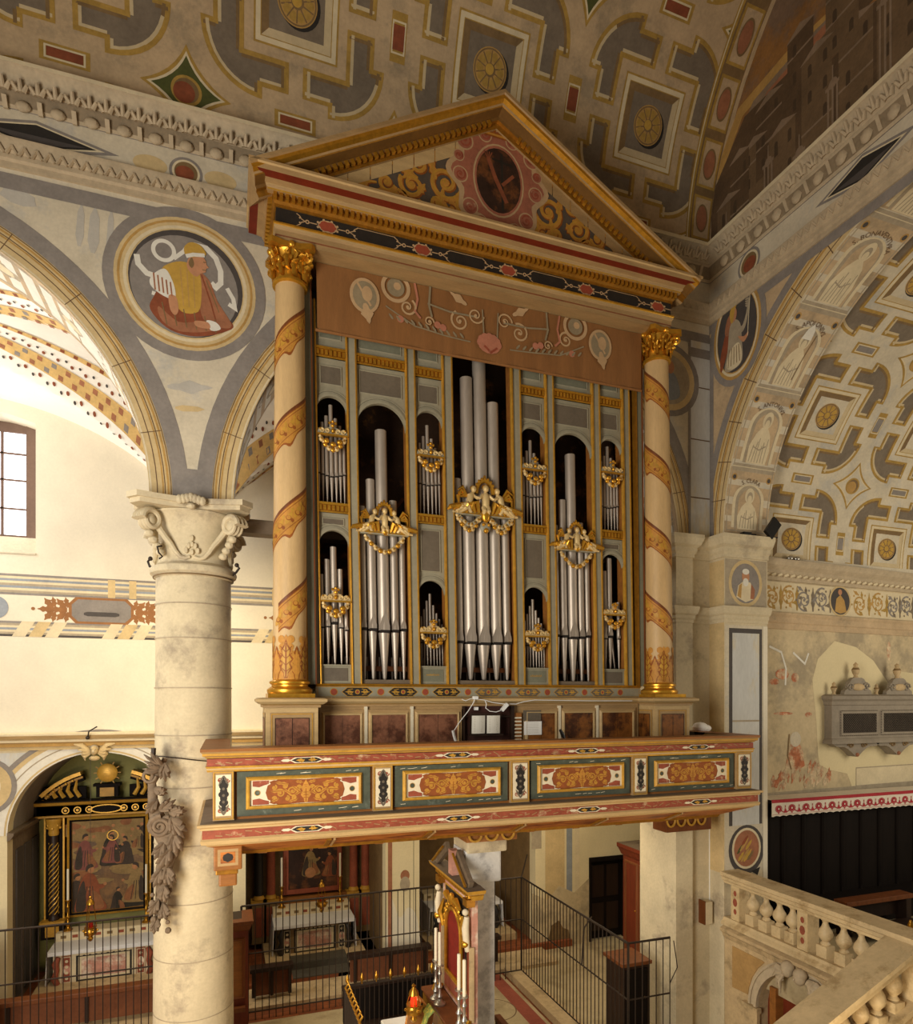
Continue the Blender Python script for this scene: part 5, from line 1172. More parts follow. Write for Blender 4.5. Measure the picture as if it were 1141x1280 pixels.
def big_shade(x0, x1, z, s, double):
    cx = (x0+x1)/2; y = 8.42; b = MB(); h = (x1-x0)/2
    putto(b, cx, z+.05*s, 1.05*s, y-.02, 0, (-1, 1), ())
    crown = [(cx+.13*s*cos(t), y, z+.3*s+.19*s*sin(t)) for t in [pi*k/10 for k in range(11)]]; b.tube(crown, .03*s, 'gilt', 6)
    for k in range(1, 10, 1): b.ball((cx+.15*s*cos(pi*k/10), y-.01, z+.3*s+.215*s*sin(pi*k/10)), .024*s, 'gilt', 6, 5)
    b.ball((cx, y, z+.53*s), (.025*s, .02*s, .04*s), 'gilt', 6, 5)
    for s_ in (-1, 1):
        putto(b, cx+s_*h*.5, z+.06*s, .95*s, y-.01, -s_, (-s_,), (s_,))
        for k in range(5):      # feathered scroll below each angel
            b.tube([(cx+s_*(.1+.06*k)*s, y-.01, z+.02), (cx+s_*(.14+.075*k)*s, y-.045, z+(.17-.02*k)*s), (cx+s_*(.2+.085*k)*s, y-.05, z+(.14-.02*k)*s), (cx+s_*(.23+.085*k)*s, y-.02, z+.03)], [.03*s, .04*s, .036*s, .012*s], 'gilt' if k != 2 else 'gilt_pale', 6)
        sp = [(cx+s_*(h*.86+.06*s*(1-.8*k/12)*cos(k*.8)), y-.01, z+.06*s+.06*s*(1-.8*k/12)*sin(k*.8)) for k in range(13)]; b.tube(sp, .014*s, 'gilt', 6)
    b.box(cx-h*.97, cx+h*.97, y-.02, y+.03, z-.02, z+.025, 'grey_gilt'); b.box(cx-h*.8, cx+h*.8, y-.03, y, z-.005, z+.012, 'gilt')
    if double:
        for s_ in (-1, 1): garland(b, cx+s_*h*.14, cx+s_*h*.95, z-.03, .2, 'gilt', 7, y); garland(b, cx+s_*h*.2, cx+s_*h*.85, z-.05, .1, 'grey_gilt', 6, y)
        b.ball((cx, y-.02, z), (.07, .05, .11), 'gilt', 10, 8); b.ball((cx, y, z-.17), (.08, .04, .08), 'grey_gilt', 10, 8); b.ball((cx, y-.02, z-.22), .04, 'gilt', 8, 6); b.ball((cx-.04, y-.03, z-.14), .025, 'gilt', 8, 6); b.ball((cx+.04, y-.03, z-.14), .025, 'gilt', 8, 6)
    else: garland(b, cx-h*.8, cx+h*.8, z-.05, .2, 'gilt', 9, y); b.ball((cx, y-.03, z+.03), (.05, .04, .06), 'gilt', 8, 6)
    return sub(b, 'pipe_shade', shear=LEAN)
for x0, x1 in WIDE: big_shade(x0, x1, 7.98, .8, False)
big_shade(CEN[0], CEN[1], 8.36, 1.0, True)

# -- entablature: architrave, black painted frieze, dentils, deep cornice
EX0, EX1, EYF, EYB = .54, 6.33, 8.1, 8.95
EP = [(EX0, EYB), (EX0, EYF), (EX1, EYF), (EX1, EYB)]
mb = MB(); mb.box(EX0+.01, EX1-.01, EYF+.01, EYB, 11.372, 12.0, 'tan_paint')
mb.mould(EP, [(0, 11.37), (.0, 11.43), (.012, 11.44), (.012, 11.5), (.03, 11.52), (.03, 11.545), (.04, 11.555), (.04, 11.575), (0, 11.58)], 'tan_paint', caps=False, mats=[M[k] for k in ('tan_paint', 'wood_mid', 'tan_paint', 'tan_paint', 'cream_paint', 'gilt', 'gilt', 'gilt')])
ent = sub(mb, 'architrave')
b = MB(); b.box(EX0-.004, EX1+.004, EYF-.004, EYB, 11.58, 11.77, 'black_paint')
P = Paint(); zc_ = 11.675
n = 5; step = (EX1-EX0)/4.62
for k in range(5):
    x = EX0+.62+step*k*.985
    P.disc(x, zc_, .12, M['canvas_cream'], 2, ry=.075, n=16); P.poly([(x+.105*cos(t)*(1+.08*cos(8*t)), zc_+.062*sin(t)*(1+.12*cos(6*t))) for t in [2*pi*q/32 for q in range(32)]], M['red_flat'], 3)
    for q in range(8): P.disc(x+.13*cos(2*pi*q/8+.39), zc_+.078*sin(2*pi*q/8+.39), .016, M['canvas_cream'], 2, n=8)
    for s_ in (-1, 1):
        P.line([(x+s_*.13, zc_), (x+s_*.22, zc_)], .012, M['canvas_cream'], 2); P.ring(x+s_*.25, zc_, .012, .026, M['canvas_cream'], 3)
        P.line([(x+s_*.275, zc_), (x+s_*.32, zc_+.02), (x+s_*.34, zc_+.05), (x+s_*.38, zc_+.075)], .011, M['canvas_cream'], 2); P.line([(x+s_*.275, zc_), (x+s_*.32, zc_-.02), (x+s_*.34, zc_-.05), (x+s_*.38, zc_-.075)], .011, M['canvas_cream'], 2)
        P.disc(x+s_*.34, zc_+.03, .012, M['canvas_cream'], 3, n=8); P.disc(x+s_*.34, zc_-.03, .012, M['canvas_cream'], 3, n=8)
    if k < 4:
        x2 = x+step*.985
        for d_ in (-1, 1): P.line([(x+.37, zc_+d_*.078), (x2-.37, zc_+d_*.078)], .008, M['canvas_cream'], 2)
P.clip([((EX1, 11), (1, 0))]); b.paint(P, XZ(EYF-.004)); b.build('painted_frieze', parent=ent)
b = MB(); b.mould(EP, [(0, 11.77), (.02, 11.77), (.02, 11.8), (.05, 11.82), (.05, 11.9), (0, 11.9)], 'gilt_dark', caps=False)
x = EX0-.04
while x < EX1+.02: b.box(x, x+.04, EYF-.1, EYF, 11.82, 11.89, 'gilt'); x += .072
y = EYF
while y < EYB: b.box(EX0-.1, EX0, y, y+.04, 11.82, 11.89, 'gilt'); y += .072
b.build('dentil_band', parent=ent)
b = MB(); b.mould(EP, [(0, 11.89), (.11, 11.89), (.11, 11.91), (.13, 11.93), (.13, 11.945), (.2, 11.96), (.3, 11.965), (.31, 12.02), (.33, 12.03), (.33, 12.06), (0, 12.1)], 'tan_paint', caps=False,
    mats=[M[k] for k in ('tan_paint', 'gilt_paint', 'tan_paint', 'cream_paint', 'tan_paint', 'red_soffit', 'tan_paint', 'cream_paint', 'tan_paint', 'wood_warm')]); b.build('cornice', parent=ent)
# -- pediment: tympanum with painted scrolls and cartouche, raking cornice
XP, ZP = 3.44, 13.84
RK = [(EX0-.33, 12.02), (XP, ZP), (EX1+.33-.02, 12.02)]
sl = (ZP-12.02)/(XP-EX0+.33)
mb = MB(); mb.prism([(EX0, 12.0), (EX1, 12.0), (XP, 12.0+sl*(XP-EX0))], 8.1, 8.3, 'tan_paint', lambda a, b, d: (a, d, b))
P = Paint()
IN = lambda k: [(EX0+.6*k+.0, 12.0+.0), (EX1-.6*k, 12.0), (XP, 12.0+sl*(XP-EX0)-.36*k)]
P.poly([(EX0+.5, 12.1), (EX1-.5, 12.1), (XP, 13.4)], M['rinceau_ground'], 1)
for s_ in (-1, 1):      # block border along the rakes
    for k in range(9):
        a = Vector((XP+s_*2.6, 12.14)); c = Vector((XP, 13.56)); p0 = a+(c-a)*(k/9); p1 = a+(c-a)*((k+.96)/9); nn = Vector((0, -.2))
        P.poly([tuple(p0), tuple(p1), tuple(p1+nn), tuple(p0+nn)], M['cream_paint' if s_ < 0 else 'tan_paint'], 7)
def rinceau(P, s_, x0, z0, l):
    O, D, H = M['ochre_paint'], M['ochre_shade'], M['gilt_paint']
    for (dx, dz, r, a0, t, hd) in ((.62, .45, .25, 3.0, 1.6, 1), (1.08, .30, .17, 0.5, 1.5, -1), (1.42, .24, .12, 3.3, 1.4, 1), (.98, .60, .13, 1., 1.3, -1), (1.72, .17, .07, 1., 1.2, -1), (.36, .18, .12, 2.0, 1.4, -1), (.72, .15, .11, 4.0, 1.3, 1)):
        for m, ww, o in ((D, .085, (.012, -.015)), (O, .07, (0, 0)), (H, .022, (-.012, .012))):
            P.spiral(x0+s_*(dx)+o[0], z0+dz+o[1], r*(1 if m is not H else .97), a0 if s_ > 0 else pi-a0, t, m, l+(0 if m is D else 1 if m is O else 2), ww*(.55+r*2), hd*s_)
    for (dx, dz, r, a0, t, hd) in ((.85, .75, .1, 2., 1.2, 1), (1.25, .52, .1, 4., 1.2, -1), (1.62, .35, .08, 2., 1.2, 1), (.5, .92, .1, 1., 1.2, -1), (1.9, .1, .07, 3., 1.2, 1), (.3, .5, .1, 2., 1.2, 1), (1.22, .1, .08, 1., 1.2, 1), (.52, .12, .09, 1., 1.2, 1), (.68, .98, .07, 4., 1.2, 1), (1.05, .82, .07, 1., 1.2, 1)):
        P.spiral(x0+s_*dx+.01, z0+dz-.012, r, a0 if s_ > 0 else pi-a0, t, D, l, .06, hd*s_); P.spiral(x0+s_*dx, z0+dz, r, a0 if s_ > 0 else pi-a0, t, O, l+1, .045, hd*s_)
    for (a, b_, c, d, w) in ((.45, .2, .3, .5, .06), (.55, .8, .85, .95, .04), (.8, .7, 1.15, .75, .04), (1.3, .5, 1.55, .5, .035), (1.7, .25, 2.0, .22, .03), (.25, .3, .15, .15, .05), (.65, .35, .7, .05, .05), (1.0, .2, .9, .35, .05), (1.4, .05, 1.25, .2, .035), (.8, .2, .55, .1, .05), (1.0, .4, 1.3, .5, .045), (1.25, .12, 1.6, .1, .04), (.6, .6, .45, .82, .05), (.9, .1, 1.1, .05, .04), (1.55, .2, 1.95, .14, .03), (.3, .35, .2, .62, .05), (.75, .45, .85, .75, .05), (1.2, .35, 1.05, .5, .04)):
        P.leaf(x0+s_*a, z0+b_, x0+s_*c, z0+d, w*1.25, D, l); P.leaf(x0+s_*a, z0+b_+.01, x0+s_*c, z0+d+.01, w, O, l+1); P.line([(x0+s_*a, z0+b_), (x0+s_*c, z0+d)], .012, H, l+3)
c_ = at(623.5, 226, Y=8.08)
for s_ in (-1, 1): rinceau(P, s_, c_.x+s_*.15, 12.2, 3)
# cartouche
A = M['canvas_cream']; B_ = M['pink_paint']
def blob(f, m, l, n=64):
    P.poly([(c_.x+f(t)[0], c_.z+f(t)[1]) for t in [2*pi*k/n for k in range(n)]], m, l)
blob(lambda t: (.70*cos(t)*(1+.10*cos(8*t)), .72*sin(t)*(1+.09*cos(8*t+.4))), A, 8); blob(lambda t: (.62*cos(t)*(1+.12*cos(8*t)), .63*sin(t)*(1+.10*cos(8*t+.4))), B_, 9)
for s_ in (-1, 1):
    for (dx, dz, r) in ((.5, .42, .13), (.56, -.05, .11), (.42, -.45, .12), (.2, .58, .1), (.58, .2, .08), (.25, -.6, .08)):
        P.disc(c_.x+s_*dx, c_.z+dz, r, A, 10, n=16); P.disc(c_.x+s_*dx, c_.z+dz, r*.85, B_, 11, n=16); P.spiral(c_.x+s_*dx, c_.z+dz, r*.7, 1., 1.4, M['red_paint'], 12, .025, s_)
P.disc(c_.x, c_.z, .38, M['canvas_cream'], 12, ry=.5); P.disc(c_.x, c_.z, .355, M['pink_paint'], 13, ry=.475); P.disc(c_.x, c_.z, .33, M['painting_dark'], 14, ry=.44)
P.line([(c_.x+.06, c_.z-.4), (c_.x+.04, c_.z+.38)], .035, M['black_paint'], 15); P.line([(c_.x-.1, c_.z+.28), (c_.x+.2, c_.z+.25)], .03, M['black_paint'], 15)
P.line([(c_.x-.16, c_.z+.28), (c_.x-.05, c_.z+.02), (c_.x+.12, c_.z-.28)], .06, M['paint_rust'], 16); P.line([(c_.x+.22, c_.z+.12), (c_.x+.05, c_.z-.05)], .045, M['paint_rust'], 16)
for k in range(4): P.line([(c_.x-.16, c_.z+.24), (c_.x-.22+.04*k, c_.z+.36)], .014, M['paint_rust'], 17)
# crown above the cartouche
for k in range(-3, 4): P.leaf(c_.x+.06*k, c_.z+.62, c_.x+.085*k, c_.z+.84-.01*abs(k), .028, M['ochre_shade'], 13, 1); P.disc(c_.x+.085*k, c_.z+.83-.01*abs(k), .018, M['ochre_paint'], 14, n=8)
P.rect(c_.x-.22, c_.x+.22, c_.z+.58, c_.z+.65, M['ochre_shade'], 14); P.rect(c_.x-.2, c_.x+.2, c_.z+.6, c_.z+.63, M['ochre_paint'], 15)
mb.paint(P, XZ(8.1), e=.0012); tym = sub(mb, 'tympanum')
mb = MB()
RO = [(0, 8.1), (0, 8.02), (-.0, 7.95)]
prof = [(.0, 7.77), (.0, 8.5), (.05, 8.5), (.25, 8.1), (.25, 8.06), (.19, 8.05), (.19, 8.0), (.16, 7.99), (.14, 7.86), (.13, 7.85), (.11, 7.84), (.09, 7.79), (.05, 7.79), (.04, 7.77), (0, 7.77)]
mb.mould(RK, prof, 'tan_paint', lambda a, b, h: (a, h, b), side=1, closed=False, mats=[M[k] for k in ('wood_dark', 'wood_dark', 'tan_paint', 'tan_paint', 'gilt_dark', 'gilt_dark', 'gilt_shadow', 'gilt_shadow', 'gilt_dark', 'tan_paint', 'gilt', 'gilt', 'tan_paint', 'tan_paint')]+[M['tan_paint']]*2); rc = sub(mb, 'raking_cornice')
for (p0, p1) in ((RK[0], RK[1]), (RK[1], RK[2])):
    b = MB()
    p0 = Vector(p0); p1 = Vector(p1); d = (p1-p0).normalized(); nn = Vector((d.y, -d.x)); t = .45; Lr = (p1-p0).length
    while t < Lr-.2:
        q = p0+d*t+nn*.195; b.beam((q.x, 8.01, q.y), (q.x+d.x*.045, 8.01, q.y+d.y*.045), .05, .06, 'gilt', up=(nn.x, 0, nn.y)); t += .085
    b.build('dentil_band', parent=rc)

# -- painted canvas curtain drawn up under the architrave
mb = MB(); V = []; nx, nz = 60, 8
CX0, CX1 = 1.06, 5.98
for j in range(nz+1):
    for i in range(nx+1):
        x = CX0+(CX1-CX0)*i/nx; zb_ = 10.52+.05*sin((x-CX0)/(CX1-CX0)*pi)*-.6+.004*sin(x*9)
        z = 11.365+(zb_-11.365)*j/nz; V.append((x-.012*(z-10.5), 8.33+.006*sin(x*7+j*.6)+.008*sin(x*17)*j/nz, z))
Fc = [(j*(nx+1)+i, j*(nx+1)+i+1, (j+1)*(nx+1)+i+1, (j+1)*(nx+1)+i) for j in range(nz) for i in range(nx)]
mb.add(V, Fc, 'canvas', True); mb.tube([(CX0-.02, 8.34, 10.5), (CX1, 8.34, 10.5)], .02, 'canvas', 8)
P = Paint(); xm = 3.46
G_, K_, C_ = M['canvas_grey'], M['canvas_pink'], M['canvas_cream']
for s_ in (-1, 1):
    x = lambda d: xm+s_*d
    for (d, z, r) in ((1.78, 11.05, .2),): P.disc(x(d), z, .2, C_, 1, ry=.23); P.disc(x(d), z, .16, G_, 2, ry=.19); P.disc(x(d)+.03, z+.03, .07, C_, 3, ry=.1); P.leaf(x(d), z-.1, x(d)+.06, z-.36, .07, C_, 3, 2); P.line([(x(d)-.1, z+.15), (x(d)+.08, z-.12)], .03, C_, 4)
    P.ring(x(1.36), 11.25, .15, .2, C_, 1); P.disc(x(1.36), 11.25, .12, G_, 2); P.disc(x(1.36)+.02, 11.27, .05, C_, 3); P.spiral(x(1.2), 11.02, .12, 1, 1.5, C_, 2, .03, s_)
    P.line([(x(1.1), 11.36), (x(1.06), 11.15), (x(1.1), 10.98), (x(1.02), 10.9)], .03, K_, 2)
    P.line([(x(.88), 11.36), (x(.9), 11.1), (x(.86), 10.95)], .03, G_, 2); P.spiral(x(.9), 10.88, .07, 0, 1.4, C_, 2, .022)
    P.line([(x(.92), 11.12), (x(.6), 11.08), (x(.2), 11.08)], .025, G_, 2); P.line([(x(1.5), 10.98), (x(1.1), 10.78), (x(.7), 10.74), (x(.3), 10.72)], .018, G_, 2)
    P.spiral(x(.45), 10.98, .14, 2., 1.5, C_, 2, .03, -s_); P.spiral(x(.22), 11.1, .12, 0., 1.5, C_, 2, .025, s_); P.leaf(x(.35), 11.22, x(.6), 11.36, .05, C_, 2, 2); P.line([(x(.12), 11.2), (x(.1), 10.8), (x(.05), 10.7)], .02, G_, 2)
    for (d, z) in ((.78, 10.86), (.7, 10.84), (1.3, 10.84)): P.disc(x(d), z, .05, K_, 3, n=9)
    k = .4
    while k < 1.5: P.leaf(x(k), 10.75+.1*max(0, k-.7), x(k+.06), 10.82+.1*max(0, k-.7), .02, G_, 3, 1); k += .1
P.disc(xm-.02, 10.72, .17, K_, 4, ry=.12, n=14)
for k in range(7): a = pi*k/6; P.disc(xm-.02+.13*cos(a), 10.74+.09*sin(a), .06, K_, 5, n=10)
P.line([(xm-.1, 10.7), (xm, 10.62), (xm+.1, 10.7)], .03, M['red_paint'], 6)
P.clip([((0, 11.36), (0, 1))])
mb.paint(P.refine(.1, 0) or P, lambda a, b, d: (a-.012*(b-10.5), 8.316-d+.006*sin(a*7), b))
mb.build('organ_curtain', org=(xm, 8.33, 10.5), cat='curtain', label='brown painted canvas curtain half raised across the top of the organ front')
# ================================================================ THE GALLERY (painted parapet the organ stands on)
GY = 7.3; GX0, GX1 = -.19, 7.08
gal = thing('organ_gallery', (3.45, 8.0, 4.0), 'long wooden gallery with red bands and painted grotesque panels under the organ', 'gallery')
def gsub(mb, name, parent=None, **k): return mb.build(name, parent=parent or gal, **k)
GP = [(GX0, 8.92), (GX0, GY), (GX1, GY), (GX1, 8.6)]
mb = MB(); mb.box(GX0+.02, GX1-.02, GY+.02, GY+.12, 4.45, 5.1, 'wood_warm'); mb.box(GX0+.02, GX0+.12, GY+.05, 8.92, 4.45, 5.1, 'wood_warm'); mb.box(GX1-.12, GX1-.02, GY+.05, 8.6, 4.45, 5.1, 'wood_warm'); gsub(mb, 'parapet')
mb = MB(); mb.mould(GP, [(-.2, 5.24), (.1, 5.24), (.1, 5.21), (.08, 5.19), (.08, 5.165), (.05, 5.15), (.045, 5.14), (.0, 5.13), (-.2, 5.13)], 'tan_paint', mats=[M[k] for k in ('wood_warm', 'wood_warm', 'tan_paint', 'gilt_paint', 'tan_paint', 'gilt_paint', 'cream_paint', 'wood_mid')]); gsub(mb, 'handrail')
def badge(P, x, z, w=.16, h=.045):
    hx = lambda k, kk: [(x-w*k, z), (x-w*k+.06, z+h*kk), (x+w*k-.06, z+h*kk), (x+w*k, z), (x+w*k-.06, z-h*kk), (x-w*k+.06, z-h*kk)]
    P.poly(hx(1.1, 1.3), M['cream_white'], 2); P.poly(hx(.98, 1.0), M['black_paint'], 3)
    for s_ in (-1, 1):
        P.leaf(x+s_*w*1.05, z, x+s_*(w*1.05+.1), z, .02, M['cream_white'], 2, 1); P.spiral(x+s_*.06, z, .028, 0, 1.2, M['gilt_paint'], 4, .01, s_); P.leaf(x+s_*.02, z, x+s_*.12, z, .012, M['gilt_paint'], 4)
def redband(z0, z1, o, name):
    b = MB(); b.mould(GP, [(0, z0), (o, z0), (o, z1), (0, z1)], 'red_paint', caps=False); P = Paint()
    for k in range(4): badge(P, GX0+1.0+1.78*k, (z0+z1)/2, .17, (z1-z0)*.3)
    x = GX0+.05; r = random.Random(4)
    while x < GX1-.1: P.line([(x, z0+.02+.05*r.random()), (x+.07, z0+.02+.05*r.random())], .008, M['tan_paint'], 1); x += .1
    b.paint(P, XZ(GY-o)); return gsub(b, name)
redband(5.05, 5.13, .035, 'red_band')
mb = MB(); mb.mould(GP, [(0, 4.99), (.03, 4.99), (.04, 5.01), (.04, 5.03), (.05, 5.05), (0, 5.05)], 'cream_paint', mats=[M[k] for k in ('cream_paint', 'gilt_paint', 'cream_paint', 'gilt_paint', 'cream_paint')]); gsub(mb, 'moulding')
# four panels and five narrow pilasters
px = [(266, 292.5), (465.5, 490), (636.8, 660), (789, 807.3), (918.5, 936.5)]
PXs = [((ax(a, GY), ax(b, GY))) for a, b in px]
def grot(P, x0, x1, z0, z1, l):
    """gold grotesque on a dark ground: mask, paired scrolls, beasts"""
    cx, cz = (x0+x1)/2, (z0+z1)/2; w, h = (x1-x0)/2, (z1-z0)/2
    O, D, Y_ = M['ochre_paint'], M['ochre_shade'], M['gilt_paint']; e = []
    n = 44
    for k in range(n):
        t = 2*pi*k/n; c, s_ = cos(t), sin(t); p = .28
        X = w*(abs(c)**p)*(1 if c > 0 else -1); Zz = h*(abs(s_)**p)*(1 if s_ > 0 else -1)
        e.append((cx+X*(1+.06*cos(10*t)), cz+Zz*(1+.05*cos(14*t))))
    P.poly(e, M['red_ground'], l)
    P.poly([(cx+(a-cx)*.98, cz+(b-cz)*.95) for a, b in e], M['red_ground'], l+1)
    for s_ in (-1, 1):
        for (dx, dz, r, a0, t) in ((.36, .05, .3, 2.8, 1.7), (.68, -.1, .24, .4, 1.5), (.56, .42, .16, 1., 1.3), (.3, -.45, .16, 4., 1.3), (.84, .35, .14, 2., 1.2), (.82, -.48, .13, 0., 1.2), (.5, -.5, .14, 1.5, 1.2), (.17, .3, .12, 0, 1.2)):
            P.spiral(cx+s_*dx*w, cz+dz*h*1.1, r*h*1.5, a0 if s_ > 0 else pi-a0, t, O, l+2, h*.14, s_); P.spiral(cx+s_*dx*w, cz+dz*h*1.1, r*h*1.45, a0 if s_ > 0 else pi-a0, t, Y_, l+3, h*.05, s_)
        for (a, b, c, d, ww) in ((.1, -.2, .38, .5, .1), (.2, -.6, .5, -.85, .08), (.45, .6, .85, .8, .09), (.6, .1, .95, .05, .1), (.7, -.5, .95, -.8, .08), (.06, .7, .3, .85, .08), (.38, -.2, .62, .25, .08), (.15, .0, .3, -.3, .08)):
            P.leaf(cx+s_*a*w, cz+b*h, cx+s_*c*w, cz+d*h, ww*h*1.4, O, l+2, 3); P.line([(cx+s_*a*w, cz+b*h), (cx+s_*c*w, cz+d*h)], h*.045, D, l+4)
    P.leaf(cx, cz-h*.95, cx, cz+h*.95, h*.36, O, l+3, 3); P.disc(cx, cz+.5*h, h*.22, O, l+4, ry=h*.28); P.disc(cx-.07*h, cz+.52*h, h*.035, D, l+5); P.disc(cx+.07*h, cz+.52*h, h*.035, D, l+5); P.line([(cx-.08*h, cz+.37*h), (cx+.08*h, cz+.37*h)], h*.03, D, l+5); P.line([(cx, cz-.9*h), (cx, cz+.2*h)], h*.05, D, l+5)
    for k in range(3): P.line([(cx-.2*h, cz-(.1+.22*k)*h), (cx+.2*h, cz-(.1+.22*k)*h)], h*.04, D, l+5)
for i in range(4):
    x0, x1 = PXs[i][1]+.03, PXs[i+1][0]-.03; z0, z1 = 4.5, 4.98; b = MB()
    b.box(x0, x1, GY-.01, GY+.02, z0, z1, 'green_paint'); P = Paint(); r = random.Random(i)
    for k in range(14):
        x = x0+.03+(x1-x0-.1)*r.random(); z = z0+.03 if k % 2 else z1-.035; P.line([(x, z), (x+.06, z+.012*r.random())], .005, M['cream_white'], 1)
    b.paint(P, XZ(GY-.01))
    xa, xb, za, zb_ = x0+.11, x1-.11, z0+.085, z1-.075
    b.mould([(xa, za), (xa, zb_), (xb, zb_), (xb, za)], [(-.025, .01), (-.02, .04), (-.005, .045), (.01, .03), (.018, .012)], 'gilt_paint', lambda a, c, h: (a, GY-h, c), side=-1, closed=True)
    b.box(xa, xb, GY-.018, GY, za, zb_, 'cream_white'); P = Paint()
    cx, cz = (xa+xb)/2, (za+zb_)/2; w, h = (xb-xa)/2, (zb_-za)/2
    for sx in (-1, 1):
        for sz in (-1, 1):
            u = lambda a, c: (cx+sx*(w-a), cz+sz*(h-c)); P.poly([u(.05, .03), u(.22, .03), u(.22, h*.42), u(.17, h*.5), u(.12, h*.62), u(.05, h*.55)], M['red_paint'], 1)
        P.disc(cx+sx*(w-.1), cz, .032, M['gilt_paint'], 2); P.disc(cx+sx*(w-.1), cz, .026, M['green_paint'], 3)
    grot(P, xa+.21, xb-.21, za+.025, zb_-.025, 3)
    b.paint(P, XZ(GY-.018), e=.0008); gsub(b, 'painted_panel')
for i, (x0, x1) in enumerate(PXs):
    b = MB(); b.box(x0, x1, GY-.035, GY+.02, 4.47, 5.0, 'tan_paint'); b.box(x0+.03, x1-.03, GY-.04, GY-.03, 4.52, 4.96, 'cream_white'); cx = (x0+x1)/2; w = (x1-x0)/2-.035; P = Paint()
    P.frame(x0+.012, x1-.012, 4.49, 4.985, .012, M['gilt_paint'], 1)
    for k, (zz, ww) in enumerate(((4.62, .3), (4.67, .62), (4.72, .5), (4.76, .72), (4.80, .5), (4.85, .62), (4.88, .3))): P.disc(cx, zz-.01, w*ww, M['black_paint'], 5, ry=.04, n=14)
    P.line([(cx, 4.57), (cx, 4.93)], .012, M['black_paint'], 5)
    for zz in (4.67, 4.74, 4.81): P.disc(cx, zz, w*.2, M['grey_panel'], 6, ry=.016, n=10)
    for z0, d in ((4.53, 1), (4.95, -1)):
        for s_ in (-1, 1): P.spiral(cx+s_*w*.5, z0+d*.05, w*.36, 0, 1.3, M['red_paint'], 3, .012, s_*d); P.leaf(cx, z0, cx+s_*w*.7, z0+d*.11, .014, M['grey_panel'], 4, 1)
    b.paint(P, XZ(GY-.041), e=.001); gsub(b, 'parapet_pilaster')
mb = MB(); mb.mould(GP, [(-.05, 4.47), (.1, 4.45), (.13, 4.445), (.13, 4.42), (.1, 4.41), (.1, 4.385), (.07, 4.38), (0, 4.38)], 'cream_paint', mats=[M[k] for k in ('wood_grey', 'cream_paint', 'cream_paint', 'gilt_paint', 'cream_paint', 'gilt_paint', 'cream_paint')]); gsub(mb, 'ledge')
redband(4.29, 4.38, .08, 'red_band')
mb = MB(); mb.mould(GP, [(0, 4.29), (.08, 4.29), (.1, 4.27), (.09, 4.23), (.05, 4.22), (.03, 4.2), (0, 4.2)], 'cream_paint'); gsub(mb, 'moulding')
# sloping coffered underside
mb = MB(); mb.mould(GP, [(.03, 4.2), (-.28, 4.06), (-.3, 4.02), (-.34, 4.02), (-.34, 4.2)], 'soffit_paint', mats=[M[k] for k in ('soffit_paint', 'gilt_dark', 'wood_warm', 'wood_warm')]); mb.box(GX0+.3, GX1-.3, GY+.3, 8.95, 4.06, 4.2, 'wood_mid')
for k in range(10): mb.box(GX0+.5+.68*k, GX0+.6+.68*k, GY+.35, 8.95, 4.0, 4.08, 'wood_warm')
gsub(mb, 'underside')
for k in range(7):
    x = GX0+.06+(GX1-GX0-.12)*k/6; b = MB()
    if 0 < k < 6: b.beam((x, GY-.025, 4.19), (x+.0, GY+.28, 4.055), .05, .03, 'gilt_dark'); b.beam((x+.06, GY-.025, 4.19), (x+.06, GY+.28, 4.055), .02, .035, 'tan_paint'); gsub(b, 'underside_rib')
# corner brackets: on the column, on the pier in the middle, on the chancel pier
mb = MB(); mb.bbox(-.16, .13, GY+.02, 8.9, 3.92, 4.2, 'wood_warm', .015); P = Paint(); P.rect(-.12, .09, 3.97, 4.15, M['tan_paint'], 1); P.rect(-.09, .06, 4.0, 4.12, M['soffit_paint'], 2); P.poly([(-.06, 4.03), (-.015, 4.01), (.03, 4.03), (.04, 4.06), (.03, 4.09), (-.015, 4.11), (-.06, 4.09), (-.07, 4.06)], M['black_paint'], 3); mb.paint(P, XZ(GY+.02))
mb.bbox(-.14, .09, GY+.08, 8.9, 3.86, 3.93, 'gilt_dark', .01); mb.bbox(-.11, .08, GY+.12, 8.9, 3.72, 3.87, 'wood_warm', .02)
for k in range(5): mb.beam((-.09+.04*k, GY+.115, 3.74), (-.09+.04*k, GY+.115, 3.85), .02, .02, 'gilt_dark')
gsub(mb, 'end_bracket')
mb = MB(); mb.bbox(6.6, 7.5, 8.55, 8.9, 3.6, 4.05, 'wood_mid', .02)
for k in range(4): mb.tube([(6.68+.2*k+.08*cos(t), 8.53, 3.82+.12*sin(t)) for t in [2*pi*q/16 for q in range(17)]], .018, 'gilt_paint', 6)
mb.mould([(6.5, 8.95), (6.5, 8.48), (7.55, 8.48)], [(0, 3.98), (.05, 4.0), (.08, 4.05), (0, 4.06)], 'wood_warm', side=-1)
gsub(mb, 'wall_bracket')
mb = MB(); mb.bbox(3.0, 3.75, 8.05, 8.75, 3.82, 4.06, 'wood_warm', .02)
for k in range(3): mb.tube([(3.12+.24*k+.09*cos(t), 8.03, 3.93+.09*sin(t)) for t in [2*pi*q/16 for q in range(17)]], .018, 'gilt_paint', 6)
gsub(mb, 'wall_bracket')
mb = MB(); mb.box(GX0+.1, GX1-.1, GY+.1, 8.95, 4.2, 4.3, 'wood_mid'); gsub(mb, 'walkway')

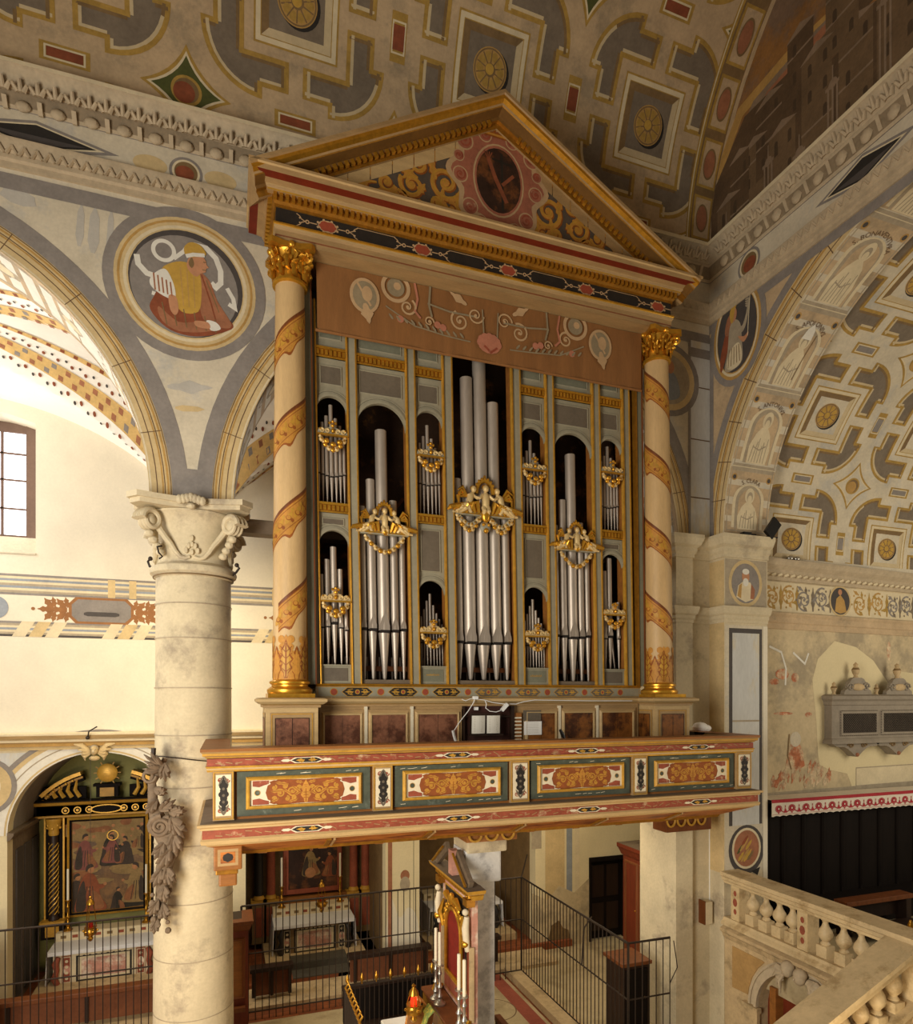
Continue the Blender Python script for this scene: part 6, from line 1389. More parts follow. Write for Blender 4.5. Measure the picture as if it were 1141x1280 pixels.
# -- loose things on the gallery and the organ
def loose(mb, name, label, cat, **k): return mb.build(name, cat=cat, label=label, **k)
xa, xb = ax(588.5, 8.17), ax(626, 8.17)
bk = MB(); w = (xb-xa)/2-.01
for s_ in (0, 1):
    x0 = xa+.015+s_*(w+.01); V = []
    for i in range(7):
        t = i/6; V += [(x0+(w-.02)*t, 8.175-.02*sin(pi*t)-.0, 5.285), (x0+(w-.02)*t+.01, 8.19-.02*sin(pi*t), 5.53)]
    V2 = [(a, b+.008, c) for a, b, c in V]; n = 7
    bk.add(V+V2, [(2*i, 2*i+2, 2*i+3, 2*i+1) for i in range(6)]+[(14+2*i, 14+2*i+1, 14+2*i+3, 14+2*i+2) for i in range(6)]+[(0, 1, 15, 14), (12, 26, 27, 13)]+[(2*i+1, 2*i+3, 14+2*i+3, 14+2*i+1) for i in range(6)]+[(2*i, 14+2*i, 14+2*i+2, 2*i+2) for i in range(6)], 'paper')
    r = random.Random(s_)
    P = Paint()
    for k in range(9): P.line([(x0+.03, 5.31+.024*k), (x0+w-.05-.02*r.random(), 5.31+.024*k)], .004, M['fresco_mid'], 1)
    bk.paint(P, lambda a, b, d, x0=x0: (a, 8.175-.02*sin(pi*min(1, max(0, (a-x0)/(w-.02))))+.06*(b-5.285)-.002-d, b))
loose(bk, 'open_book', 'open music book with two pale pages on the organ desk', 'book')
xa, xb = ax(656, 8.3), ax(678, 8.3); mb = MB(); mb.box(xa, xb, 8.326, 8.334, az(655, 919, 8.3), az(655, 902, 8.3), 'linen_white'); P = Paint()
for k in range(7): P.line([(xa+.03, 5.27+.025*k), (xb-.05, 5.27+.025*k)], .003, M['fresco_mid'], 1)
mb.paint(P, XZ(8.326)); loose(mb, 'paper_notice', 'white sheet of paper pinned below a grey card beside the organ stops', 'paper')
mb = MB(); mb.box(xa-.01, xb-.01, 8.328, 8.338, az(655, 901, 8.3), az(655, 888, 8.3), 'grey_panel'); loose(mb, 'grey_card', 'grey card pinned above the white sheet beside the organ stops', 'card')
mb = MB(); mb.tube([at(566, 913, Y=8.2), at(567.5, 920, Y=8.2), at(569.5, 926, Y=8.2), (at(569.5, 926, Y=8.2).x, 8.2, 5.0)], .028, 'plastic_white', 8, flat=.6); loose(mb, 'white_remote', 'slim white box standing against the panel left of the keyboard recess'.replace('left of', 'at the edge of'), 'box')
mb = MB(); p = [at(700, 912, Y=8.2), at(703, 918, Y=8.2), at(706, 926, Y=8.2)]; mb.tube(p+[(p[2].x, 8.2, 4.95)], [.02, .03, .02, .02], 'plastic_black', 8); loose(mb, 'black_handset', 'black curved handset propped against the brown panels beside the white sheet', 'handset')
mb = MB(); q = at(595, 886, Y=8.33); mb.bbox(q.x-.025, q.x+.025, 8.3, 8.36, q.z-.02, q.z+.025, 'plastic_white', .006); loose(mb, 'wall_switch', 'small white switch box inside the dark keyboard recess', 'switch')
cab = [at(*t, Y=8.24) for t in ((577, 874), (582, 876), (588, 873.5), (594, 873))]
mb = MB(); mb.tube([at(567, 914, Y=8.22), at(574, 903, Y=8.23), at(585, 889, Y=8.24), at(592, 878, Y=8.24), at(593, 874, Y=8.24)], .006, 'plastic_white', 6)
mb.tube(cab, .006, 'plastic_white', 6); mb.tube([at(*t, Y=8.24) for t in ((596, 874), (606, 875), (615, 878), (630, 880), (645, 880), (655, 877), (668, 875), (700, 875.5), (740, 876), (790, 876))], .006, 'plastic_white', 6)
mb.tube([at(*t, Y=8.23) for t in ((606, 875), (608, 880), (607, 885), (612, 889), (620, 890), (626, 888))], .006, 'plastic_white', 6)
loose(mb, 'white_cable', 'thin white cable looped along the top of the organ dado', 'cable')
mb = MB(); a, b = at(627, 888, Y=8.22), at(634, 880, Y=8.22); mb.beam(a, b, .05, .045, 'plastic_white'); loose(mb, 'power_strip', 'white power strip hanging tilted over the keyboard recess', 'power strip')
mb = MB(); q = at(594, 873, Y=8.24); mb.bbox(q.x-.035, q.x+.035, 8.21, 8.27, q.z-.015, q.z+.03, 'plastic_white', .006); loose(mb, 'cable_adapter', 'small white adapter on the dado ledge above the recess', 'adapter')
mb = MB(); q = at(890, 0, Y=8.3); x = ax(875, 8.4); mb.ball((x, 8.4, 5.3), (.14, .1, .08), 'linen_white', 10, 6); mb.ball((x+.1, 8.4, 5.28), (.1, .09, .06), 'linen_white', 10, 6); mb.box(x-.16, x+.22, 8.34, 8.46, 4.3, 5.23, 'wood_dark'); loose(mb, 'white_cloth_bundle', 'crumpled white cloth on a dark box at the far end of the gallery', 'cloth')
# ================================================================ GREAT STONE COLUMN, its iron, and the carved console on it
KX, KY = -.455, 9.42
col = thing('stone_column', (KX, KY, 0), 'thick round stone column with scrolled capital carrying two arches', 'column')
mb = MB(); mb.lathe([(.52, 0), (.505, 2.2), (.485, 5.2), (.475, 7.36)], (KX, KY, 0), 'stone', 48)
for z in (.9, 1.6, 2.35, 3.1, 3.85, 4.6, 5.28, 5.9, 6.55, 7.0):
    r = .505-.03*z/7.4; mb.lathe([(r+.0125, z), (r+.0128, z+.012)], (KX, KY, 0), 'stone_joint', 48, cap=False)
mb.build('shaft', parent=col)
mb = MB(); mb.lathe([(.62, 0), (.62, .12), (.6, .2), (.54, .26), (.56, .34), (.53, .4)], (KX, KY, 0), 'stone', 40); mb.build('base', parent=col)
mb = MB(); zc = 7.36
mb.lathe([(.478, 0), (.50, .015), (.50, .03), (.545, .06), (.555, .1), (.54, .14), (.49, .17), (.47, .19), (.47, .5), (.5, .68), (.56, .78), (.6, .81), (.6, .83), (.56, .86)], (KX, KY, zc), 'stone', 40)
mb.lathe([(.503, .012), (.512, .014), (.512, .028), (.503, .03)], (KX, KY, zc), 'fresco_brown', 40, cap=False)
HW = .78; ab = []
for k in range(4):
    t0 = -3*pi/4+pi/2*k; cx, cy = HW*1.15*cos(t0)*1.02, HW*1.15*sin(t0)*1.02; d = Vector((-sin(t0), cos(t0)))*.09
    ab += [(cx-d.x, cy-d.y), (cx+d.x, cy+d.y)]
    a0 = Vector((cx+d.x, cy+d.y)); t1 = t0+pi/2; a1 = Vector((HW*1.15*cos(t1)*1.02, HW*1.15*sin(t1)*1.02))-Vector((-sin(t1), cos(t1)))*.09
    for q in (.2, .35, .5, .65, .8):
        m = a0+(a1-a0)*q; nn = Vector((cos((t0+t1)/2), sin((t0+t1)/2))); m -= nn*.13*sin(pi*q); ab.append((m.x, m.y))
ab = [(KX+a, KY+b) for a, b in ab]
mb.prism(ab, zc+.84, zc+.9, 'stone', lambda a, b, d: (a, b, d)); mb.prism([(KX+(a-KX)*1.05, KY+(b-KY)*1.05) for a, b in ab], zc+.9, zc+.97, 'stone', lambda a, b, d: (a, b, d))
for k in range(4):
    t = -3*pi/4+pi/2*k; tn = Vector((-sin(t), cos(t), 0)); rd = Vector((cos(t), sin(t), 0)); c = Vector((KX, KY, zc+.66))+rd*.72
    M_ = Matrix((rd, (0, 0, 1), tn)).transposed()
    pts = [c+rd*(.135*(1-.82*j/26))*cos(j*.42)+Vector((0, 0, 1))*(.135*(1-.82*j/26))*sin(j*.42) for j in range(27)]
    for w in (-.07, 0, .07): mb.tube([p+tn*w*(1-.3*j/26) for j, p in enumerate(pts)], [.042-.02*j/26 for j in range(27)], 'stone', 8)
    mb.ball(c, (.1, .1, .1), 'stone', 10, 8)
    for s_ in (-1, 1):       # stem sweeping from the collar up to the volute
        st = []
        for j in range(9):
            q = j/8; ang = t+s_*(pi/4-.05)*(1-q)**1.4; r = .485+.2*q**2.5; st.append((KX+r*cos(ang), KY+r*sin(ang), zc+.24+.5*q**1.7-.05*sin(pi*min(1, q*2))))
        mb.tube(st, [.02+.03*j/8 for j in range(9)], 'stone', 8)
    for j in range(4): mb.ball(c+rd*(-.02-.055*j)+Vector((0, 0, -.16-.07*j)), (.06, .06, .05), 'stone', 8, 6)
    t2 = t+pi/4; f = Vector((KX+.68*cos(t2), KY+.68*sin(t2), zc+.9)); tt = Vector((-sin(t2), cos(t2), 0))
    for j in range(-3, 4): mb.ball(f+tt*.045*j+Vector((0, 0, .05-.012*abs(j))), (.05, .05, .06), 'stone', 8, 6)
    mb.ball(f+Vector((0, 0, -.06)), (.06, .06, .04), 'stone', 8, 6)
    g = Vector((KX+.485*cos(t2), KY+.485*sin(t2), zc+.3))
    for j, (a, b_) in enumerate(((0, 0), (-.07, .02), (.07, .02), (0, .1), (0, .18), (-.04, .08), (.04, .08))): mb.ball(g+tt*a+Vector((0, 0, b_)), (.03, .03, .04), 'stone', 6, 5)
mb.build('capital', parent=col)
mb = MB(); mb.tube([(KX+.52*cos(t), KY+.52*sin(t), 4.98+.04*sin(t*2)) for t in [2*pi*k/40 for k in range(40)]], .008, 'iron', 6, closed=True); mb.build('iron_wire', parent=col)
# iron hooks at the collar
for i, (u, v, lab) in enumerate(((199, 692, 'curling black iron hook on the capital, lying on the face turned to the nave'), (188, 704, 'small iron clamp with ring projecting from the capital collar by the window'), (296, 712, 'small iron clamp on the capital collar by the gilded column'))):
    p = at(u, v, Y=[8.93, 9.3, 9.2][i]); mb = MB()
    if i == 0: mb.tube([(p.x+.03, p.y, p.z+.1), (p.x-.02, p.y-.03, p.z+.08), (p.x, p.y-.05, p.z+.0), (p.x+.04, p.y-.03, p.z-.04), (p.x, p.y-.02, p.z-.07)], .012, 'iron', 6)
    else: mb.tube([(p.x, p.y, p.z+.06), (p.x-.03*(1 if i == 1 else -1), p.y, p.z+.02), (p.x-.01, p.y, p.z-.04), (p.x+.06*(1 if i == 1 else -1), p.y, p.z-.08)], .016, 'iron', 6); mb.ball((p.x, p.y, p.z+.06), .03, 'iron', 8, 6)
    mb.build('iron_hook', cat='hook', label=lab)
# wooden tie beam
mb = MB(); mb.box(.12, 7.07, 9.3, 9.55, 8.06, 8.25, 'wood_grey'); mb.build('tie_beam', cat='beam', label='grey wooden tie beam running from the stone capital behind the organ')
# carved console (scroll, acanthus, hanging fruit) fixed to the side of the shaft
mb = MB(); Yc = 8.82
def A(u, v, dy=0): p = at(u, v, Y=Yc+dy); return p
main = [A(206, 948), A(200, 962), A(190, 978), A(191, 1000), A(196, 1020), A(203, 1040), A(214, 1060), A(205, 1085), A(203, 1110), A(200, 1135), A(194, 1160)]
mb.tube(main, [.03, .04, .05, .06, .09, .11, .12, .1, .08, .06, .03], 'carved_wood', 12)
mb.tube([A(192, 935), A(191, 960), A(193, 1000)], .03, 'iron', 6)
sp = []
c = A(200, 1033, -.1)
for j in range(30): q = j/29; rr = .13*(1-.85*q); sp.append((c.x+rr*cos(j*.5+1.5), c.y-.03*q, c.z+rr*sin(j*.5+1.5)))
mb.tube(sp, [.035-.018*j/29 for j in range(30)], 'carved_wood', 8)
sp = [(x+.09, y+.02, z-.02) for x, y, z in sp]; mb.tube(sp, [.03-.015*j/29 for j in range(30)], 'carved_wood', 8)
r = random.Random(8)
def acanthus(p, d, L, w, curl=.5):
    d = Vector(d).normalized(); up = Vector((0, -1, 0)); q = d.cross(up).normalized()
    for o, ll in ((-.55, .62), (-.3, .85), (0, 1.), (.3, .85), (.55, .62)):
        dd = (d+q*o).normalized(); pts = [p, p+dd*L*ll*.35+up*.05, p+dd*L*ll*.75+up*.085, p+dd*L*ll+up*(.085-curl*.1)]
        mb.tube(pts, [w*.7, w, w*.75, w*.2], 'carved_wood', 8, flat=.7)
for u, v, dx, dz, L, w in ((203, 958, -.9, .7, .26, .03), (201, 962, -1, .1, .2, .03), (205, 955, .1, -1, .22, .035), (194, 985, .8, -.4, .16, .035), (196, 1000, -.6, -.8, .2, .035), (200, 1012, .9, .6, .22, .04), (212, 1012, .9, -.1, .2, .045), (214, 1022, .6, -1, .3, .05), (218, 1040, .1, -1, .3, .05), (213, 1060, -.5, -1, .28, .045), (206, 1052, -.5, -.9, .24, .04), (208, 1085, .3, -1, .24, .045), (202, 1085, -.4, -1, .24, .04), (204, 1108, .2, -1, .2, .04), (197, 1125, -.5, -1, .2, .035), (203, 1130, .3, -1, .2, .035), (195, 1148, -.1, -1, .18, .035)):
    acanthus(A(u, v, -.06), (dx, 0, dz), L, w)
for k in range(16): p = A(200+10*sin(k*2.2), 1112+3.4*k, -.06-.02*(k % 3)); mb.ball(p, .028+.012*(k % 2), 'carved_wood', 7, 5)
mb.ball(A(212, 1113), .035, 'carved_wood', 8, 6); sp = [A(186+9*cos(k*.5)*(1-.04*k), 970+9*sin(k*.5)*(1-.04*k), -.05) for k in range(16)]; mb.tube(sp, .02, 'carved_wood', 6)
mb.build('carved_scroll_bracket', cat='bracket', label='dark carved wooden scroll bracket with leaves fixed to the stone column', org=(KX, Yc, 2.8))
# ================================================================ CHAPELS, RAILINGS AND FURNITURE BELOW
def T(mb, name, label, cat, **k): return mb.build(name, cat=cat, label=label, **k)
def lathe_h(mb, x, y, z, prof, m, seg=16): mb.lathe(prof, (x, y, z), m, seg)
# -- altarpiece of the first chapel
ap = thing('altarpiece', (-2.37, 15.0, .9), 'dark and gold altarpiece with twisted columns and broken pediment around a painting of saints', 'altarpiece')
x0, x1, z0, z1 = -3.1, -1.64, 1.3, 3.3; mb = MB(); mb.box(x0, x1, 14.96, 15.0, z0, z1, 'painting_brown'); P = Paint()
def fig(P, x, z, h, robe, l, s_=1, skin='paint_flesh'):
    g = lambda pts: sm([(x+a*h*s_, z+c*h) for a, c in pts]); dk = M['paint_shadow']
    P.poly(g([(-.26, 0), (-.22, .3), (-.16, .6), (-.06, .76), (.08, .74), (.17, .55), (.2, .3), (.32, .02), (0, -.04)]), M[robe], l); P.poly(g([(-.24, .02), (-.2, .4), (-.1, .62), (-.06, .3), (-.08, .02)]), dk, l+1); P.poly(g([(.04, .4), (.2, .3), (.27, .06), (.1, .04)]), M['paint_warm'], l+1)
    P.poly(g([(.06, .64), (.2, .52), (.3, .56), (.28, .47), (.16, .42), (.06, .5)]), M[robe], l+2); P.disc(x+s_*.29*h, z+.53*h, .035*h, M[skin], l+3, n=8)
    P.disc(x+.03*h*s_, z+.85*h, .06*h, M[skin], l+2, ry=.08*h, n=14); P.poly(g([(-.06, .8), (-.05, .92), (.04, .96), (.08, .9), (.0, .87)]), dk, l+3)
    for k in range(3): P.line([(x+(-.12+.1*k)*h, z+.04*h), (x+(-.04+.05*k)*h, z+.5*h)], .016*h, dk, l+2)
P.poly([(-3.1, 2.5), (-2.6, 2.3), (-2.1, 2.5), (-1.64, 2.4), (-1.64, 3.3), (-3.1, 3.3)], M['paint_cloud'], 1)
for (cx, cz, rx, rz) in ((-2.8, 2.25, .3, .12), (-2.0, 2.2, .35, .13), (-1.8, 2.9, .25, .2), (-3.0, 3.05, .25, .15), (-2.4, 3.12, .4, .08)): P.disc(cx, cz, rx, M['paint_cloud'], 2, ry=rz)
P.poly([(-2.0, 1.5), (-1.7, 1.9), (-1.64, 1.4), (-2.4, 1.35)], M['paint_dusk'], 2); P.poly(sm([(-1.95, 2.75), (-1.66, 2.5), (-1.66, 3.1)]), M['paint_shadow'], 2)
fig(P, -2.33, 2.3, .75, 'paint_dusk', 4); fig(P, -2.3, 2.35, .6, 'paint_rose', 6, -1); fig(P, -2.8, 2.25, .75, 'paint_rose', 4); fig(P, -2.72, 1.38, 1.0, 'paint_rust', 7); fig(P, -1.85, 1.5, .85, 'paint_cloud', 6, -1); P.ring(-2.29, 2.9, .09, .11, M['gilt_bright'], 8)
rp = random.Random(11)
for k in range(26): cx, cz = -3.05+1.35*rp.random(), 1.95+1.3*rp.random(); P.poly(sm([(cx+.16*cos(t)*(.6+rp.random()*.6), cz+.07*sin(t)*(.6+rp.random()*.6)) for t in (0, 1.05, 2.1, 3.14, 4.2, 5.2)]), M[('paint_cloud', 'painting_brown', 'paint_warm')[k % 3]], 3)
for k in range(8): P.disc(-3.0+.18*k, 3.0+.12*sin(k*2.1), .035, M['paint_flesh'], 5, n=9)
fig(P, -2.05, 2.3, .6, 'paint_shadow', 4, -1); fig(P, -2.95, 1.4, .8, 'paint_shadow', 4); fig(P, -1.8, 2.6, .5, 'paint_cloud', 4, -1); fig(P, -2.2, 1.34, .5, 'paint_dusk', 4)
mb.paint(P, XZ(14.96)); mb.build('painting', parent=ap)
mb = MB(); mb.mould([(x0, z0), (x0, z1), (x1, z1), (x1, z0)], [(-.07, 0), (-.07, .05), (-.03, .07), (-.01, .05), (.02, .03), (.02, 0)], 'gilt_bright', lambda a, c, h: (a, 14.97-h, c), side=-1, closed=True, mats=[M['gilt_paint'], M['wood_black'], M['gilt_bright'], M['gilt_paint'], M['gilt_bright']]); mb.build('frame', parent=ap)
for s_ in (-1, 1):
    cx = -2.37+s_*.96; mb = MB(); mb.box(cx-.17, cx+.17, 14.9, 15.05, .95, 3.45, 'wood_black'); mb.box(cx-.18, cx-.15, 14.87, 14.92, 1.2, 3.4, 'gilt_bright'); mb.box(cx+.15, cx+.18, 14.87, 14.92, 1.2, 3.4, 'gilt_bright'); mb.build('pier', parent=ap)
    mb = MB(); mb.lathe([(.1, 0), (.1, .03), (.085, .06), (.08, .1), (.08, 1.65), (.075, 1.7)], (cx, 14.84, 1.3), 'wood_dark', 20)
    for q in range(5): mb.tube([(cx+.082*cos(2*pi*q/5+t*.75), 14.84+.082*sin(2*pi*q/5+t*.75), 1.42+t*.062) for t in range(24)], .012, 'gilt_bright', 5)
    mb.lathe([(.085, 0), (.1, .05), (.09, .1), (.13, .2), (.14, .28), (.15, .3), (.15, .34), (.0, .34)], (cx, 14.84, 3.0), 'gilt_paint', 16)
    for q in range(8): mb.ball((cx+.11*cos(q*pi/4), 14.84+.11*sin(q*pi/4), 3.15+.06*(q % 2)), .03, 'gilt_bright', 6, 5)
    mb.build('twisted_column', parent=ap)
    mb = MB(); mb.box(cx-.2, cx+.2, 14.7, 15.05, .95, 1.24, 'wood_black'); mb.box(cx-.22, cx+.22, 14.68, 15.05, 1.24, 1.3, 'gilt_paint'); mb.box(cx-.12, cx+.12, 14.69, 14.7, 1.0, 1.2, 'gilt_paint'); mb.build('pedestal', parent=ap)
mb = MB(); mb.box(-3.6, -1.14, 14.72, 15.05, 3.36, 3.66, 'wood_black'); mb.mould([(-3.62, 15.05), (-3.62, 14.72), (-1.12, 14.72), (-1.12, 15.05)], [(0, 3.36), (.02, 3.37), (.02, 3.4), (0, 3.41), (0, 3.6), (.04, 3.62), (.07, 3.66), (.1, 3.68), (.1, 3.71), (0, 3.72)], 'gilt_bright', mats=[M[k] for k in ('gilt_bright', 'gilt_paint', 'gilt_bright', 'wood_black', 'gilt_bright', 'gilt_paint', 'gilt_bright', 'wood_black', 'wood_black')])
P = Paint()
for k in range(8):
    x = -3.1+.21*k; P.disc(x, 3.5, .07, M['gilt_bright'], 1); P.disc(x, 3.5, .05, M['wood_black'], 2); P.disc(x, 3.5, .025, M['gilt_bright'], 3)
P.disc(-2.37, 3.5, .3, M['gilt_bright'], 4, ry=.09); P.disc(-2.37, 3.5, .26, M['wood_black'], 5, ry=.07); mb.paint(P, XZ(14.72)); mb.build('entablature', parent=ap)
for s_ in (-1, 1):
    mb = MB(); c = Vector((-2.37, 2.72)); R0 = 1.62
    aa = [radians(90-s_*d) for d in (47, 42, 37, 32, 27, 22, 17)]
    for r0, r1, y, m in ((R0-.2, R0-.02, 14.84, 'wood_black'), (R0-.07, R0, 14.7, 'gilt_bright'), (R0-.14, R0-.1, 14.78, 'gilt_paint')):
        mb.prism([(c.x+r1*cos(a), c.y+r1*sin(a)) for a in aa]+[(c.x+r0*cos(a), c.y+r0*sin(a)) for a in aa[::-1]], y, 15.0, m, lambda a, b, d: (a, d, b))
    for a in aa[:-1]: mb.ball((c.x+(R0-.12)*cos(a-.04*s_), 14.77, c.y+(R0-.12)*sin(a-.04*s_)), .03, 'gilt_bright', 6, 5)
    mb.box(min(-2.37+s_*.4, -2.37+s_*1.2), max(-2.37+s_*.4, -2.37+s_*1.2), 14.9, 15.0, 3.7, 3.95, 'wood_black')
    for k in range(5): mb.tube([(-2.37+s_*(.5+.14*k), 14.84, 3.75), (-2.37+s_*(.58+.135*k), 14.82, 3.9-.012*k), (-2.37+s_*(.55+.13*k), 14.84, 4.12-.06*k)], [.045, .04, .015], 'gilt_bright', 6)
    mb.build('pediment_scroll', parent=ap)
mb = MB(); mb.box(-2.57, -2.17, 14.8, 15.0, 3.72, 3.95, 'wood_black'); mb.box(-2.5, -2.24, 14.78, 14.82, 3.74, 3.92, 'gilt_paint'); mb.box(-2.62, -2.12, 14.76, 15, 3.95, 4.0, 'wood_black'); mb.build('pediment_block', parent=ap)
mb = MB(); mb.lathe([(.0, 0), (.17, .0), (.19, .03), (.16, .05), (0, .055)], (0, 0, 0), 'gilt_bright', 24, tf=lambda v: Vector((-2.37+v.x, 14.85-v.z, 4.22+v.y)))
for k in range(12): mb.beam((-2.37+.19*cos(k*pi/6), 14.84, 4.22+.19*sin(k*pi/6)), (-2.37+.25*cos(k*pi/6), 14.84, 4.22+.25*sin(k*pi/6)), .02, .02, 'gilt_paint')
mb.beam((-2.37, 14.79, 4.12), (-2.37, 14.79, 4.32), .02, .02, 'gilt_bright'); mb.beam((-2.43, 14.79, 4.24), (-2.31, 14.79, 4.24), .02, .02, 'gilt_bright'); mb.build('medallion', parent=ap)
# -- altar tables
def altar(cx, hw, label, stone, centre, side, name='altar_table'):
    a = thing(name, (cx, 14.3, .15), label, 'altar', )
    mb = MB(); mb.box(cx-hw+.06, cx+hw-.06, 14.06, 14.8, .15, .88, stone); P = Paint()
    P.rect(cx-hw*.52, cx+hw*.52, .3, .8, M['marble_black'], 1); P.rect(cx-hw*.48, cx+hw*.48, .33, .77, M['fresco_cream'], 2); P.rect(cx-hw*.42, cx+hw*.42, .37, .73, M[centre], 3)
    for s_ in (-1, 1):
        P.rect(min(cx+s_*hw*.6, cx+s_*hw*.78), max(cx+s_*hw*.6, cx+s_*hw*.78), .28, .82, M[side], 1); P.frame(min(cx+s_*hw*.62, cx+s_*hw*.76), max(cx+s_*hw*.62, cx+s_*hw*.76), .31, .79, .015, M['fresco_cream'], 2); P.disc(cx+s_*hw*.69, .55, .06, M[centre], 3, ry=.09)
        for q in range(4): P.disc(cx+s_*hw*.69, .38+.11*q, .03, M['fresco_cream'], 4, n=6)
    for q in range(9): P.rect(cx-hw*.46+.1*q*hw*1.1, cx-hw*.46+.1*q*hw*1.1+.06, .79, .81, M['fresco_cream'], 3)
    mb.paint(P, XZ(14.06)); mb.build('altar_block', parent=a)
    for s_ in (-1, 1):
        mb = MB(); xx = cx+s_*(hw-.14); mb.tube([(xx, 14.02, .3), (xx+s_*.05, 14.0, .42), (xx, 13.98, .58), (xx+s_*.03, 13.99, .7), (xx-s_*.02, 14.02, .82)], [.05, .06, .045, .06, .04], side if side != 'wood_dark' else 'marble_black', 10); mb.build('volute', parent=a)
    mb = MB(); mb.bbox(cx-hw-.02, cx+hw+.02, 13.96, 14.82, .88, .94, 'linen', .008)
    for s_ in (-1, 1):
        V = []
        for i in range(9):
            y = 13.97+.84*i/8; V += [(cx+s_*(hw+.025), y, .93), (cx+s_*(hw+.05+.012*sin(i*1.9)), y+.0, .32)]
        n = len(V); V += [(x-s_*.012, y, z) for x, y, z in V]; mb.add(V, [(2*i, 2*i+2, 2*i+3, 2*i+1) for i in range(8)]+[(n+2*i, n+2*i+1, n+2*i+3, n+2*i+2) for i in range(8)]+[(0, 1, n+1, n), (16, n+16, n+17, 17)], 'linen', True)
    V = [(cx-hw-.02+(2*hw+.04)*i/12, 13.955+.004*sin(i*2.), z) for i in range(13) for z in (.93, .87)]; mb.add(V, [(2*i, 2*i+2, 2*i+3, 2*i+1) for i in range(12)], 'linen', True)
    mb.build('altar_cloth', parent=a)
    mb = MB(); mb.box(cx-hw, cx+hw, 14.55, 14.9, .94, 1.1, 'fresco_cream'); P = Paint()
    for q in range(9): P.rect(cx-hw+.08+q*hw*.22, cx-hw+.08+q*hw*.22+.1, .99, 1.05, M['marble_red' if q % 2 else 'fresco_brown'], 1)
    mb.paint(P, XZ(14.55)); mb.build('gradine', parent=a)
    mb = MB(); mb.box(cx-hw-.2, cx+hw+.2, 13.55, 14.9, .15, .3, 'sandstone'); mb.build('altar_step', parent=a)
    return a
altar(-2.3, .93, 'chapel altar with white cloth and pink marble inlay behind railings near the scroll bracket', 'fresco_cream', 'marble_pink', 'marble_red')
altar(1.74, .84, 'chapel altar with white cloth and dark lattice inlay seen under the gallery', 'fresco_brown', 'marble_pink', 'marble_black')
altar(5.22, .88, 'small white-clothed chapel altar mostly hidden behind the white pier', 'fresco_cream', 'marble_red', 'marble_black')
mb = MB(); mb.box(1.2, 2.35, 13.1, 13.54, .151, .17, 'carpet_grey'); mb.box(1.2, 2.35, 13.5, 13.545, .17, .305, 'carpet_grey'); mb.box(1.2, 2.35, 13.53, 13.9, .3, .312, 'carpet_grey'); T(mb, 'altar_carpet', 'dark grey carpet strip laid on the altar step under the gallery', 'carpet')
# -- altarpiece of the second chapel: dark picture between red marble columns
ap = thing('altarpiece', (1.8, 15.0, .9), 'dark altarpiece with red marble columns seen in shadow under the gallery', 'altarpiece')
mb = MB(); mb.box(1.16, 2.46, 14.96, 15.0, 1.3, 3.4, 'painting_dark'); P = Paint(); fig(P, 1.75, 1.7, .7, 'paint_cloud', 1); fig(P, 2.2, 1.65, .6, 'paint_rust', 1, -1); fig(P, 1.5, 2.3, .8, 'paint_dusk', 1); P.disc(1.75, 1.75, .12, M['paint_flesh'], 4); mb.paint(P, XZ(14.96)); mb.build('painting', parent=ap)
mb = MB(); mb.mould([(1.16, 1.3), (1.16, 3.4), (2.46, 3.4), (2.46, 1.3)], [(-.1, 0), (-.1, .05), (0, .04), (.02, .0)], 'marble_red', lambda a, c, h: (a, 14.97-h, c), side=-1, closed=True); mb.box(.5, 3.1, 14.9, 15.1, 1.05, 1.24, 'wood_warm'); mb.box(.5, 3.1, 14.8, 15.1, 3.6, 3.9, 'wood_dark'); mb.build('frame', parent=ap)
for cx, m in ((.62, 'marble_black'), (.88, 'marble_red'), (2.74, 'marble_red'), (3.02, 'marble_red')):
    mb = MB(); mb.lathe([(.12, 0), (.13, .02), (.12, .05), (.1, .08), (.095, .1), (.09, 2.1), (.12, 2.2), (.14, 2.4)], (cx, 14.95, 1.25), m, 20, mats=[M['gilt_paint']]*4+[M[m]]*3); mb.build('marble_column', parent=ap)
    mb = MB(); mb.box(cx-.15, cx+.15, 14.84, 15.1, .3, 1.2, 'fresco_brown'); mb.box(cx-.17, cx+.17, 14.83, 15.1, 1.2, 1.25, 'gilt_paint'); mb.box(cx-.1, cx+.1, 14.83, 14.84, .45, 1.1, 'marble_red'); mb.build('column_pedestal', parent=ap)
# -- candles of the chapel altars
def tall_candle(x, y, zb, zs, zt, label, m='brass', r=.022, group=None):
    t = thing('candlestick', (x, y, zb), label, 'candlestick', group); h = zs-zb
    mb = MB(); mb.lathe([(.085, 0), (.085, .02), (.05, .045), (.03, .08), (.045, .12), (.025, .16), (.02, h*.4), (.045, h*.45), (.022, h*.52), (.018, h*.72), (.035, h*.78), (.02, h*.84), (.02, h*.94), (.055, h*.97), (.055, h)], (x, y, zb), m, 14); mb.build('stem', parent=t)
    mb = MB(); mb.lathe([(r, 0), (r, zt-zs-.01), (r*.6, zt-zs)], (x, y, zs), 'wax', 12); mb.tube([(x, y, zt), (x+.003, y, zt+.02)], .003, 'iron', 4); mb.build('candle', parent=t); return t
for u, v0, v1, lab in ((84.8, 1086, 1125, 'tall white candle on a gilt stick beside the twisted column of the gold altarpiece'), (182.7, 1080, 1116, 'tall white candle on a gilt stick close to the carved scroll bracket'), (352, 1072, 1108, 'tall candle on a brass stick beside the dark columns of the shadowed altarpiece'), (425, 1066, 1095, 'tall candle on a brass stick beside the red marble columns under the gallery')):
    p = at(u, v1, Y=14.7); tall_candle(p.x, 14.7, 1.1, p.z, az(u, v0, 14.7), lab)
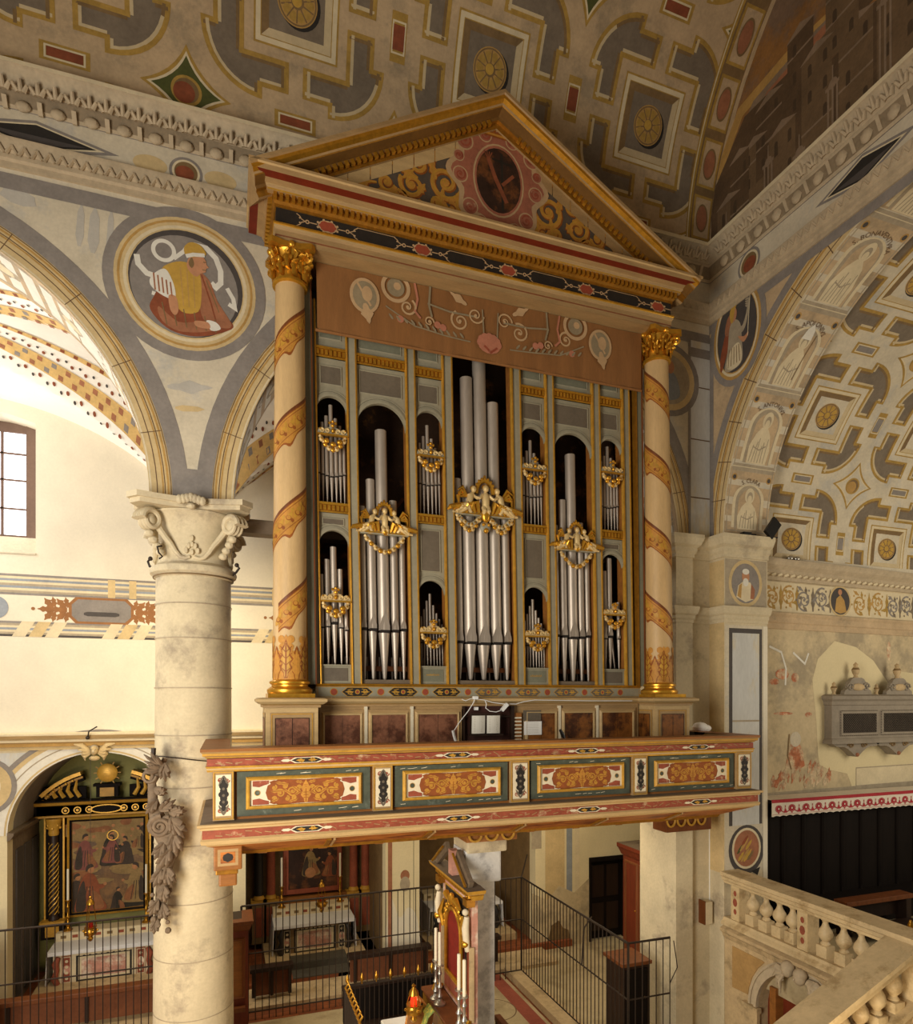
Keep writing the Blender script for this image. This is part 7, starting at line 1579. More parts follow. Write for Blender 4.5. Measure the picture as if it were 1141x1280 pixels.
# -- hanging lamps
def lamp(u, vt, vb, Y, ztop, label, vcap=None, lit=False):
    p = at(u, vb, Y=Y); s = az(u, vt, Y)-p.z; x = p.x; t = thing('sanctuary_lamp', (x, Y, p.z), label, 'lamp')
    mb = MB(); mb.lathe([(.0, 0), (.03, .02), (.05, .06), (.03, .09), (.1, .14), (.11, .2), (.09, .24), (.1, .26)], (x, Y, p.z), 'brass', 16)
    for k in range(6): mb.ball((x+.11*cos(k*pi/3), Y+.11*sin(k*pi/3), p.z+.2), .022, 'brass', 6, 5)
    mb.build('bowl', parent=t)
    mb = MB(); mb.lathe([(.04, 0), (.045, .05), (.042, .1)], (x, Y, p.z+.24), 'red_glass' if lit else 'red_glass_dim', 12); mb.build('red_glass', parent=t)
    zc = az(u, vcap, Y) if vcap else p.z+.75; mb = MB(); mb.lathe([(.07, 0), (.06, .04), (.03, .08), (.02, .1), (.03, .12), (0, .15)], (x, Y, zc), 'brass', 14); mb.build('cap', parent=t)
    for k in range(3): a = 2*pi*k/3+.4; mb = MB(); mb.tube([(x+.1*cos(a), Y+.1*sin(a), p.z+.24), (x+.055*cos(a), Y+.055*sin(a), zc)], .007, 'brass', 5); mb.build('chain', parent=t)
    mb = MB(); mb.tube([(x, Y, zc+.14), (x, Y, ztop)], .004, 'iron', 4); mb.build('cord', parent=t); return t
lamp(113, 1155, 1177, 13.0, 4.9, 'brass hanging lamp with red glass before the gold altarpiece', 1130)
lamp(402, 1120, 1141, 13.6, 4.6, 'brass hanging lamp above the cloth of the altar under the gallery', 1108)
lamp(517, 1258, 1279, 8.25, 4.0, 'brass hanging lamp with glowing red glass beside the tall candles', 1243, True)
mb = MB(); p = at(110, 922, Y=13.04); mb.tube([(p.x, 13.2, p.z-.05), (p.x, 13.0, p.z), (p.x+.04, 12.9, p.z+.12), (p.x+.16, 12.95, p.z+.2)], .012, 'iron', 6); mb.ball((p.x, 13.0, p.z), .035, 'iron', 8, 6); T(mb, 'iron_hook', 'iron hook with ring projecting over the keystone of the chapel arch', 'hook')
# keystone cherub: small head between two wings, carved stone
mb = MB(); p = at(118, 938, Y=13.1); mb.ball((p.x, 13.06, p.z), (.065, .065, .085), 'fresco_ochre_pale', 12, 10); mb.ball((p.x, 13.09, p.z+.04), (.072, .065, .065), 'fresco_mid', 10, 8)
mb.ball((p.x, 13.0, p.z-.01), (.018, .02, .025), 'fresco_cream', 6, 5)
for s_ in (-1, 1):
    mb.ball((p.x+s_*.03, 13.01, p.z+.02), .014, 'fresco_mid', 6, 4)
    for k in range(4): mb.tube([(p.x+s_*.06, 13.12, p.z-.03), (p.x+s_*(.2-.01*k), 13.1, p.z+.1-.07*k), (p.x+s_*(.33-.06*k), 13.12, p.z+.12-.1*k)], [.04, .05, .015], 'fresco_ochre_pale', 8, flat=.5)
mb.ball((p.x, 13.1, p.z-.14), (.09, .05, .05), 'fresco_ochre_pale', 8, 6)
T(mb, 'carved_cherub', 'carved winged cherub head on the keystone of the chapel arch', 'carving')

# -- iron railings
def railing(path, z0, z1, mids, gap, label, org, r=.0085, bar_name='bar'):
    t = thing('iron_railing', org, label, 'railing')
    for nm, z in [('top_rail', z1)]+[('rail', m) for m in mids]:
        mb = MB(); mb.tube([(x, y, z) for x, y in path], .02 if nm == 'top_rail' else .014, 'iron', 6); mb.build(nm, parent=t)
    for (a, b) in zip(path[:-1], path[1:]):
        a = Vector(a); b = Vector(b); n = max(1, round((b-a).length/gap))
        for k in range(n+(1 if b == Vector(path[-1]) else 0)):
            p = a+(b-a)*k/n; big = k == 0; mb = MB(); mb.tube([(p.x, p.y, z0), (p.x, p.y, z1)], .02 if big else r, 'iron', 6); mb.build('post' if big else bar_name, parent=t)
    return t
railing([(-4.4, 12.0), (-.95, 12.0)], 0, 2.07, [.12, 1.2], .115, 'black iron railing before the chapel with the gold altarpiece', (-2.6, 12, 0))
rl = railing([(.2, 12.0), (5.68, 12.0), (5.68, 8.25), (6.43, 8.24)], 0.0, 2.06, [.15, 1.2], .118, 'long black iron railing under the gallery turning towards the chancel pier', (3., 12, 0))
mb = MB(); mb.tube([(5.68, 12, 2.06), (6.1, 12.6, 2.35)], .015, 'iron', 6); mb.build('stay', parent=rl)
mb = MB(); mb.tube([(5.68, 9.6, 1.2), (5.9, 9.9, 1.7), (6.3, 10.3, 1.72)], .015, 'iron', 6); mb.build('stay', parent=rl)
mb = MB(); mb.tube([(6.43, 8.24, 1.35), (6.62, 8.3, 1.55), (6.5, 8.24, 2.0)], .008, 'iron', 6); mb.build('stay', parent=rl)
# low wooden kneeling rails behind them
for x0, x1, lab in ((-3.7, -.95, 'low wooden kneeling rail behind the railing near the gold altarpiece'), (.36, 1.15, 'short dark kneeling rail behind the railing, next to the wooden confessional'), (2.2, 3.9, 'long dark kneeling rail behind the railing between the altar and the white pier'), (4.3, 5.45, 'dark kneeling rail behind the railing beyond the white pier')):
    t = thing('kneeling_rail', ((x0+x1)/2, 12.6, .15), lab, 'rail')
    mb = MB(); mb.bbox(x0, x1, 12.5, 12.72, .62, .7, 'wood_dark' if x0 > 0 else 'wood_mid', .01); mb.build('rail_top', parent=t)
    mb = MB(); mb.box(x0+.05, x1-.05, 12.58, 12.66, .16, .62, 'terracotta_plain'); mb.build('front_board', parent=t)
    for q in (.08, .5, .92):
        x = x0+(x1-x0)*q; mb = MB(); mb.box(x-.03, x+.03, 12.54, 12.58, .15, .62, 'wood_dark'); mb.build('post', parent=t)
# confessionals half hidden by the column and the frame
def confessional(x0, x1, y0, y1, h, label):
    t = thing('confessional', ((x0+x1)/2, (y0+y1)/2, 0), label, 'confessional')
    mb = MB(); mb.box(x0, x1, y0, y1, 0, h-.15, 'wood_red'); mb.build('body', parent=t)
    mb = MB(); mb.mould([(x0, y1), (x0, y0), (x1, y0), (x1, y1)], [(0, h-.18), (.02, h-.16), (.06, h-.06), (.08, h-.05), (.08, h), (-.1, h)], 'wood_mid'); mb.box(x0, x1, y0, y1, h-.1, h-.01, 'wood_dark'); mb.build('cornice', parent=t)
    for k in range(2):
        xa = x0+.06+(x1-x0-.06)/2*k; xb = xa+(x1-x0)/2-.1; mb = MB(); mb.mould([(xa, .75), (xa, h-.3), (xb, h-.3), (xb, .75)], [(-.03, 0), (-.03, .02), (0, .03), (.02, .0)], 'wood_mid', lambda a, c, hh: (a, y0-hh, c), side=-1, closed=True); mb.box(xa+.02, xb-.02, y0-.008, y0, .77, h-.32, 'wood_warm'); mb.build('panel', parent=t)
    mb = MB(); mb.bbox(x0, x1, y0-.22, y0, .0, .1, 'wood_dark', .01); mb.box(x0+.05, x1-.05, y0-.1, y0, .55, .62, 'wood_mid'); mb.tube([(x0+.1, y0-.06, .65), (x0+.25, y0-.09, .74), (x0+.4, y0-.06, .66)], .04, 'wood_mid', 8); mb.build('step', parent=t)
    return t
confessional(-5., -3.52, 11.3, 11.85, 2.06, 'reddish wooden confessional beside the railing of the gold altarpiece chapel')
confessional(-1.05, .3, 11.3, 11.85, 2.04, 'wooden confessional mostly hidden behind the stone column')

# -- white pier under the middle of the gallery, with its retable and altar
mb = MB(); mb.box(3.13, 3.52, 8.32, 8.72, 0, 3.2, 'stone_white'); mb.bbox(3.06, 3.6, 8.26, 8.78, 3.2, 3.66, 'stone_white', .03); mb.bbox(3.08, 3.68, 8.24, 8.82, 3.62, 3.82, 'stone', .03); mb.bbox(3.05, 3.6, 8.24, 8.8, 0, .3, 'stone_white', .02); struct(mb, 'pillar_gallery')
rt = thing('retable', (3.05, 8.58, 1.1), 'small gilded retable with red velvet centre fixed to the white pier', 'retable')
RX = 3.05; YZm = lambda a, b, d: (RX-d, a, b)
mb = MB(); mb.box(RX, RX+.08, 7.97, 9.2, 1.4, 3.12, 'marble_pink'); P = Paint()
P.rect(8.08, 9.1, 1.75, 3.02, M['gilt_paint'], 1); P.rect(8.11, 9.07, 1.78, 2.99, M['marble_black'], 2); P.rect(8.0, 9.18, 1.45, 1.7, M['marble_red'], 1); P.frame(8.02, 9.16, 1.47, 1.68, .015, M['gilt_paint'], 2); mb.paint(P, YZm); mb.build('back_panel', parent=rt)
mb = MB(); arch = [(8.27, 1.8), (8.91, 1.8), (8.91, 2.45)]+arcpts(8.59, 2.45, .32, 0, 180, 14)+[(8.27, 2.45)]
mb.prism(arch, 0, .03, 'velvet', YZm); mb.build('velvet_panel', parent=rt)
mb = MB(); mb.tube([(RX-.05, a, b) for a, b in arch]+[(RX-.05, 8.27, 1.8)], .03, 'gilt', 8)
for k in range(13): a = pi*k/12; mb.ball((RX-.05, 8.59+.4*cos(a), 2.45+.4*sin(a)), (.03, .05, .05), 'gilt', 8, 6)
for s_ in (-1, 1):
    mb.tube([(RX-.06, 8.59+s_*.42, 2.4), (RX-.08, 8.59+s_*.5, 2.6), (RX-.06, 8.59+s_*.4, 2.8)], [.03, .05, .02], 'gilt', 8); mb.tube([(RX-.06, 8.59+s_*.1, 2.85), (RX-.09, 8.59+s_*.2, 2.95), (RX-.06, 8.59+s_*.32, 2.85)], [.03, .05, .02], 'gilt', 8)
mb.ball((RX-.08, 8.59, 2.92), (.05, .08, .09), 'gilt', 10, 8); mb.build('carved_frame', parent=rt)
for y in (7.99, 9.18):
    mb = MB(); mb.box(RX-.05, RX+.02, y-.045, y+.045, 1.45, 2.45, 'sandstone'); mb.box(RX-.06, RX-.05, y-.03, y+.03, 1.5, 2.4, 'marble_red')
    mb.tube([(RX-.06, y, 2.4), (RX-.08, y, 2.55), (RX-.09, y, 2.7), (RX-.07, y, 2.86)], [.035, .045, .05, .035], 'cream_white', 10); mb.ball((RX-.09, y, 2.92), .045, 'cream_white', 10, 8); mb.ball((RX-.1, y, 2.5), (.05, .06, .05), 'gilt', 8, 6); mb.box(RX-.1, RX+.02, y-.08, y+.08, 3.0, 3.1, 'gilt_dark')
    mb.tube([(RX-.06, y, 1.5), (RX-.12, y, 1.38), (RX-.06, y, 1.22), (RX-.1, y, 1.12)], [.07, .08, .06, .05], 'gilt', 8); mb.build('herm_pilaster', parent=rt)
mb = MB(); mb.mould([(RX+.1, 9.3), (RX-.02, 9.3), (RX-.02, 7.86), (RX+.1, 7.86)], [(0, 3.1), (.02, 3.11), (.06, 3.18), (.07, 3.2), (.12, 3.22), (.14, 3.27), (-.1, 3.28)], 'gilt_paint', side=1, mats=[M[k] for k in ('gilt', 'gilt_paint', 'gilt', 'cream_white', 'gilt_paint', 'wood_grey')]); mb.box(RX-.02, RX+.1, 7.86, 9.3, 3.1, 3.27, 'wood_grey')
for k in range(20): y = 7.86+.072*k; mb.box(RX-.1, RX-.02, y, y+.04, 3.14, 3.19, 'gilt')
mb.build('cornice', parent=rt)
mb = MB()
for s_ in (-1, 1): mb.beam((RX-.06, 8.58+s_*.72, 3.3), (RX-.06, 8.58+s_*.22, 3.62), .14, .06, 'wood_grey', up=(1, 0, 0)); mb.tube([(RX-.14, 8.58+s_*.72, 3.3), (RX-.14, 8.58+s_*.22, 3.62)], .02, 'gilt', 6)
mb.box(RX-.1, RX+.08, 8.5, 8.66, 3.27, 3.62, 'marble_pink'); mb.build('broken_pediment', parent=rt)
al = thing('altar_table', (2.5, 8.55, 0), 'altar with bright white cloth in front of the gilded retable and candles', 'altar')
mb = MB(); mb.box(2.2, 3.0, 7.95, 9.15, 0, 1.04, 'wood_mid'); mb.build('altar_block', parent=al)
mb = MB(); mb.bbox(2.08, 2.76, 7.8, 9.12, 1.04, 1.1, 'linen_white', .01); mb.box(2.07, 2.085, 7.8, 9.12, .7, 1.09, 'linen_white'); mb.build('altar_cloth', parent=al)
mb = MB(); mb.box(2.76, 3.04, 7.72, 9.3, 1.0, 1.36, 'wood_dark'); mb.box(2.74, 3.04, 7.7, 9.32, 1.36, 1.4, 'wood_mid'); mb.box(2.75, 2.76, 7.75, 9.27, 1.12, 1.33, 'gilt_dark'); mb.build('gradine', parent=al)
for i, (y, lab) in enumerate(((8.87, 'silver candlestick with white candle, the farthest along the ledge, in front of the red velvet'), (8.69, 'silver candlestick with white candle, second farthest along the ledge, in front of the red velvet'), (7.88, 'silver candlestick with white candle, farther one of the pair beside the white pier'), (7.68, 'silver candlestick with white candle nearest the viewer, at the ledge end'))):
    tall_candle(2.83, y, 1.4, 1.965, 2.43, lab, 'silver', .024)
st = thing('missal_stand', (2.5, 8.45, 1.1), 'book stand draped with green and orange brocade on the white altar cloth', 'book stand')
mb = MB(); mb.beam((2.45, 8.5, 1.1), (2.5, 8.5, 1.45), .2, .3, 'wood_warm'); mb.build('stand', parent=st)
def cloth(pts, w, m, name):
    V = []; n = len(pts)
    for i, p in enumerate(pts):
        for s_ in (-1, 1): V += [(p[0], p[1]+s_*w/2+.02*sin(i), p[2])]
    V += [(x+.012, y, z-.01) for x, y, z in V]; k = 2*n
    mb = MB(); mb.add(V, [(2*i, 2*i+1, 2*i+3, 2*i+2) for i in range(n-1)]+[(k+2*i, k+2*i+2, k+2*i+3, k+2*i+1) for i in range(n-1)]+[(2*i, 2*i+2, k+2*i+2, k+2*i) for i in range(n-1)]+[(2*i+1, k+2*i+1, k+2*i+3, 2*i+3) for i in range(n-1)]+[(0, k, k+1, 1), (k-2, k-1, 2*k-1, 2*k-2)], m, True); mb.build(name, parent=st)
cloth([(2.32, 8.62, 1.11), (2.36, 8.62, 1.3), (2.42, 8.62, 1.5), (2.5, 8.62, 1.58), (2.58, 8.62, 1.5)], .26, 'brocade_orange', 'brocade_cloth')
cloth([(2.42, 8.36, 1.11), (2.46, 8.36, 1.3), (2.52, 8.36, 1.47), (2.6, 8.36, 1.55), (2.68, 8.36, 1.45)], .24, 'brocade_green', 'brocade_cloth')
# votive railing with brass cups
vr = railing([(1.63, 8.2), (1.63, 9.55), (3.1, 9.55)], 0, 1.46, [.1], .075, 'low black railing topped with small brass cups around the white altar', (2.3, 9.5, 0), r=.008)
for k in range(7):
    x = 1.66+.22*k; mb = MB(); mb.lathe([(.012, 0), (.012, .04), (.028, .06), (.03, .1), (.02, .12), (.008, .15), (0, .17)], (x, 9.55, 1.47), 'brass', 10); mb.build('brass_cup', parent=vr)
for k in range(9):
    y = 8.3+.13*k; mb = MB(); mb.tube([(1.63, y, 1.46), (1.6, y+.02, 1.53), (1.65, y+.05, 1.58), (1.62, y+.06, 1.64)], [.012, .02, .015, .006], 'brass', 6); mb.build('brass_finial', parent=vr)
t = thing('pew', (2.8, 10.4, 0), 'dark wooden pew behind the low railing with brass cups', 'pew')
mb = MB(); mb.bbox(1.75, 3.9, 10.45, 10.51, .45, 1.02, 'wood_black', .01); mb.bbox(1.73, 3.92, 10.42, 10.54, 1.0, 1.05, 'wood_dark', .01); mb.build('backrest', parent=t)
mb = MB(); mb.bbox(1.75, 3.9, 10.05, 10.46, .42, .46, 'wood_dark', .01); mb.build('seat', parent=t)
for x in (1.78, 3.87): mb = MB(); mb.box(x-.03, x+.03, 10.05, 10.5, 0, .43, 'wood_black'); mb.build('leg', parent=t)
t = thing('bench', (3.95, 8.2, 0), 'polished wooden bench with curved end standing beyond the white pier', 'bench')
mb = MB(); mb.bbox(3.8, 3.9, 7.0, 9.0, .86, .95, 'wood_mid', .02); mb.bbox(3.84, 3.88, 7.05, 8.95, .45, .88, 'wood_dark', .01); mb.build('backrest', parent=t)
mb = MB(); mb.bbox(3.88, 4.25, 7.05, 8.95, .42, .46, 'wood_mid', .01); mb.build('seat', parent=t)
for y in (7.08, 8.92):
    mb = MB(); mb.prism([(3.8, 0), (4.22, 0), (4.2, .4), (4.0, .46), (3.93, .7), (3.9, .88), (3.8, .88)], y-.03, y+.03, 'wood_dark', lambda a, b, d: (a, d, b)); mb.build('leg', parent=t)
# -- cupboards at the far end of the aisle
t = thing('wardrobe', (8.5, 11.3, 0), 'tall red-brown wooden wardrobe beside the dark door under the gallery', 'wardrobe')
mb = MB(); mb.box(8.2, 8.95, 10.5, 12.1, 0, 2.45, 'wood_red'); mb.build('body', parent=t)
mb = MB(); mb.mould([(8.95, 12.1), (8.2, 12.1), (8.2, 10.5), (8.95, 10.5)], [(0, 2.3), (.03, 2.32), (.08, 2.45), (.1, 2.48), (.1, 2.56), (-.2, 2.58)], 'wood_red', mats=[M['wood_red']]*4+[M['wood_grey']]); mb.box(8.2, 8.95, 10.5, 12.1, 2.45, 2.57, 'wood_grey'); mb.build('cornice', parent=t)
for k in range(3):
    y0 = 10.56+.51*k; mb = MB(); mb.mould([(y0, .2), (y0, 2.2), (y0+.44, 2.2), (y0+.44, .2)], [(-.04, 0), (-.03, .02), (0, .02), (.02, 0)], 'wood_mid', lambda a, c, h: (8.2-h, a, c), side=-1, closed=True); d = mb.build('door', parent=t)
    mb = MB(); mb.ball((8.17, y0+.04, 1.2), .02, 'brass', 8, 6); mb.build('knob', parent=d)
t = thing('side_cabinet', (6.4, 9.3, 0), 'small dark brown cabinet standing behind the railing against the chancel pier', 'cabinet')
mb = MB(); mb.box(6.1, 6.6, 9.0, 9.5, 0, 1.34, 'wood_dark'); mb.build('body', parent=t)
mb = MB(); mb.bbox(6.06, 6.64, 8.96, 9.54, 1.34, 1.4, 'wood_mid', .01); mb.build('top', parent=t)
mb = MB(); mb.box(6.14, 6.56, 8.98, 9.0, .1, 1.28, 'wood_black'); d = mb.build('door', parent=t); mb = MB(); mb.ball((6.5, 8.97, .8), .018, 'brass', 8, 6); mb.build('knob', parent=d)
# electric box and conduit on the pier
mb = MB(); mb.box(7.84, 7.875, 8.985, 9.0, 1.95, 3.9, 'plastic_white'); struct(mb, 'trim_conduit')
mb = MB(); p = at(885, 1142, Y=8.86); mb.bbox(p.x-.07, p.x+.08, 8.84, 8.99, p.z-.18, p.z+.2, 'fresco_cream', .01); mb.box(p.x-.09, p.x-.07, 8.84, 8.99, p.z-.18, p.z+.22, 'wood_mid'); T(mb, 'electrical_box', 'narrow cream electrical box on the pier under the white conduit', 'electrical box')
# ================================================================ CHANCEL: balustrade, stairs, stalls, lattice tribune
bal = thing('balustrade', (7.95, 7.1, 1.75), 'cream marble balustrade with bulbous balusters at the edge of the raised chancel', 'balustrade')
def bb(x0, x1, y0, y1, z0, z1, m, name, par, b=.012): mb = MB(); mb.bbox(x0, x1, y0, y1, z0, z1, m, b); return mb.build(name, parent=par)
mb = MB(); mb.mould([(7.85, 8.64), (7.85, 5.45)], [(.0, 2.66), (.02, 2.67), (.03, 2.71), (.06, 2.73), (.07, 2.78), (.09, 2.8), (.09, 2.86), (-.28, 2.87), (-.28, 2.66)], 'marble_cream'); mb.build('top_rail', parent=bal)
mb = MB(); mb.mould([(7.85, 8.64), (7.85, 5.45)], [(.0, 1.98), (.08, 1.98), (.08, 2.02), (.04, 2.06), (.02, 2.1), (-.26, 2.1), (-.26, 1.9)], 'marble_cream'); mb.build('base_rail', parent=bal)
def bal_at(x, y, z, h, par, cube=.17, m='marble_cream'):
    mb = MB(); w = .085; mb.bbox(x-w, x+w, y-w, y+w, z, z+cube, m, .008); k = (h-cube)
    mb.lathe([(.06, 0), (.065, .02*k/.4), (.042, .05*k/.4), (.052, .065*k/.4), (.085, .1*k/.4), (.102, .15*k/.4), (.09, .2*k/.4), (.052, .26*k/.4), (.036, .31*k/.4), (.042, .34*k/.4), (.062, .36*k/.4), (.065, k)], (x, y, z+cube), m, 20)
    return mb.build('baluster', parent=par)
for u in (937, 953.5, 970, 986.5, 1027, 1050, 1072): bal_at(7.97, ay(u, 7.9), 2.1, .57, bal)
for u in (918, 1002):
    y = ay(u, 7.85); mb = MB(); mb.box(7.86, 8.08, y-.09, y+.09, 2.1, 2.67, 'marble_cream'); P = Paint()
    for zz, r in ((2.24, .035), (2.39, .05), (2.54, .035)): P.disc(y, zz, r, M['marble_red'], 1, ry=r*1.4, n=8)
    P.frame(y-.075, y+.075, 2.13, 2.65, .01, M['fresco_ochre_pale'], 1); mb.paint(P, YZ(7.86)); mb.build('post', parent=bal)
bb(7.82, 8.2, 5.3, 5.62, 1.2, 2.66, 'marble_cream', 'newel', bal); bb(7.76, 8.26, 5.24, 5.68, 2.66, 2.86, 'marble_cream', 'newel_cap', bal, .03); bb(7.76, 8.26, 5.24, 5.68, 1.2, 1.62, 'marble_cream', 'newel_base', bal, .03)
# wall under it, with the arched way to the crypt
AYc, ARr, AZs = 7.12, .8, .88
mb = MB(); mb.prism([(8.65, 0), (8.65, 1.98), (5.3, 1.98), (5.3, 0), (AYc-ARr, 0), (AYc-ARr, AZs)]+arcpts(AYc, AZs, ARr, 180, 0, 24)+[(AYc+ARr, 0)], 7.86, 8.1, 'sandstone', lambda a, b, d: (d, a, b))
mb.mould([(7.86, 8.65), (7.86, 5.3)], [(0, 1.74), (.03, 1.76), (.06, 1.84), (.1, 1.87), (.1, 1.92), (.0, 1.97)], 'sandstone')
for r0, r1, o in ((ARr, ARr+.05, .06), (ARr+.05, ARr+.13, .03), (ARr+.13, ARr+.17, .05)): mb.prism(arcpts(AYc, AZs, r1, 0, 180, 24)+arcpts(AYc, AZs, r0, 180, 0, 24), 7.86-o, 7.86, 'carved_stone', lambda a, b, d: (d, a, b))
for s_ in (-1, 1):
    y = AYc+s_*(ARr+.1); mb.box(7.8, 7.86, y-.13, y+.13, 0, AZs-.05, 'sandstone'); mb.box(7.77, 7.86, y-.16, y+.16, AZs-.06, AZs+.02, 'sandstone')
    pts = [(y+s_*.45, AZs+.1), (y+s_*.45, 1.66), (AYc+s_*.72, 1.66)]+[(AYc+s_*(ARr+.22)*cos(t), AZs+(ARr+.22)*sin(t)) for t in (.85, .65, .45, .25, .12)]
    mb.prism(pts, 7.85, 7.86, 'tan_panel', lambda a, b, d: (d, a, b))
mb.box(8.05, 8.1, AYc-ARr, AYc+ARr, 0, 1.7, 'wood_red'); mb.box(7.9, 8.06, AYc+.5, AYc+.62, 0, 1.3, 'wood_warm')
struct(mb, 'wall_crypt')
mb = MB()
for (dy, dz) in ((.12, 0), (-.1, -.03)):
    c = Vector((7.72, AYc+dy, 1.78+dz)); mb.ball(c, (.09, .09, .11), 'carved_stone', 12, 10); mb.ball(c+Vector((.01, 0, .04)), (.1, .1, .09), 'carved_stone', 10, 8); mb.ball(c+Vector((-.09, .02, -.02)), (.02, .018, .025), 'carved_stone', 6, 5)
for s_ in (-1, 1):
    for k in range(4): mb.tube([(7.76, AYc+s_*.2, 1.72), (7.74, AYc+s_*(.34-.02*k), 1.74-.06*k), (7.77, AYc+s_*(.5-.07*k), 1.66-.1*k)], [.05, .055, .02], 'carved_stone', 8, flat=.6)
    mb.ball((7.75, AYc+s_*.28, 1.6), (.05, .07, .06), 'carved_stone', 8, 6)
T(mb, 'carved_cherubs', 'two carved stone cherub heads with wings over the crypt arch below the balustrade', 'carving')
# stair rail running down towards the nave
sr = thing('stair_balustrade', (6.2, 5.6, 0), 'sloping broad marble stair rail with balusters descending from the chancel', 'balustrade')
p0 = Vector((7.77, 5.58, 2.8)); p1 = Vector((4.3, 5.58, 1.26)); d = (p1-p0)
mb = MB(); V = []
prof = [(-.2, -.16), (-.2, -.1), (-.24, -.06), (-.24, 0), (.2, 0), (.2, -.06), (.16, -.1), (.16, -.16)]
for p in (p0, p1): V += [(p.x, p.y+o, p.z+h) for o, h in prof]
mb.add(V, [(i, (i+1) % 8, 8+(i+1) % 8, 8+i) for i in range(8)]+[tuple(range(8)), tuple(range(15, 7, -1))], 'marble_cream'); mb.build('handrail', parent=sr)
mb = MB(); mb.prism([(7.85, .2), (7.85, 2.02), (4.3, .44), (4.3, 0), (7.4, 0)], 5.44, 5.7, 'sandstone', lambda a, b, dd: (a, dd, b)); mb.prism([(7.85, 2.02), (7.85, 2.1), (4.3, .52), (4.3, .44)], 5.4, 5.74, 'marble_cream', lambda a, b, dd: (a, dd, b)); mb.build('stringer', parent=sr)
for k in range(12):
    x = 7.62-.28*k; z = 2.1-(7.85-x)*.445; bal_at(x, 5.57, z-.03, (2.86-(7.9-x)*.4444)-.17-z+.04, sr, .13)
st = MB()
for k in range(11): st.box(7.85-.3*(k+1), 7.85-.3*k+.02, 3.6, 5.44, 0, 1.75-.16*k, 'floor_stone'); st.box(7.85-.3*(k+1)-.006, 7.85-.3*(k+1), 3.62, 5.42, 1.75-.16*k-.14, 1.75-.16*k-.03, 'marble_red')
struct(st, 'floor_stair')
# choir stalls along the chancel wall
sa = thing('choir_stalls', (11.3, 8.85, 1.75), 'very dark panelled choir stalls along the chancel wall under the lace border', 'choir stalls')
mb = MB(); mb.box(8.8, 14.5, 8.72, 8.95, 1.75, 3.95, 'wood_black'); mb.build('back_panelling', parent=sa)
for k in range(12): x = 9.2+.47*k; mb = MB(); mb.box(x-.04, x+.04, 8.69, 8.72, 1.75, 3.9, 'wood_black'); mb.box(x-.015, x+.015, 8.682, 8.69, 2.3, 3.8, 'wood_black'); mb.build('stile', parent=sa)
mb = MB(); mb.bbox(8.95, 14.5, 8.2, 8.72, 2.16, 2.22, 'wood_black', .01); mb.build('seat', parent=sa)
mb = MB(); mb.box(8.95, 14.5, 8.3, 8.4, 1.75, 2.16, 'wood_black'); mb.build('seat_front', parent=sa)
mb = MB(); mb.bbox(8.8, 14.5, 8.6, 9.0, 3.94, 4.0, 'wood_black', .01); mb.build('top_ledge', parent=sa)
# red and white lace border
mb = MB(); V = []; n = 400; X0, X1 = 8.81, 14.4
for i in range(n+1):
    x = X0+(X1-X0)*i/n; w = .006*sin(x*9); V += [(x, 8.585+w, 3.985), (x, 8.585+w, 3.71+.016*abs(sin(x*pi/.155)))]
V += [(x, y+.006, z) for x, y, z in V]; k = 2*(n+1)
mb.add(V, [(2*i, 2*i+2, 2*i+3, 2*i+1) for i in range(n)]+[(k+2*i, k+2*i+1, k+2*i+3, k+2*i+2) for i in range(n)], 'lace_white', True)
mb.box(X0, X1, 8.585, 9.0, 4.0, 4.006, 'lace_white'); mb.box(X0, X1, 8.58, 8.59, 3.98, 4.006, 'lace_red')
P = Paint(); P.rect(X0, X1, 3.95, 3.985, M['lace_red'], 1); P.rect(X0, X1, 3.745, 3.75, M['lace_red'], 1); x = X0+.15; i = 0
while x < X1-.1:
    P.disc(x, 3.845, .06, M['lace_red'], 1, ry=.052, n=14); P.ring(x, 3.845, .067, .08, M['lace_red'], 2, k=.8); P.disc(x, 3.845, .018, M['lace_white'], 3, n=8)
    P.line([(x+.155+.155*cos(t)*1., 3.93-.15*sin(t)) for t in [pi*q/10 for q in range(11)]][1:10], .018, M['lace_red'], 3); P.line([(x+.155*.0, 3.76), (x, 3.79)], .03, M['lace_red'], 2)
    P.poly([(x+.155-.045, 3.77), (x+.155+.045, 3.77), (x+.155, 3.86)], M['lace_red'], 4); P.rect(x+.155-.008, x+.155+.008, 3.86, 3.9, M['lace_red'], 4); x += .31; i += 1
mb.paint(P, lambda a, b, d: (a, 8.585+.006*sin(a*9)-d-.0005, b)); T(mb, 'lace_border', 'white altar lace border with red pattern along the top of the dark stalls', 'lace border', org=(11.3, 8.6, 3.7))
t = thing('kneeler_bench', (11.2, 8.0, 1.75), 'brown wooden kneeler bench standing in front of the dark stalls', 'bench')
mb = MB(); mb.bbox(9.72, 11.3, 7.9, 8.15, 2.26, 2.34, 'wood_mid', .01); mb.build('top', parent=t)
for x in (9.8, 11.22): mb = MB(); mb.bbox(x-.06, x+.06, 7.92, 8.12, 1.75, 2.27, 'wood_dark', .01); mb.build('leg', parent=t)
mb = MB(); mb.bbox(9.78, 11.25, 7.55, 7.95, 1.86, 1.92, 'wood_dark', .01); mb.build('kneeling_board', parent=t)
mb = MB(); mb.box(9.8, 11.22, 8.08, 8.1, 1.95, 2.26, 'wood_dark'); mb.build('back_board', parent=t)
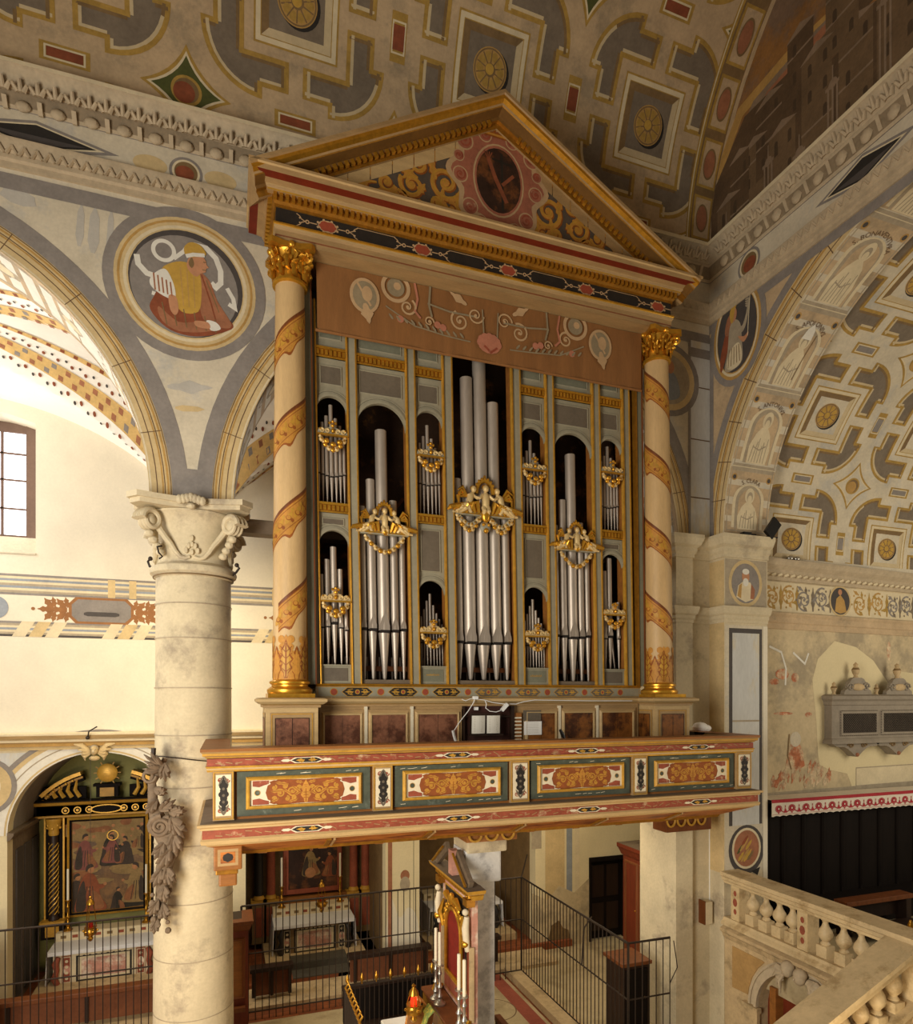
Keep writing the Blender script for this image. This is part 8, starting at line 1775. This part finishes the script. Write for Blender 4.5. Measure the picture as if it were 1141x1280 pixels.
# lattice tribune on the chancel wall
lc = thing('lattice_tribune', (11.8, 9.0, 4.9), 'grey carved tribune with dark lattice screens and urns on the patched wall', 'tribune')
Y0 = 8.9; W0 = 10.62
mb = MB(); mb.box(W0, 13.1, Y0+.04, 9.25, 4.92, 5.72, 'chest_grey'); mb.mould([(W0, 9.3), (W0, Y0+.04), (13.1, Y0+.04)], [(0, 5.62), (.02, 5.63), (.03, 5.7), (.07, 5.74), (.08, 5.8), (0, 5.83)], 'chest_grey'); mb.mould([(W0, 9.3), (W0, Y0+.04), (13.1, Y0+.04)], [(0, 4.9), (.05, 4.9), (.05, 4.95), (.02, 4.99), (0, 5.0)], 'chest_grey'); mb.build('body', parent=lc)
for k in range(2):
    x0 = 10.82+1.06*k; x1 = x0+.98; mb = MB(); mb.box(x0, x1, Y0+.03, Y0+.04, 5.05, 5.52, 'wood_black'); q = -20
    while q < 40:
        for s_ in (1, -1):
            a = Vector((x0+q*.05, 5.05)); b_ = Vector((x0+q*.05+.47*s_, 5.52)); lo, hi = (a, b_) if a.x < b_.x else (b_, a)
            if hi.x <= x0 or lo.x >= x1: continue
            f = lambda X: lo+(hi-lo)*((X-lo.x)/(hi.x-lo.x)); A_ = f(x0) if lo.x < x0 else lo; B2 = f(x1) if hi.x > x1 else hi
            mb.beam((A_.x, Y0+.022+.004*s_, A_.y), (B2.x, Y0+.022+.004*s_, B2.y), .012, .008, 'mesh_dark', up=(0, 1, 0))
        q += 1
    mb.build('lattice_screen', parent=lc)
    mb = MB(); mb.mould([(x0, 5.05), (x0, 5.52), (x1, 5.52), (x1, 5.05)], [(-.06, 0), (-.05, .03), (-.01, .03), (.01, 0)], 'chest_grey', lambda a, c, h: (a, Y0+.04-h, c), side=-1, closed=True); mb.build('screen_frame', parent=lc)
for cx in (11.29, 12.4):
    mb = MB(); s_ = [(-.36, 5.83), (-.34, 5.9), (-.25, 5.95), (-.22, 6.05), (-.16, 6.12), (-.1, 6.15), (.1, 6.15), (.16, 6.12), (.22, 6.05), (.25, 5.95), (.34, 5.9), (.36, 5.83)]
    mb.prism([(cx+a, b) for a, b in s_], Y0+.04, Y0+.12, 'chest_grey', lambda a, b, d: (a, d, b)); mb.ball((cx, Y0+.03, 5.97), (.17, .03, .07), 'sandstone', 12, 6)
    for q in (-1, 1): mb.tube([(cx+q*(.2+.09*(1-.8*j/12)*cos(j*.7)), Y0+.03, 5.97+.09*(1-.8*j/12)*sin(j*.7)) for j in range(13)], .018, 'chest_grey', 6)
    mb.build('crest', parent=lc)
    mb = MB(); pts = sm([(-.41, 4.92), (-.4, 4.84), (-.25, 4.83), (-.12, 4.74), (0, 4.64), (.12, 4.74), (.25, 4.83), (.4, 4.84), (.41, 4.92)], 3)
    mb.prism([(cx+a*1.28, b) for a, b in pts], Y0+.06, 9.2, 'chest_grey', lambda a, b, d: (a, d, min(b, 4.93))); mb.ball((cx, Y0+.06, 4.68), .04, 'fresco_reddish', 8, 6)
    for q in (-1, 1): mb.tube([(cx+q*(.17+.08*(1-.8*j/12)*cos(j*.7)), Y0+.05, 4.86+.05*(1-.8*j/12)*sin(j*.7)) for j in range(13)], .014, 'fresco_brown', 6)
    mb.build('shaped_corbel', parent=lc)
for x, z, s_ in ((10.73, 5.83, .8), (11.29, 6.15, 1.), (11.84, 5.83, .7), (12.4, 6.15, 1.)):
    mb = MB(); mb.lathe([(.05*s_, 0), (.03*s_, .03), (.06*s_, .1), (.07*s_, .15*s_), (.05*s_, .19*s_), (.03*s_, .22*s_), (.045*s_, .25*s_), (.0, .3*s_)], (x, Y0+.09, z), 'sandstone', 14, mats=[M['sandstone']]*3+[M['fresco_brown']]+[M['sandstone']]*3); mb.build('urn', parent=lc)
# lamps standing on the cornices
t = thing('floodlight', (8.62, 8.56, 8.5), 'black floodlight tilted up on the pier cornice below the painted saint', 'floodlight')
mb = MB(); c = Vector((8.72, 8.5, 8.5)); mb.beam((c.x-.1, 8.48, 8.53), (c.x+.14, 8.52, 8.8), .2, .05, 'plastic_black', up=(0, 1, 0)); mb.build('housing', parent=t)
mb = MB(); mb.box(c.x-.1, c.x+.12, 8.48, 8.62, 8.5, 8.52, 'iron'); mb.tube([(c.x, 8.52, 8.51), (c.x+.02, 8.52, 8.62)], .015, 'iron', 6); mb.build('bracket', parent=t)
mb = MB(); c = at(934, 668, Y=8.55); mb.bbox(c.x-.12, c.x+.05, 8.5, 8.6, 8.5, 8.56, 'plastic_black', .01); mb.bbox(c.x+.06, c.x+.15, 8.5, 8.6, 8.5, 8.54, 'plastic_black', .01); T(mb, 'flat_floodlight', 'flat black lamp lying on the pier cornice below the veiled saint', 'floodlight')
for u, v, lab in ((991, 684, 'small silver spotlight on the chancel cornice close to the pier'), (1118, 700, 'small silver spotlight on the chancel cornice over the lattice screens')):
    x = ax(u, 8.95); y = CWY(x)-.12; mb = MB()
    for q in (-.09, .07): mb.ball((x+q, y, 8.3), (.06, .05, .05), 'silver', 10, 8); mb.tube([(x+q, y, 8.25), (x+q, y, 8.3)], .012, 'silver', 6)
    mb.box(x-.14, x+.12, y-.03, y+.03, 8.245, 8.26, 'silver'); T(mb, 'spotlight', lab, 'spotlight')
p = at(1138, 1150, X=8.8); h = p.z-1.75
mb = MB(); mb.lathe([(.11, 0), (.11, .03), (.04, .08), (.03, h*.5), (.05, h*.55), (.02, h*.6), (.03, h*.75), (.055, h*.8), (.02, h*.86), (.04, h*.93), (.012, h)], (p.x, p.y, 1.75), 'brass', 16); T(mb, 'brass_stand', 'turned brass candle stand just beyond the end of the marble balustrade', 'candle stand')
# ================================================================ camera and light
cam = bpy.data.cameras.new('camera'); co = bpy.data.objects.new('camera', cam); COL.objects.link(co)
co.location = (0, 0, EZ); co.rotation_euler = (radians(90), 0, -TH)
cam.sensor_fit = 'HORIZONTAL'; cam.sensor_width = 36; cam.lens = 36*F/1141; cam.shift_y = (HVP-640)/1141; cam.shift_x = (570.5-CXP)/1141
cam.clip_start = .05; cam.clip_end = 200
S.camera = co
def area(name, loc, tgt, size, power, col, sy=None):
    l = bpy.data.lights.new(name, 'AREA'); l.energy = power; l.color = col; l.shape = 'RECTANGLE'; l.size = size; l.size_y = sy or size
    o = bpy.data.objects.new(name, l); COL.objects.link(o); o.location = loc
    o.rotation_euler = (Vector(tgt)-Vector(loc)).to_track_quat('-Z', 'Y').to_euler()
w = bpy.data.worlds.new('world'); S.world = w; w.use_nodes = True
w.node_tree.nodes['Background'].inputs['Color'].default_value = (1., .84, .64, 1); w.node_tree.nodes['Background'].inputs['Strength'].default_value = .18
# daylight through the aisle windows, through the great windows of the nave west of the frame, and the warm church lamps
area('aisle_daylight', (-6.5, 11.6, 9.6), (-1., 11.6, 7.5), 2.6, 310, (1., .96, .9), 3.)
area('aisle_window_daylight', (4.0, 12.9, 9.4), (3.6, 10, 8.5), 2., 60, (1., .95, .88), 1.5)
area('nave_daylight', (-4.4, 1.6, 5.6), (3.5, 9, 4.6), 3., 900, (1., .95, .86), 5.)
area('chancel_daylight', (13.5, 4.2, 6.5), (10., 9., 6.5), 3., 165, (1., .9, .72), 4.)
area('nave_lamps', (-2.5, 3.5, 2.2), (0., 9., 3.2), 2., 170, (1., .8, .52), .6)
area('nave_floor_lamps', (5.5, 4., 1.2), (6., 9., 3.5), 2., 60, (1., .8, .52), .6)
area('aisle_east_lamps', (6.5, 10.6, 3.9), (7., 12., .5), 1.5, 45, (1., .84, .58), .5)
area('aisle_lamps', (1., 10.6, 7.8), (1., 13., 2.), 6., 170, (1., .82, .52), .6)
S.view_settings.view_transform = 'Standard'; S.view_settings.look = 'None'; S.view_settings.gamma = 1; S.view_settings.exposure = 0; S.view_settings.use_curve_mapping = False
S.cycles.max_bounces = 6; S.cycles.diffuse_bounces = 4; S.cycles.use_denoising = True
